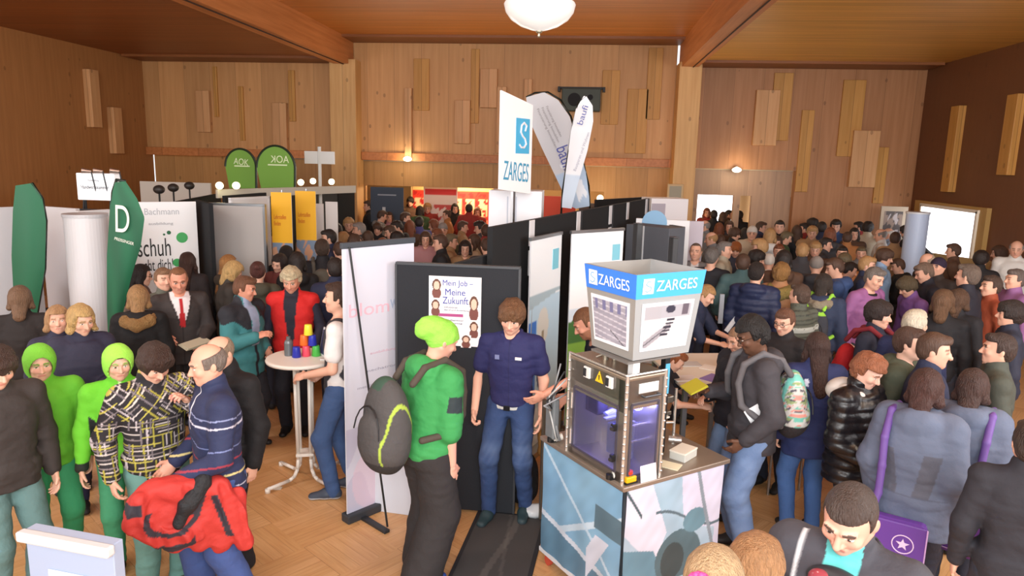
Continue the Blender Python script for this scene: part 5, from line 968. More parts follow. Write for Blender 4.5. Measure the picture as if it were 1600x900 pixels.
# ---------------------------------------------------------------- table behind the machine
a = atz(1040, 562, 1.0); c = atz(1150, 590, 1.0)
r = empty('counter_table', 'white topped counter table full of leaflets behind the machine', 'table', None, Matrix.Translation((1.12, 6.25, 0)) @ Matrix.Rotation(math.radians(12), 4, 'Z')); MB().box((0, 0, .985), (.72, 1.0, .03), bev=.008).build('tabletop', mat('e2ded4', .5), r)
for x in (-.3, .3):
    for y in (-.42, .42): MB().box((x, y, .485), (.04, .04, .97)).build('leg', mat('8a8e94', .4, .6), r)
LF = [('white sheet lying across the near corner of the counter table', 'e8e8ea', -.2, -.35, .3), ('purple leaflet on the counter table', '8a78b8', .05, -.30, .9), ('cream brochure at the right edge of the counter table', 'e0dcb8', .24, -.38, -.3), ('grey sheet at the back of the counter table', 'c8ccd0', -.1, .1, .2), ('white form on the counter table under the writing hand', 'f0f0ee', .1, .0, -.5)]
for lb, cc, x, y, rz in LF: o = MB().box((0, 0, .004), (.21, .15, .006)).build('leaflet', mat(cc, .6), M=Matrix.Translation((1.12+x, 6.25+y, 1.0)) @ Matrix.Rotation(rz, 4, 'Z')); tag(o, lb, 'leaflet', 'leaflets on the counter table')
r = empty('sign_holder', 'grey upright post with a white slanted holder on the counter behind the machine', 'sign holder', None, Matrix.Translation(atz(1125, 505, 1.02).tolist())); MB().box((0, 0, .17), (.05, .03, .34)).build('post', mat('a4a8b0', .4, .5), r); MB().box((.11, 0, .12), (.05, .02, .32), M=Matrix.Rotation(.55, 4, 'Y')).build('holder', wht, r)
# blue chairs under the counter
for k, (x, y, lb) in enumerate(((1.78, 6.1, 'blue seat chair half hidden beside the counter legs'), (1.95, 6.7, 'blue seat chair behind the one beside the counter legs'))):
    r = empty('blue_chair', lb, 'chair', 'blue chairs by the counter', Matrix.Translation((x, y, 0)) @ Matrix.Rotation(.4, 4, 'Z')); MB().box((0, 0, .45), (.38, .38, .03), bev=.012).build('seat', mat('3f7fd0', .5), r); MB().box((0, .18, .72), (.36, .025, .22), bev=.01).build('backrest', mat('3f7fd0', .5), r)
    for sx in (-.16, .16):
        for sy in (-.16, .16): MB().cyl((sx, sy, 0), (sx, sy, .44 if sy < 0 else .8), .011).build('leg', alu, r)
# ---------------------------------------------------------------- right side of the hall
P = atz(1409, 330, 2.1); r = empty('round_column_banner', 'tall pale blue cylindrical display column near the right wall', 'display column', None, Matrix.Translation((P[0], P[1]-.6, 0))); MB().cyl((0, 0, 0), (0, 0, 2.1), .17, n=40).build('column_body', mat('b8c8e4', .4), r); MB().cyl((0, 0, 2.1), (0, 0, 2.13), .18, n=40).build('column_cap', mat('d0d4dc', .4), r)
A, B, z0, z1 = pc(15.2, 1378, 1420, 322, 420); o, w, h = board('photo_panel', 'dark photo display panel in front of the right corner', 'display board', A, B, 0, z1, mat('b4a490', .7), .05); paint('print', w*.12, .4, w*.7, h-.5, 26, lambda u, v: mixc(mixc(fill((70, 60, 58), len(u)), vn(u*8, v*12, 1) > .55, (132, 112, 100)), vn(u*8, v*12, 5) > .66, (170, 160, 160)), o)
window(3, (XR-.09, 15.3), (XR-.09, 13.2), .3, 2.10, 2.4); tag(MB().box((XR-.03, 14.3, 1.08), (.1, 2.7, 2.2)).build('door_1', mat('b08c50', .6)), kind='structure')
o = board('wood_screen', 'pale wooden screen in front of the bright right doorway', 'screen', (XR-.8, 13.2), (XR-.3, 12.2), 0, 1.35, mat('b49868', .6), .04)[0]
# ---------------------------------------------------------------- people in front and in the middle distance
def zipc(c, line=(20, 20, 24), w=.006):
    def fn(V, f):
        q = f.tq(V); C = fill(c, len(V)); return mixc(C, (np.abs(q[:, 0]) < w) & (q[:, 1] < 0) & (q[:, 2] < .5), line)
    return fn
def backpack(fig, label, col, size=(.15, .10, .24), ctr=(0, .25, .22), colf=None, straps=(60, 60, 62), extra=None, sag=0, group=None, strapside=(1, -1)):
    root, f, M = fig; s = f.s; T = f.T; tp = f.tp; S = Shape(); c = np.array(ctr); a, b, h_ = size
    S.ell(tp(*c), np.array([a, b, h_])*s, T@rot('x', sag), .03); S.ell(tp(c[0], c[1]+.02, c[2]-h_*.35), np.array([a*.98, b*1.05, h_*.6])*s, T@rot('x', sag), .04); S.ell(tp(c[0], c[1]+b*.8, c[2]-h_*.25), np.array([a*.72, b*.45, h_*.5])*s, T@rot('x', sag), .012)
    V, Q = S.build(.011, .004, 30, 3); base = np.array([*tp(c[0], c[1], 0)[:2], V[:, 2].min()]); R0 = M @ Matrix.Translation(base.tolist()); r = empty('backpack', label, 'backpack', group, R0)
    mesh_obj('pack_body', V-base, Q, mat(None if colf else col, .8, bump=.3, bscale=40), r, True, colf(V, f) if colf else None)
    for sd in strapside:
        S = Shape(); e_ = .05+.12*(f.fat/s-1); pts = [tp(sd*.09, .15+e_, .40), tp(sd*.10, .08+e_, .50), tp(sd*.11, .0, .545), tp(sd*.12, -.075-e_, .47), tp(sd*.125, -.105-e_, .34), tp(sd*.16, -.085-e_, .20), tp(sd*(.195+e_*.5), -.01, .11), tp(sd*.15, .14, .06)]
        S.chain([np.array(p) for p in pts], [.022*s]*8, .01); V, Q = S.build(.009); mesh_obj('strap', V-base, Q, mat(straps, .8), r)
    seam = MB(); ps = [Vector((tp(c[0]+a*.8*math.cos(t_), c[1]+b*1.12, c[2]-h_*.2+h_*.62*math.sin(t_))-base).tolist()) for t_ in np.linspace(.1, math.pi-.1, 9)]; seam.tube(ps, .005, 6).build('zip', mat((30, 30, 32), .5), r)
    if extra: extra(r, f, base)
    return r
def loc3(f, M, p): return M @ Vector([float(x) for x in p])
def green_c(V, f):
    q = f.tq(V); C = fill((104, 196, 44), len(V)); sd = (np.abs(q[:, 0]) > .125) & (q[:, 2] < .30-.0*q[:, 0]) & (q[:, 2] > -.12) & (q[:, 1] > -.07) & (np.abs(q[:, 0]) < .21) & (np.abs(q[:, 1]) < .09)
    C = mixc(C, sd & (q[:, 2] < .30-(.21-np.abs(q[:, 0]))*1.2), (28, 32, 34)); C = mixc(C, (np.abs(q[:, 0]) < .006) & (q[:, 1] < 0) & (q[:, 2] > .3), (200, 240, 160)); return mixc(C, (V[:, 2] < f.wr[1][2]+.045) & (np.abs(q[:, 0]) > .2), (30, 36, 30))
gb = person("boy in bright green jacket, lime hood and green trousers beside the patterned jacket", 183, 541, 2, 1.57, head=(10, 6, 0), arms=((.05, .05, -.5), (.09, .04, -.53)), jcol=green_c, jc=(104, 196, 44), hem=.80, tc=(66, 146, 104), te=.016, sc=(20, 20, 22), hair='hood', hc=(158, 232, 84), je=.026, seed=3, fat=.93)
# dark fringe under the lime hood
def under_hair(root, f, M): V, Q = hair_mesh(f, 'crop', .006, 4); mesh_obj('hair', V, Q, mat((40, 28, 24), .6, kind='hair', bump=.5), root)
under_hair(*gb)
def plaid(V, f):
    C = fill((34, 31, 36), len(V)); x, y, z = V.T; g = np.where(f.tq(V)[:, 2] > .30, 1, 0)
    a1 = np.where(g, x*.7+z*.7, x); a2 = np.where(g, x*.7-z*.7, z); w = .0036
    for k, (a_, c_, cc) in enumerate(((a1, a2, (196, 186, 190)), (a2, a1, (206, 196, 190)), (a1+.021, a2, (168, 160, 60)), (a2+.017, a1, (186, 176, 80)), (a1+.033, a2, (120, 112, 118)), (a2+.03, a1, (130, 120, 120)))):
        u = a_/.052; i = np.floor(u); fr = np.abs(u-i-.5)*.052; on = np.sin(i*12.9+np.floor((c_+i*.013)/.085)*78.2+k)*43758; on = on-np.floor(on); C = mixc(C, (fr < w) & (on > .48), cc)
    return C
person('boy in a black jacket with white and yellow line pattern, head bowed', 247, 543, 18, 1.63, head=(34, 10, 0), arms=((-.03, .20, -.05), (.09, .04, -.50)), jcol=plaid, collar='stand', hem=.80, je=.03, tc=(104, 150, 142), te=.02, hair='mop', hc=(62, 42, 34), sc=(70, 80, 60), seed=5, jfreq=22, q=.9, curl=(55, 40))
def stripes(V, f):
    q = f.tq(V); C = fill((38, 46, 80), len(V)); z = q[:, 2]+.02*np.sin(q[:, 0]*12)
    for z0, w, c in ((.345, .005, (206, 206, 222)), (.215, .0035, (120, 132, 180)), (.13, .006, (150, 52, 70)), (.045, .005, (206, 190, 130)), (-.035, .005, (200, 204, 226)), (.39, .004, (140, 150, 190)), (-.10, .004, (160, 170, 205))): C = mixc(C, np.abs(z-z0) < w, c)
    return mixc(C, (np.abs(q[:, 0]) < .007) & (q[:, 1] < 0) & (q[:, 2] > .28), (220, 220, 228))
sm = person("man in navy sweater with thin white and red stripes, red jacket over his arm", 318, 537, -78, 1.74, head=(12, 0, 0), arms=((-.02, .26, -.38), (.02, .20, -.42)), jcol=stripes, je=.022, hem=.84, tc=(62, 84, 140), te=.02, baggy=.012, hair='ring', hc=(124, 112, 104), sc=(60, 70, 90), skin=(222, 166, 142), feet=((.14, .12), (-.12, -.1)), seed=6, fat=1.06, q=.85)
# red jacket over his arm
root, f, M = sm
def redj(V, f):
    u = V[:, 1]-f.wr[0][1]; v = V[:, 2]-f.wr[0][2]; C = fill((184, 50, 44), len(V)); K = (46, 44, 54)
    C = mixc(C, (np.abs(np.sqrt(((u+.05)/1.3)**2+(v+.15)**2)-.10) < .013) & (v < -.1), K); C = mixc(C, (np.abs(np.sqrt(((u+.05)/1.2)**2+(v+.13)**2)-.215) < .03) & (v < -.2) & (u < .06), K)
    C = mixc(C, (np.abs(u-.07-.3*(v+.12)) < .04) & (np.abs(v+.12) < .05), K); C = mixc(C, (np.abs(u-.20+.28*(v+.2)) < .018) & (v < -.08) & (v > -.36), K); return mixc(C, (np.abs(u+.235) < .035) & (np.abs(v+.06) < .035), K)
S = Shape(); w0 = f.wr[0]; sx = w0+np.array([.05, 0, 0])
S.ell(sx+np.array([0, .02, -.03]), (.085, .22, .075), rot('x', -14), .04)
for dy, dz, ry, rz_, rx_ in ((-.17, -.13, .10, .16, 8), (-.02, -.19, .12, .20, -4), (.13, -.21, .11, .22, -14), (.25, -.28, .085, .20, -20)): S.ell(sx+np.array([.012, dy, dz]), (.05, ry, rz_), rot('x', rx_), .03)
S.chain([sx+np.array([.03, .20, -.06]), sx+np.array([.05, .27, -.22]), sx+np.array([.03, .33, -.44])], [.06, .058, .05], .02)
S.chain([sx+np.array([.05, -.20, -.02]), sx+np.array([.06, -.24, -.14]), sx+np.array([.06, -.10, -.27]), sx+np.array([.05, .06, -.30])], [.045, .05, .055, .05], .015)
S.fn(lambda P: (.014*np.sin((P[:, 1]-w0[1])*34+6*(P[:, 2]-w0[2]))+.010*np.sin((P[:, 1]-w0[1])*71+9*(P[:, 2]-w0[2]))+np.abs(P[:, 0]-sx[0]-.012)-.068)+0*P[:, 0], sx-.6, sx+.6, .01, 'i')
V, Q = S.build(.0085, .008, 40, 2); base = np.array([w0[0], w0[1], V[:, 2].min()]); rj = empty('red_jacket', "red ski jacket with black patches hanging over the striped sweater man's arm", 'jacket', None, M @ Matrix.Translation(base.tolist())); mesh_obj('jacket_body', V-base, Q, mat(None, .7, bump=.3, bscale=25), rj, True, redj(V, f))
S = Shape(); S.chain([w0+np.array([.085, .12, .0])-base, w0+np.array([.11, .03, -.10])-base, w0+np.array([.11, -.02, -.20])-base], [.05, .045, .03], .03); V, Q = S.build(.0085, .008, 40); mesh_obj('lining', V, Q, mat((26, 28, 32), .7, bump=.5, bscale=50), rj)
person('bald man in a black jacket close behind the man in the striped sweater', 334, 528, -50, 1.70, head=(25, 0, 0), jc=(22, 22, 26), hair='ring', hc=(150, 130, 110), tc=(24, 24, 30), je=.035, hem=.74, fat=1.1, seed=8, sc=(20, 18, 18))
person("blonde woman in dark navy coat standing behind the lime hooded boy", 127, 477, 14, 1.66, head=(16, 10, 0), arms=('fold', 'fold'), jc=(44, 44, 66), hair='bob', hc=(196, 160, 104), fem=True, tc=(40, 46, 80), je=.035, fat=1.1, hem=.74, seed=9)
fh = person("person in black coat with fur trimmed hood, back turned, below the green letter flag", 215, 446, 172, 1.62, head=(8, 0, 0), jc=(16, 16, 20), hair='bob', hc=(164, 126, 84), fem=True, tc=(30, 30, 40), je=.04, hem=.62, seed=10, collar='hood')
def fur(fig, c, r=1.0):
    root, f, M = fig; S = Shape(); tp = f.tp; S.chain([tp(-.11, .02, .49), tp(-.10, .13, .46), tp(0, .19, .43), tp(.10, .13, .46), tp(.11, .02, .49)], [.035*r, .045*r, .05*r, .045*r, .035*r], .02); V, Q = S.build(.009, .009, 75, 4); mesh_obj('fur_trim', V, Q, mat(c, .95, bump=.9, bscale=90, var=.4), root)
fur(fh, (150, 116, 72), 1.15)
def suit(V, f):
    q = f.tq(V); C = fill((58, 52, 52), len(V)); x = np.abs(q[:, 0]); t = q[:, 2]; fr = q[:, 1] < .01
    C = mixc(C, fr & (x < .012+.075*np.clip((t-.22)/.26, 0, 1)) & (t > .22), (226, 222, 226)); C = mixc(C, fr & (x < .017+.008*(t < .34)) & (t > .20) & (t < .475), (176, 28, 36)); C = mixc(C, fr & (np.abs(x-.018-.085*np.clip((t-.2)/.28, 0, 1)) < .003) & (t > .2), (38, 34, 34)); C = mixc(C, fr & (x < .003) & (t < .21), (34, 30, 32)); return C
su = person("man in dark grey suit, white shirt and red tie reading a paper", 278, 418, 8, 1.75, head=(20, -4, 0), arms=((-.04, .24, -.36), (.0, .22, -.30)), q=.8, jcol=suit, jname='suit_jacket', je=.024, hem=.78, collar=None, hair='thin', hc=(136, 92, 62), skin=(214, 150, 126), tc=(48, 44, 46), seed=11, jamp=.004, fat=1.05)
def held(fig, i, name, label, cat, dims, col, off=(0, -.09, .02), rx=35, rz=20, n=3, group=None):
    root, f, M = fig; w = f.wr[i]+nrm(f.wr[i]-f.el[i])*.09*f.s+np.array(off)*f.s*0+np.array([0, 0, .015]); r = empty(name, label, cat, group, M @ Matrix.Translation((w+np.array(off)*.4).tolist()) @ Matrix(rot('z', rz).tolist()).to_4x4() @ Matrix(rot('x', rx).tolist()).to_4x4())
    b = MB(); 
    for k in range(n): b.box((0, 0, k*dims[2]*1.4), (dims[0]-.01*k, dims[1]-.006*k, dims[2]), Matrix.Rotation(.05*k, 4, 'Z'))
    b.build('sheets', mat(col, .7), r); return r
held(su, 0, 'newspaper', 'folded pale paper in the hands of the man with the red tie', 'newspaper', (.30, .12, .006), (196, 190, 168), (-.1, -.05, .03), 20, 30)
def tealc(V, f):
    q = f.tq(V); C = fill((58, 126, 132), len(V)); t = q[:, 2]; C = mixc(C, (t > .33+.05*np.sin(q[:, 0]*20)) & (np.abs(q[:, 0]) > .06), (34, 36, 44)); C = mixc(C, (q[:, 1] < 0) & (np.abs(q[:, 0]) < .05) & (t > .12), (150, 162, 190)); return mixc(C, (np.abs(q[:, 0]) < .02) & (q[:, 1] < 0) & (t <= .12), (30, 34, 44))
te = person("man in teal and black outdoor jacket over a blue shirt, one hand raised", 385, 431, 48, 1.70, head=(14, 25, 0), arms=((.0, .10, -.40), (-.06, .26, -.20)), jcol=tealc, je=.038, hem=.76, collar='stand', hair='short', hc=(112, 74, 52), skin=(214, 150, 126), tc=(30, 32, 40), fat=1.05, seed=12)
def vestc(V, f): q = f.tq(V); C = fill((206, 34, 34), len(V)); return mixc(C, (np.abs(q[:, 0]) < .022+.045*np.clip((q[:, 2]-.0)/.45, 0, 1)) & (q[:, 1] < 0), (34, 34, 48))
person("older man with white-blond hair in a red vest at the bistro table", 453, 420, -12, 1.74, head=(24, 0, 0), arms=((.04, .16, -.46), (.05, .14, -.47)), jcol=vestc, jname='vest', vest=True, inner=(40, 40, 58), je=.036, hem=.82, hair='curly', hc=(206, 190, 156), skin=(222, 160, 134), tc=(24, 26, 36), sc=(18, 18, 20), fat=1.05, seed=13)
person('woman in profile with dark long hair, glasses and pale coat beside the job banner', 222, 413, 82, 1.64, head=(10, 0, 0), jc=(120, 96, 92), hair='long', hc=(34, 24, 24), fem=True, glasses=True, seed=14)
person('woman with long dark brown hair seen from behind next to the grey partition', 292, 394, 160, 1.66, jc=(44, 38, 40), hair='long', hc=(66, 42, 34), fem=True, seed=15)
person('person with light brown hair half hidden behind the man with the red tie', 254, 418, 20, 1.64, jc=(96, 98, 88), hair='short', hc=(140, 104, 76), seed=16)
person('blonde woman in a black cardigan facing the room before the grey partition', 345, 362, -8, 1.70, jc=(36, 34, 44), hair='long', hc=(186, 140, 96), fem=True, arms=('pocket', 'fold'), seed=17)
person('woman with long wavy blonde hair and a cream hood seen from behind', 356, 398, 120, 1.64, jc=(74, 66, 56), hair='long', hc=(176, 126, 74), fem=True, collar='hood', seed=18)
person('person with blonde hair bowed forward beside the cream hooded woman', 372, 410, 100, 1.60, head=(35, 0, 0), jc=(60, 56, 52), hair='bob', hc=(204, 168, 112), fem=True, seed=18.5)
person('dark haired woman in a beige pullover between grey partition and yellow poster', 426, 362, -5, 1.68, jc=(150, 142, 132), hair='bun', hc=(44, 30, 28), fem=True, arms=('fold', 'fold'), seed=19)
person("person with red-brown bun and olive parka, back turned, beside the white-blond man", 402, 408, 175, 1.62, jc=(72, 72, 60), hair='bun', hc=(84, 44, 38), fem=True, collar='hood', je=.035, seed=20)
person('person with dark wavy hair and red collar looking sideways behind the white-blond man', 436, 398, -40, 1.62, head=(20, 0, 15), jc=(96, 44, 40), hair='bob', hc=(46, 34, 30), fem=True, seed=21)
person('person in black with dark hair standing behind the red vested man', 447, 384, 170, 1.68, jc=(26, 26, 30), hair='bob', hc=(30, 24, 24), seed=22)
bp = person('man in a black jacket carrying a grey backpack, back turned, behind the bistro table', 503, 373, 178, 1.80, jc=(28, 28, 34), hair='short', hc=(66, 50, 40), je=.03, seed=23, arms=('pocket', 'pocket'), tc=(40, 44, 60))
backpack(bp, 'grey-green backpack on the man in the black jacket behind the bistro table', (92, 90, 82), straps=(86, 84, 78))
person('man in a light blue shirt leaning towards the yellow posters', 490, 346, 75, 1.74, lean=18, jc=(150, 176, 214), je=.014, jname='shirt', hair='short', hc=(96, 66, 48), seed=24, tc=(50, 54, 70))
def capsl(V, f): q = f.tq(V); C = fill((52, 54, 62), len(V)); return mixc(C, np.abs(q[:, 0]) > .155, (224, 220, 218))
person("man in grey shirt with white sleeves half hidden behind the roll-up banner", 0, 0, -100, 1.82, at=(-1.93, 5.40), arms=((-.05, .24, -.36), (.02, .16, -.42)), jcol=capsl, jname='shirt', je=.012, sleeve='short', collar=None, hem=.88, hair='short', hc=(70, 50, 40), tc=(58, 84, 128), sc=(58, 68, 84), sole=(190, 196, 204), seed=25, feet=((.12, -.06), (-.08, .08)))
# centre pair
def bluec(V, f): q = f.tq(V); C = fill((36, 38, 88), len(V)); C = mixc(C, (np.abs(q[:, 0]-.012) < .003) & (q[:, 1] < 0), (28, 30, 74)); return mixc(C, (np.abs(np.abs(q[:, 0])-.075) < .045) & (np.abs(q[:, 2]-.335) < .003) & (q[:, 1] < 0), (28, 30, 74))
def jeansc(V, f): C = fill((52, 76, 122), len(V)); k = f.kn[0][2]; fr = V[:, 1] < .0; C = mixc(C, np.clip(1-np.abs(V[:, 2]-k-.1)/.22, 0, 1)*.45*(vn(V[:, 0]*40, V[:, 2]*18)+.2)*fr, (140, 160, 190)); return mixc(C, vn(V[:, 0]*30, V[:, 2]*24, 5)*.35, (34, 52, 92))
def blue_extra(root, f, M):
    g = lambda x, t: f.tp(x, -.128, t)
    for nm, x, t, w, h_, c in (('name_tag', .085, .36, .05, .022, (232, 232, 236)), ('chest_emblem', -.075, .36, .035, .035, (120, 128, 170))):
        o = MB().box((0, 0, 0), (w, .006, h_), bev=.001).build(nm, mat(c, .5), root); o.matrix_local = Matrix.Translation(g(x, t).tolist()) @ Matrix(f.T.tolist()).to_4x4()
    V, Q = Shape().loft(f.pel, np.eye(3), np.array([-.062, -.022]), np.array([.180, .178]), np.array([.130, .128]), np.array([.012, .010]), k=.01, rnd=.006, sq=2.2).build(.008); mesh_obj('belt', V, Q, mat((206, 208, 206), .5), root)
    MB().box((0, -.118, 0), (.05, .012, .04), bev=.003).build('belt_buckle', mat('24262c', .4, .6), root, M=None).location = (0, f.pel[1]-.008, f.pel[2]-.042)
bm = person('young man in a navy blue work shirt and jeans with a white belt, looking down', 784, 459, -14, 1.80, at=(-.50, 5.22), head=(22, 4, 4), lean=3, arms=((.06, .0, -.53), (.05, .14, -.50)), jcol=bluec, jname='shirt', je=.016, hem=.95, sleeve='short', collar='shirt', hair='mop', hc=(116, 80, 52), skin=(232, 180, 156), tcol=jeansc, te=.010, sc=(40, 62, 68), sole=(60, 66, 70), feet=((.13, .03), (-.13, -.10)), seed=26, extra=blue_extra, q=.8, curl=(30, 75), jamp=.004)
def grc(V, f):
    q = f.tq(V); C = fill((54, 146, 78), len(V)); C = mixc(C, (np.abs(q[:, 0]) > .12) & (np.abs(q[:, 2]-.30) < .05) & (np.abs(q[:, 1]) < .05), (40, 52, 56)); C = mixc(C, (np.abs(q[:, 0]-.11) < .004) & (q[:, 1] > -.05), (44, 130, 70)); return C
gh = person('man in a green jacket, lime slouch beanie and baggy black trousers wearing a large backpack', 700, 502, 128, 1.80, lean=8, fat=1.12, head=(22, -14, 0), arms=((.05, .10, -.52), (.02, .0, -.55)), jcol=grc, je=.030, hem=.86, sleeve='elbow', collar='hood', hair='slouch', hc=(150, 226, 84), tc=(44, 41, 42), te=.03, baggy=.05, sc=(48, 78, 150), sole=(200, 214, 236), feet=((.11, -.06), (-.10, .10)), skin=(226, 170, 148), seed=27, q=.8, at=None)
def packc(V, f):
    q = f.tq(V); C = fill((72, 70, 70), len(V)); C = mixc(C, (np.abs(q[:, 0]-.115) < .012), (58, 84, 76)); C = mixc(C, (np.abs(q[:, 0]+.12+.1*q[:, 2]) < .006) & (q[:, 1] > .2), (160, 184, 70)); C = mixc(C, (q[:, 2] < -.08), (44, 44, 46)); C = mixc(C, (np.abs(q[:, 0]+.0) < .05) & (q[:, 2] > .36), (50, 78, 64)); return C
def pack_bits(r, f, base):
    MB().box((0, 0, 0), (.03, .06, .05), bev=.008).build('side_buckle', mat('a8acac', .4, .5), r, M=None).location = (f.tp(.155, .24, .12)-base).tolist()
    V, Q = Shape().ell(f.tp(.02, .36, .0)-base, (.12, .05, .10), f.T, .02).build(.01, .004, 30); mesh_obj('hanging_pouch', V, Q, mat((26, 26, 28), .8), r)
    MB().tube([(f.tp(-.06, .35, .38)-base).tolist(), (f.tp(-.05, .42, .22)-base).tolist(), (f.tp(-.07, .40, .04)-base).tolist(), (f.tp(-.04, .38, -.06)-base).tolist()], .010).build('neon_cord', mat('d4e848', .6), r, smooth=True)
backpack(gh, 'large dark backpack with neon cords on the man with the lime beanie', (54, 52, 52), (.175, .13, .31), (0, .30, .13), packc, (72, 64, 56), pack_bits, -10)
MB().tube([(gh[1].wr[0]+np.array([.03*math.cos(a), .03*math.sin(a), .03])).tolist() for a in np.linspace(0, 6.28, 10)], .005).build('bracelet', mat('3a3c40', .4, .6), gh[0])
le = person("man with short ginger hair and dark shirt leaning over behind the machine", 906, 482, -78, 1.80, lean=26, head=(22, 0, 0), arms=((.06, .47, -.30), (.0, .2, -.45)), jc=(34, 36, 52), jname='shirt', je=.012, sleeve='short', collar=None, hair='crop', hc=(128, 88, 60), beard=(150, 100, 70), skin=(222, 160, 136), tc=(38, 42, 60), seed=28, q=.85, curl=(25, 30))
# right side
person('grey haired man in a grey suit facing the room beside the mauve paper wall', 1088, 379, -6, 1.76, jcol=lambda V, f: mixc(fill((118, 116, 118), len(V)), (f.tq(V)[:, 1] < 0) & (np.abs(f.tq(V)[:, 0]) < .05*np.clip((f.tq(V)[:, 2]-.2)/.25, 0, 1)), (222, 224, 230)), hair='thin', hc=(110, 92, 80), collar=None, seed=30)
person("grey haired man in black suit, back turned, talking to the grey suited man", 1113, 386, 165, 1.78, jc=(34, 36, 44), hair='short', hc=(112, 106, 102), collar=None, seed=31)
person('grey haired man in a beige jacket in profile next to the black suited man', 1132, 377, 80, 1.76, jc=(176, 168, 150), hair='short', hc=(132, 126, 122), seed=32)
person('ginger haired boy in a slate blue jacket holding a white paper', 1150, 379, 2, 1.66, head=(20, 0, 0), jc=(64, 70, 88), hair='mop', hc=(168, 98, 50), arms=('fold', 'fold'), seed=33)
person('man in a navy hooded puffer jacket seen from behind near the counter', 1183, 409, 168, 1.76, jc=(34, 44, 78), hair='short', hc=(40, 32, 30), collar='hood', je=.045, hem=.74, puff=True, jrough=.6, seed=34)
ft = person('person in a long tan coat with a raised fur hood, back turned', 1222, 412, 172, 1.70, jc=(176, 128, 92), hair='curly', hc=(150, 110, 62), hname='hood', je=.05, hem=.55, flare=.04, seed=35, tc=(60, 50, 50), fem=True); fur(ft, (142, 124, 70), 1.5)
wo = person('woman with blonde tied hair in a navy sweatshirt writing at the counter', 1112, 447, 75, 1.62, lean=20, head=(25, 0, 0), arms=((.0, .36, -.30), (-.05, .33, -.32)), jc=(34, 42, 68), hair='pony', hc=(176, 136, 90), fem=True, je=.018, sleeve='elbow', seed=36, curl=(50, 60))
tt = text('6', -.03, 0, .05, .08, mat('c8ccd4', .6), wo[0], ('up', -.16)) if False else None
person('person with auburn hair bending over the counter behind the lantern sign', 1066, 548, 85, 1.42, lean=20, head=(30, 0, 0), arms=((.0, .42, -.26), (-.05, .42, -.24)), jc=(36, 34, 44), sleeve='short', je=.016, hair='short', hc=(150, 88, 52), seed=37, curl=(60, 60))
def bagp(V, f):
    q = f.tq(V); C = fill((206, 206, 204), len(V)); n1 = vn(q[:, 0]*50, q[:, 2]*40, 1); n2 = vn(q[:, 0]*44+3, q[:, 2]*46, 4); C = mixc(C, n1 > .60, (110, 190, 176)); C = mixc(C, n2 > .64, (222, 150, 140)); C = mixc(C, (n1 < .36), (90, 88, 98)); C = mixc(C, (n2 < .34), (150, 170, 120)); C = mixc(C, np.abs(q[:, 0]-.07) < .02, (120, 200, 190)); return mixc(C, q[:, 2] < .05, (44, 40, 44))
tr = person('man in a black track jacket with white piping partly hidden behind the taller grey jacket', 1152, 509, -55, 1.60, head=(20, 0, 0), jcol=lambda V, f: mixc(fill((32, 34, 44), len(V)), (np.abs((f.tq(V)[:, 0])-.17-.03*np.sin(f.tq(V)[:, 2]*9)) < .005) & (f.tq(V)[:, 1] < .0), (210, 212, 218)), hair='crop', hc=(170, 136, 108), je=.035, arms=((.12, .14, -.40), 'fold'), tc=(122, 150, 190), fat=1.15, seed=38)
bg = person('tall dark skinned man with glasses in a charcoal hooded jacket and pale jeans', 1168, 497, -72, 1.80, head=(26, 0, 0), arms=((.04, .12, -.46), (-.04, .28, -.24)), jc=(60, 58, 64), collar='hood', je=.036, hem=.80, hair='afro', hc=(22, 18, 18), skin=(104, 72, 56), lip=(96, 56, 48), glasses=True, tcol=lambda V, f: mixc(fill((122, 148, 190), len(V)), vn(V[:, 1]*30, V[:, 2]*22, 2)*.5, (84, 112, 160)), te=.022, baggy=.012, sc=(40, 34, 34), seed=39, q=.85)
backpack(bg, 'white and turquoise patterned backpack on the man in the charcoal jacket', (206, 206, 204), (.15, .10, .24), (0, .25, .17), bagp, (96, 94, 98))
held(bg, 1, 'brochure', 'yellow brochure held by the man in the charcoal jacket', 'brochure', (.20, .14, .004), (206, 204, 60), (0, -.08, .04), 25, 10, 2)
o = MB().box((0, 0, 0), (.004, .12, .10), bev=.001).build('paper_card', mat('eceef2', .6)); o.matrix_world = bg[2] @ Matrix.Translation((bg[1].tp(.19, -.05, .16)).tolist()) @ Matrix.Rotation(.6, 4, 'X'); tag(o, 'white card pinned to the front of the charcoal jacket', 'card')
person('person with reddish hair, glasses and black cardigan looking towards the counter', 1226, 482, -28, 1.64, head=(14, 0, 0), jc=(34, 32, 36), hair='short', hc=(112, 76, 58), glasses=True, je=.03, fem=True, seed=40, arms=('low', 'fold'))
def navyr(V, f): q = f.tq(V); C = fill((40, 50, 96), len(V)); C = mixc(C, (np.abs(np.abs(q[:, 0])-.10) < .014) & (np.abs(q[:, 2]-.40) < .03) & (q[:, 1] > 0), (206, 214, 236)); return C
ln = person('woman with long dark brown hair in a navy jacket and blue jeans, back turned', 1280, 519, -160, 1.62, jcol=navyr, je=.04, hem=.72, hair='long', hc=(62, 40, 34), fem=True, tc=(70, 104, 160), sc=(40, 36, 34), seed=41, q=.9)
def blk_green(V, f): q = f.tq(V); C = fill((84, 88, 78), len(V)); C = mixc(C, (np.abs(q[:, 2]-.32) < .03), (176, 182, 176)); return mixc(C, (np.abs(np.sin(q[:, 2]*70)) > .93), (58, 62, 56))
person('boy with short dark hair in a grey-green quilted jacket turned to the left', 1252, 443, -125, 1.68, jcol=blk_green, puff=True, je=.035, hair='short', hc=(84, 66, 56), seed=42)
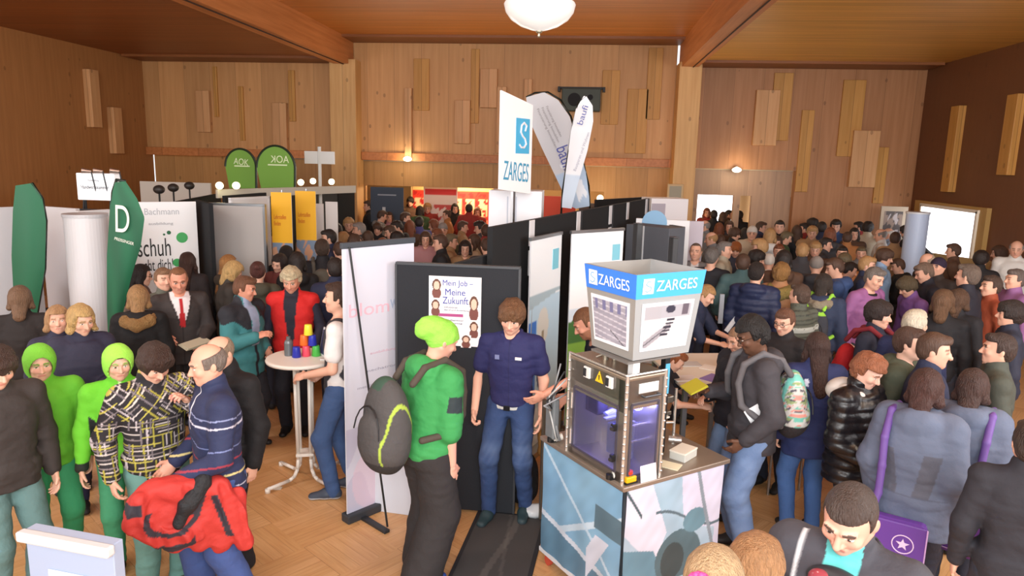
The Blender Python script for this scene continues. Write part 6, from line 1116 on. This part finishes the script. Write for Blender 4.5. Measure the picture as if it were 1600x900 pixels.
fb = person('person in a dark jacket with grey fur collar wearing a neon and blue backpack', 1288, 428, 165, 1.66, jc=(44, 56, 84), hair='bob', hc=(52, 44, 40), je=.04, collar='hood', seed=43); fur(fb, (150, 142, 124), 1.1)
def neon(V, f): q = f.tq(V); C = fill((56, 60, 70), len(V)); C = mixc(C, np.abs(q[:, 2]-.36) < .02, (150, 214, 70)); C = mixc(C, q[:, 0] > .07, (60, 140, 220)); return mixc(C, (q[:, 0] > .03) & (q[:, 0] < .07), (140, 216, 70))
backpack(fb, 'blue and neon green backpack in the right part of the crowd', (56, 60, 70), (.16, .09, .22), (0, .23, .2), neon, (150, 214, 70))
pm = person('man with grey hair in a lilac sweater leaning to the right', 1372, 418, 55, 1.78, lean=12, head=(14, 0, 0), arms=((.05, .18, -.44), (.05, .0, -.5)), jc=(150, 96, 148), je=.02, collar=None, hair='short', hc=(120, 112, 106), seed=44, fat=1.08)
MB().tube([Vector(pm[1].tp(.09*math.cos(a), .01+.085*math.sin(a), .475).tolist()) for a in np.linspace(0, 6.28, 16)], .02).build('collar', mat((26, 24, 30), .8), pm[0], smooth=True)
person('boy with olive brown hair in a purple top bending to the left', 1412, 434, -60, 1.64, lean=14, head=(28, 0, 0), jc=(120, 84, 150), hair='mop', hc=(92, 80, 60), seed=45)
nb = person('boy with dark wavy hair in a navy jacket in profile facing right', 1376, 470, 72, 1.70, head=(6, 0, 0), jc=(34, 38, 56), hair='mop', hc=(46, 34, 32), seed=46, skin=(226, 178, 156), q=.9)
backpack(nb, 'red backpack on the boy with dark wavy hair', (188, 32, 40), (.14, .09, .2), (0, .22, .15), None, (120, 30, 40))
gp = person('boy with brown hair in a green parka with pale hood lining, in profile facing right', 1424, 511, 80, 1.70, head=(4, 6, 0), jc=(72, 80, 66), hair='short', hc=(78, 54, 44), collar='hood', je=.042, seed=47, skin=(232, 188, 166), q=.9)
wh = person('boy with curly ginger hair in a black puffer jacket and white hood, head bowed', 1368, 557, 62, 1.62, head=(26, 0, 0), jc=(24, 22, 26), hair='curly', hc=(150, 92, 62), puff=True, je=.045, jrough=.35, seed=48, arms=('fold', 'low'), hem=.76, tc=(30, 30, 36), q=.9, skin=(234, 186, 166))
root, f, M = wh; V, Q = Shape().ell(f.tp(0, .13, .46), np.array([.13, .09, .08]), f.T, .03).chain([f.tp(-.09, .05, .49), f.tp(-.08, -.06, .47)], [.04, .03]).chain([f.tp(.09, .05, .49), f.tp(.08, -.06, .47)], [.04, .03]).build(.009, .004, 30); mesh_obj('hood', V, Q, mat((206, 202, 198), .8), root)
person('person with short white-blond hair in a navy jacket seen from behind', 1432, 483, 150, 1.70, jc=(38, 48, 88), hair='short', hc=(206, 196, 176), je=.04, seed=49)
def gbl(V, f): q = f.tq(V); C = fill((96, 107, 130), len(V)); C = mixc(C, (q[:, 1] > 0) & (np.abs(np.abs(q[:, 0])-.10-.15*(q[:, 2]-.1)) < .045) & (q[:, 2] < .30) & (q[:, 2] > .02), (86, 90, 104)); return mixc(C, (q[:, 1] > .1) & (np.abs(q[:, 2]-.015) < .004), (84, 92, 112))
gw = person('woman with dark reddish brown hair in a grey-blue hooded winter jacket, back turned', 1452, 577, 168, 1.66, head=(14, 0, 0), jcol=gbl, je=.055, hem=.70, flare=.03, hair='bob', hc=(70, 42, 36), fem=True, collar='hood', tc=(40, 42, 56), seed=50, fat=1.08, q=.9, arms=((.05, .02, -.52), (.05, .02, -.52)))
def shoulder_bag(fig, label, col, sd=-1, emblem=True):
    root, f, M = fig; tp = f.tp; e_ = .075; side = tp(sd*.03, .17, -.22); base = np.array([side[0], side[1]+.06, side[2]-.20]); r = empty('shoulder_bag', label, 'bag', 'purple shoulder bags', M @ Matrix.Translation(base.tolist()) @ Matrix.Rotation(math.radians(sd*10), 4, 'Z'))
    MB().box((0, 0, .15), (.36, .10, .29), bev=.03).build('bag_body', mat(col, .55, bump=.15), r, smooth=False); MB().box((0, .055, .17), (.37, .02, .25), bev=.008).build('flap', mat(col, .5), r)
    tr_ = mat((196, 160, 214), .6); MB().tube([(-.185, .066, .29), (-.185, .066, .045), (.185, .066, .045), (.185, .066, .29)], .004).build('piping', tr_, r)
    if emblem:
        b = MB(); b.tube([(-.07+.055*math.cos(a), .068, .17+.055*math.sin(a)) for a in np.linspace(0, 6.283, 25)], .0035, 6); st = [(-.07+(.036 if k % 2 == 0 else .015)*math.sin(k*math.pi/5), .17+(.036 if k % 2 == 0 else .015)*math.cos(k*math.pi/5)) for k in range(10)]; b.prism([(x, y) for x, y in st], -.071, -.066, Matrix(((1, 0, 0, 0), (0, 0, -1, 0), (0, 1, 0, 0), (0, 0, 0, 1)))); b.build('round_emblem', mat((222, 200, 234), .6), r)
    S = Shape(); Rz = np.array(Matrix.Rotation(math.radians(-sd*10), 3, 'Z')); pts = [tp(sd*.14, -.04, .52), tp(sd*.145, .06+e_*.4, .51), tp(sd*.14, .12+e_, .36), tp(sd*.13, .14+e_, .18), tp(sd*.13, .15+e_, .0), base+np.array([sd*.11, .03, .30])]
    S.chain([Rz@(np.array(p)-base) for p in pts], [.022]*6, .01); V, Q = S.build(.009); mesh_obj('strap', V, Q, mat((104, 76, 150), .6), r)
shoulder_bag(gw, 'purple shoulder bag with a white star emblem on the woman in the grey-blue jacket', (98, 58, 150), 1)
# nearest people at the bottom edge
def dk(V, f): q = f.tq(V); C = fill((66, 66, 74), len(V)); C = mixc(C, (q[:, 1] < .02) & (np.abs(q[:, 0]) < .05+.03*(q[:, 2]-.3)) & (q[:, 2] > .2), (94, 190, 190)); return mixc(C, np.clip(1.5-np.abs(q[:, 0]+.14)/.008, 0, 1)*(q[:, 1] < -.0)*(q[:, 2] > .38), (206, 210, 214))
bgm = person("man with cropped thinning hair in dark grey jacket wearing goggles, nearest at the bottom", 1330, 768, -12, 1.80, head=(28, -6, 6), lean=6, jcol=dk, je=.035, hair='crop', hc=(74, 60, 54), skin=(226, 172, 150), tc=(50, 56, 80), seed=51, arms=('fold', 'fold'), q=1, collar='stand', fat=1.08)
root, f, M = bgm; b = MB(); b.tube([Vector(f.tp(.11*math.cos(a), .01+.11*math.sin(a), .50+.02*math.sin(a)).tolist()) for a in np.linspace(0, 6.28, 18)], .014); gg = empty('ski_goggles', "dark ski goggles with red lenses hanging round the cropped man's neck", 'goggles', None, M @ Matrix.Translation(f.tp(0, -.13, .44).tolist())); bpy.data.meshes.remove(b.build('x', mat('222222')).data)
MB().tube([(.115*math.cos(a), .125+.115*math.sin(a), .05-.05*math.sin(a)*-1) for a in np.linspace(0, 6.28, 20)], .010).build('strap', mat((52, 54, 62), .7), gg, smooth=True)
V, Q = Shape().ell((0, -.01, .01), (.095, .045, .05), rot('x', -20), .01).build(.006); mesh_obj('goggle_frame', V, Q, mat((40, 42, 48), .5), gg); V, Q = Shape().ell((-.042, -.035, .018), (.040, .028, .034), None, .01).ell((.042, -.035, .018), (.040, .028, .034), None, .01).build(.005); mesh_obj('lens', V, Q, mat((150, 64, 74), .15), gg)
person("person with streaked blonde and brown hair beside the man with goggles", 1190, 836, 150, 1.62, head=(15, 0, 0), jc=(120, 116, 120), hair='bob', hc=(168, 124, 84), fem=True, seed=52)
pk = person('blonde woman in a grey fleece with a pink hair tie at the bottom edge', 1118, 850, 160, 1.60, head=(18, 0, 10), jc=(138, 136, 142), hair='pony', hc=(186, 156, 118), fem=True, seed=53, je=.03); root, f, M = pk; MB().tube([Vector((f.hc+f.R@np.array([.034*math.cos(a), .125, .025+.034*math.sin(a)])).tolist()) for a in np.linspace(0, 6.28, 14)], .010).build('hair_tie', mat((216, 70, 140), .6), root, smooth=True)
# far right middle
person('man with a bald pale head in a dark jacket near the right edge', 1446, 396, -50, 1.74, head=(25, 0, 0), jc=(60, 50, 44), hair='ring', hc=(190, 170, 150), seed=54)
person('man with grey-brown hair in a black jacket and orange lanyard near the right edge', 1440, 411, -70, 1.74, head=(22, 0, 0), jc=(30, 30, 42), hair='short', hc=(124, 104, 90), lean=8, seed=55)
person('person with a dark purple cap beside the bald man near the right edge', 1468, 402, -30, 1.70, jc=(50, 42, 40), hair='beanie', hc=(44, 34, 58), seed=56)
person('man in a dark suit bending left beside the blue column display', 1432, 369, -85, 1.76, lean=28, head=(15, 0, 0), jc=(32, 28, 30), hair='ring', hc=(110, 84, 68), skin=(206, 140, 118), seed=57)
person("person with brown hair in black coat at right, behind the green parka", 1476, 453, 175, 1.70, jc=(26, 26, 32), hair='bob', hc=(104, 76, 54), seed=58)
o = blob('orange_hood_bag', 'bright orange sports bag between the purple top and the black jacket near the right edge', 'bag', (atz(1438, 468, 1.25)).tolist(), [('e', (0, 0, 0), (.16, .09, .07))], mat((224, 84, 36), .6))
# beyond the sides of the middle picture
gb2 = person("second boy in bright green jacket, further left than the lime hooded boy", 60, 541, 4, 1.57, head=(10, 0, 0), jc=(104, 190, 50), hair='hood', hc=(120, 200, 60), tc=(62, 160, 108), je=.026, seed=60)
person('person with brown hair in a dark brown coat at the far left', 29, 447, 170, 1.62, jc=(34, 28, 28), hair='bob', hc=(120, 92, 70), fem=True, seed=61)
person('person in a dark jacket with head bowed at the far left bottom edge', -4, 545, 20, 1.62, head=(25, 0, 0), jc=(54, 48, 46), hair='mop', hc=(62, 42, 34), tc=(96, 130, 130), seed=62, je=.03)
person('person with blond hair in a navy coat by the pale wall at far left', 88, 478, 0, 1.66, jc=(44, 44, 66), hair='bob', hc=(180, 140, 100), fem=True, seed=63)
gw2 = person('woman in a grey-blue winter jacket with dark brown hair at the far right', 1524, 577, 175, 1.66, head=(14, 0, 0), jc=(94, 105, 128), je=.055, hem=.70, flare=.03, hair='bob', hc=(66, 44, 38), fem=True, collar='hood', tc=(40, 42, 56), seed=64, fat=1.12)
shoulder_bag(gw2, 'purple shoulder bag on the woman at the far right', (98, 58, 150), -1, False)
person('person with dark hair and olive jacket at the far right edge', 1566, 520, -80, 1.70, jc=(66, 70, 62), hair='short', hc=(60, 44, 38), seed=65)
person('dark haired boy in a navy jacket at the far right, behind the olive jacket', 1584, 470, -80, 1.70, jc=(34, 38, 56), hair='mop', hc=(44, 34, 32), seed=66)
person('person in a lilac sweater at the far right edge', 1590, 420, -60, 1.74, jc=(140, 96, 146), hair='short', hc=(110, 100, 96), seed=67)
person('person with dark hair and orange scarf beside the bright doorway at far right', 1552, 430, -60, 1.68, jc=(150, 70, 44), hair='short', hc=(80, 64, 56), seed=68)
person('man in a black jacket with grey hair at the far right', 1516, 412, -110, 1.74, jc=(32, 32, 44), hair='short', hc=(110, 96, 86), seed=69)
person('person in a dark coat under the wooden screen at far right', 1500, 452, 160, 1.70, jc=(30, 30, 36), hair='bob', hc=(90, 66, 50), seed=70)
person('person in black jacket with short dark hair at the far right bottom edge', 1618, 660, -170, 1.62, jc=(40, 40, 48), hair='short', hc=(60, 44, 36), seed=71)
# ---------------------------------------------------------------- the crowd further back: prototypes, then copies with their own colours
def proto(kind, fem, arms, head, hair, jk, lean=0):
    f = Fig(1.70, lean, 0, head, arms, ((.1, 0), (-.1, 0)), 1.0, fem, 0, (35, 35), 0); h = .017; d = {}
    V, Q, C = body_mesh(f, .022, .0115, far=True); d['body'] = (V, Q, C)
    V, Q = hair_mesh(f, hair, .012, len(_PC)+1); d['hair'] = (V, Q, None)
    V, Q = jacket_mesh(f, h, jk.get('je', .03), jk.get('hem', .82), 'long', jk.get('collar', 'stand'), .007, 22, len(_PC)); d['jacket'] = (V, Q, None)
    V, Q = trouser_mesh(f, .02, .014); d['trousers'] = (V, Q, None)
    V, Q = shoe_mesh(f, 0, .018); d['shoe'] = (V, Q, None); d['shoe_r'] = (*shoe_mesh(f, 1, .018), None)
    me = {}
    for k, (V, Q, C) in d.items():
        o = mesh_obj(k, V, Q, mat(None, .55) if k == 'body' else mat('808080'), None, True, C); me[k] = o.data; bpy.data.objects.remove(o)
    return f, me
KINDS = {'s': (False, ('pocket', 'hang'), (8, 0, 0), 'short', {}), 'd': (False, ('fold', 'low'), (24, 10, 0), 'short', {'collar': 'hood'}), 'm': (False, ('hang', 'pocket'), (12, -15, 0), 'mop', {}), 'l': (True, ('fold', 'hang'), (8, 10, 0), 'long', {}), 'b': (True, ('hang', 'fold'), (14, 0, 0), 'bob', {'collar': 'hood'}),
         'r': (False, ('hang', 'low'), (14, 0, 0), 'ring', {}), 'k': (False, ('pocket', 'pocket'), (10, 0, 0), 'beanie', {'collar': 'hood', 'je': .04}), 'c': (False, ('fold', 'fold'), (15, 0, 0), 'curly', {}), 'u': (True, ('low', 'fold'), (10, 0, 0), 'bun', {}), 'p': (True, ('pocket', 'phone'), (15, 0, 0), 'pony', {})}
HN = {'s': 'short', 'd': 'short', 'm': 'shaggy', 'l': 'long', 'b': 'chin-length', 'r': 'thinning', 'k': '', 'c': 'curly', 'u': 'tied-up', 'p': 'ponytailed'}
HC = {'dark': (36, 28, 26), 'brown': (76, 54, 42), 'fair': (170, 132, 88), 'grey': (136, 130, 126), 'auburn': (120, 68, 44), 'olive': (100, 88, 66), 'pale': (200, 196, 190)}
JC = {'black': (28, 28, 32), 'navy': (36, 44, 72), 'charcoal': (60, 60, 66), 'brown': (88, 64, 50), 'red': (140, 44, 42), 'blue': (54, 78, 124), 'beige': (186, 172, 150), 'white': (214, 214, 212), 'green': (64, 92, 60), 'pink': (176, 128, 132), 'grey': (120, 122, 126), 'olive': (92, 90, 66), 'violet': (84, 82, 140), 'teal': (70, 100, 104), 'light blue': (140, 170, 206), 'orange': (168, 112, 66), 'tan': (160, 126, 90)}
FACE = {0: 'face visible', 90: 'turned right', -90: 'turned left', 180: 'back turned'}
USED = {}
def crowd(px, py, k, hc, jc, face, H=1.70, zone='', skin=None, extra=None):
    if k not in _PC: _PC[k] = proto(k, *KINDS[k])
    f, me = _PC[k]; M, g, H = place(px, py, lambda h_: f.top*(h_/1.70), face, H); s = H/1.70
    r = empty('person', None, 'person', 'people in the far crowd', M @ Matrix.Scale(s, 4)); fk = min(FACE, key=lambda a: abs(((face-a+180) % 360)-180))
    nm = ('%s %s hair' % (HN[k], hc)) if k != 'k' else 'a %s beanie' % hc

    for key in ('body', 'hair', 'jacket', 'trousers', 'shoe', 'shoe_r'):
        o = bpy.data.objects.new('beanie' if (key == 'hair' and k == 'k') else key.replace('_r', ''), me[key]); COL.objects.link(o); o.parent = r
        if key != 'body':
            m = {'hair': lambda: mat(HC[hc], .6, bump=.5, bscale=30, kind='hair', var=.3) if k != 'k' else mat(HC[hc], .9), 'jacket': lambda: mat(JC[jc], .8, bump=.25, bscale=30), 'trousers': lambda: mat(random.choice([(36, 40, 54), (60, 80, 120), (30, 30, 34), (70, 66, 60)]), .85), 'shoe': lambda: mat('221f1f'), 'shoe_r': lambda: mat('221f1f')}[key]()
            o.material_slots[0].link = 'OBJECT'; o.material_slots[0].material = m
    CR.append((r, px, py, nm, jc, FACE[fk], zone)); return r
CR = []
F_ = 'by the foyer opening'; G_ = 'behind the roll-up banner'; D_ = 'in the right doorway'; R_ = 'right crowd, back rows'; N_ = 'right crowd, middle rows'; B_ = 'behind the left stands'
for a in [(575, 313, 's', 'brown', 'black', -90, 1.75, F_), (583, 310, 's', 'dark', 'navy', 0, 1.78, F_), (596, 309, 'm', 'brown', 'brown', 0, 1.74, F_), (600, 329, 'd', 'brown', 'grey', 90, 1.72, F_), (608, 331, 'l', 'brown', 'pink', 0, 1.66, F_), (641, 308, 'm', 'dark', 'brown', 0, 1.78, F_), (650, 302, 's', 'dark', 'black', 180, 1.82, F_), (634, 331, 's', 'brown', 'charcoal', 90, 1.74, F_), (640, 344, 'l', 'auburn', 'brown', 180, 1.68, F_), (656, 322, 'b', 'dark', 'green', 180, 1.68, F_), (655, 338, 's', 'dark', 'violet', 180, 1.72, F_), (676, 343, 'b', 'auburn', 'red', -90, 1.66, F_), (692, 348, 'k', 'grey', 'olive', 0, 1.70, F_), (711, 318, 'l', 'dark', 'black', 0, 1.74, F_), (733, 318, 's', 'dark', 'red', 180, 1.78, F_), (746, 324, 'b', 'auburn', 'red', 0, 1.68, F_), (748, 346, 'c', 'dark', 'charcoal', -90, 1.72, F_), (724, 345, 's', 'brown', 'tan', 90, 1.70, F_), (682, 357, 'l', 'auburn', 'brown', -90, 1.66, F_), (687, 366, 's', 'brown', 'black', -90, 1.76, F_), (706, 365, 's', 'olive', 'tan', 90, 1.70, F_), (740, 366, 'l', 'brown', 'beige', -90, 1.66, F_), (760, 350, 's', 'brown', 'red', 180, 1.76, F_), (665, 362, 'b', 'brown', 'pink', 0, 1.64, F_), (624, 322, 'p', 'fair', 'grey', 180, 1.68, F_), (617, 345, 'd', 'dark', 'black', -90, 1.70, F_), (668, 318, 'c', 'fair', 'red', 0, 1.72, F_), (697, 328, 'u', 'brown', 'orange', -90, 1.66, F_), (760, 372, 'd', 'brown', 'charcoal', 180, 1.74, F_), (727, 376, 'b', 'dark', 'tan', 0, 1.62, F_),
          (545, 341, 'c', 'fair', 'brown', 0, 1.72, G_), (560, 347, 's', 'grey', 'charcoal', -90, 1.76, G_), (526, 349, 'b', 'dark', 'navy', 180, 1.72, G_), (536, 363, 'c', 'fair', 'tan', 180, 1.64, G_), (590, 348, 'm', 'brown', 'black', 0, 1.70, G_), (606, 352, 'd', 'brown', 'pink', -90, 1.66, G_), (575, 360, 's', 'brown', 'black', 180, 1.70, G_), (556, 366, 'l', 'brown', 'tan', 90, 1.60, G_), (622, 362, 'm', 'dark', 'grey', 90, 1.66, G_), (512, 358, 's', 'dark', 'navy', -90, 1.74, G_), (530, 378, 'd', 'brown', 'charcoal', 180, 1.72, G_), (598, 372, 'b', 'auburn', 'brown', 180, 1.62, G_), (475, 372, 'l', 'fair', 'beige', 90, 1.64, G_), (464, 394, 'b', 'dark', 'black', 180, 1.64, G_), (524, 402, 's', 'dark', 'navy', 180, 1.76, G_),
          (1105, 325, 'l', 'auburn', 'red', 0, 1.72, D_), (1116, 328, 's', 'dark', 'black', 180, 1.76, D_), (1130, 331, 'l', 'brown', 'black', 180, 1.70, D_), (1140, 328, 's', 'dark', 'brown', 90, 1.76, D_), (1156, 329, 's', 'dark', 'black', 180, 1.80, D_), (1140, 345, 'b', 'brown', 'charcoal', 0, 1.68, D_), (1124, 348, 'l', 'auburn', 'brown', 180, 1.64, D_),
          (1100, 344, 'r', 'grey', 'grey', -90, 1.76, R_), (1150, 356, 'm', 'brown', 'black', 90, 1.70, R_), (1164, 356, 'l', 'dark', 'black', 180, 1.68, R_), (1176, 353, 'k', 'pale', 'beige', 0, 1.72, R_), (1191, 346, 's', 'brown', 'navy', 90, 1.74, R_), (1219, 344, 's', 'dark', 'black', 0, 1.80, R_), (1246, 352, 'l', 'brown', 'tan', 180, 1.70, R_), (1257, 348, 's', 'dark', 'red', -90, 1.74, R_), (1269, 341, 'm', 'dark', 'red', -90, 1.78, R_), (1270, 354, 'c', 'fair', 'tan', 0, 1.70, R_), (1285, 346, 's', 'dark', 'navy', 180, 1.76, R_), (1307, 344, 'c', 'dark', 'blue', 0, 1.80, R_), (1336, 356, 'l', 'dark', 'brown', 0, 1.70, R_), (1342, 346, 's', 'dark', 'red', -90, 1.74, R_), (1357, 347, 'c', 'dark', 'beige', 180, 1.78, R_), (1375, 357, 'r', 'grey', 'white', -90, 1.76, R_), (1387, 356, 'r', 'pale', 'light blue', -90, 1.76, R_), (1292, 371, 's', 'charcoal' if False else 'dark', 'charcoal', 90, 1.70, R_), (1317, 384, 's', 'dark', 'brown', 0, 1.66, R_), (1233, 362, 'd', 'olive', 'green', 90, 1.68, R_), (1204, 357, 'b', 'fair', 'white', 180, 1.68, R_), (1325, 362, 's', 'brown', 'orange', 180, 1.68, R_), (1400, 362, 's', 'brown', 'tan', 180, 1.70, R_), (1415, 352, 'm', 'dark', 'black', -90, 1.72, R_), (1298, 356, 'b', 'auburn', 'charcoal', 180, 1.66, R_), (1110, 362, 'r', 'fair', 'grey', -90, 1.74, R_), (1126, 366, 's', 'brown', 'charcoal', 180, 1.68, R_),
          (1215, 369, 'b', 'brown', 'pink', 0, 1.64, N_), (1218, 381, 's', 'auburn', 'black', 0, 1.66, N_), (1185, 374, 'c', 'fair', 'beige', -90, 1.68, N_), (1185, 391, 'm', 'dark', 'black', 90, 1.68, N_), (1202, 396, 'k', 'pale', 'white', 180, 1.62, N_), (1255, 379, 's', 'fair', 'charcoal', 180, 1.76, N_), (1275, 379, 'c', 'fair', 'brown', 0, 1.66, N_), (1226, 391, 'b', 'dark', 'brown', 180, 1.66, N_), (1277, 400, 'k', 'grey', 'charcoal', 180, 1.68, N_), (1300, 403, 'd', 'brown', 'blue', -90, 1.70, N_), (1320, 396, 'm', 'olive', 'orange', 0, 1.64, N_), (1347, 385, 's', 'olive', 'grey', 0, 1.70, N_), (1358, 400, 's', 'fair', 'navy', 90, 1.72, N_), (1386, 389, 'm', 'brown', 'light blue', 90, 1.72, N_), (1162, 396, 's', 'brown', 'teal', 180, 1.66, N_), (1334, 410, 'd', 'dark', 'navy', 90, 1.64, N_), (1400, 404, 'd', 'brown', 'black', -90, 1.68, N_), (1466, 520, 's', 'brown', 'navy', 90, 1.68, N_),
                    (1490, 380, 's', 'brown', 'brown', -90, 1.72, R_), (1535, 392, 'm', 'dark', 'black', 180, 1.72, R_), (1560, 384, 'b', 'brown', 'tan', -90, 1.68, R_), (1590, 376, 'r', 'grey', 'white', 0, 1.74, R_), (38, 402, 'b', 'dark', 'black', 90, 1.66, B_)]: crowd(*a[:7], zone=a[7])
# one label for each: look first, then the place among its look-alikes
byk = {}
for c in CR: byk.setdefault((c[3], c[4], c[5], c[6]), []).append(c)
for k, L_ in byk.items():
    L_.sort(key=lambda c: c[1]); z = k[3]
    for i, c in enumerate(L_): c[0]['label'] = '%s, %s jacket, %s, %s' % (k[0].replace('a ', ''), k[1], k[2], z) if len(L_) == 1 else '%s, %s jacket, %s, %s, %s' % (k[0].replace('a ', ''), k[1], k[2], z, ['leftmost such', 'second such from left', 'third such', 'fourth such'][i])
finish_texts()
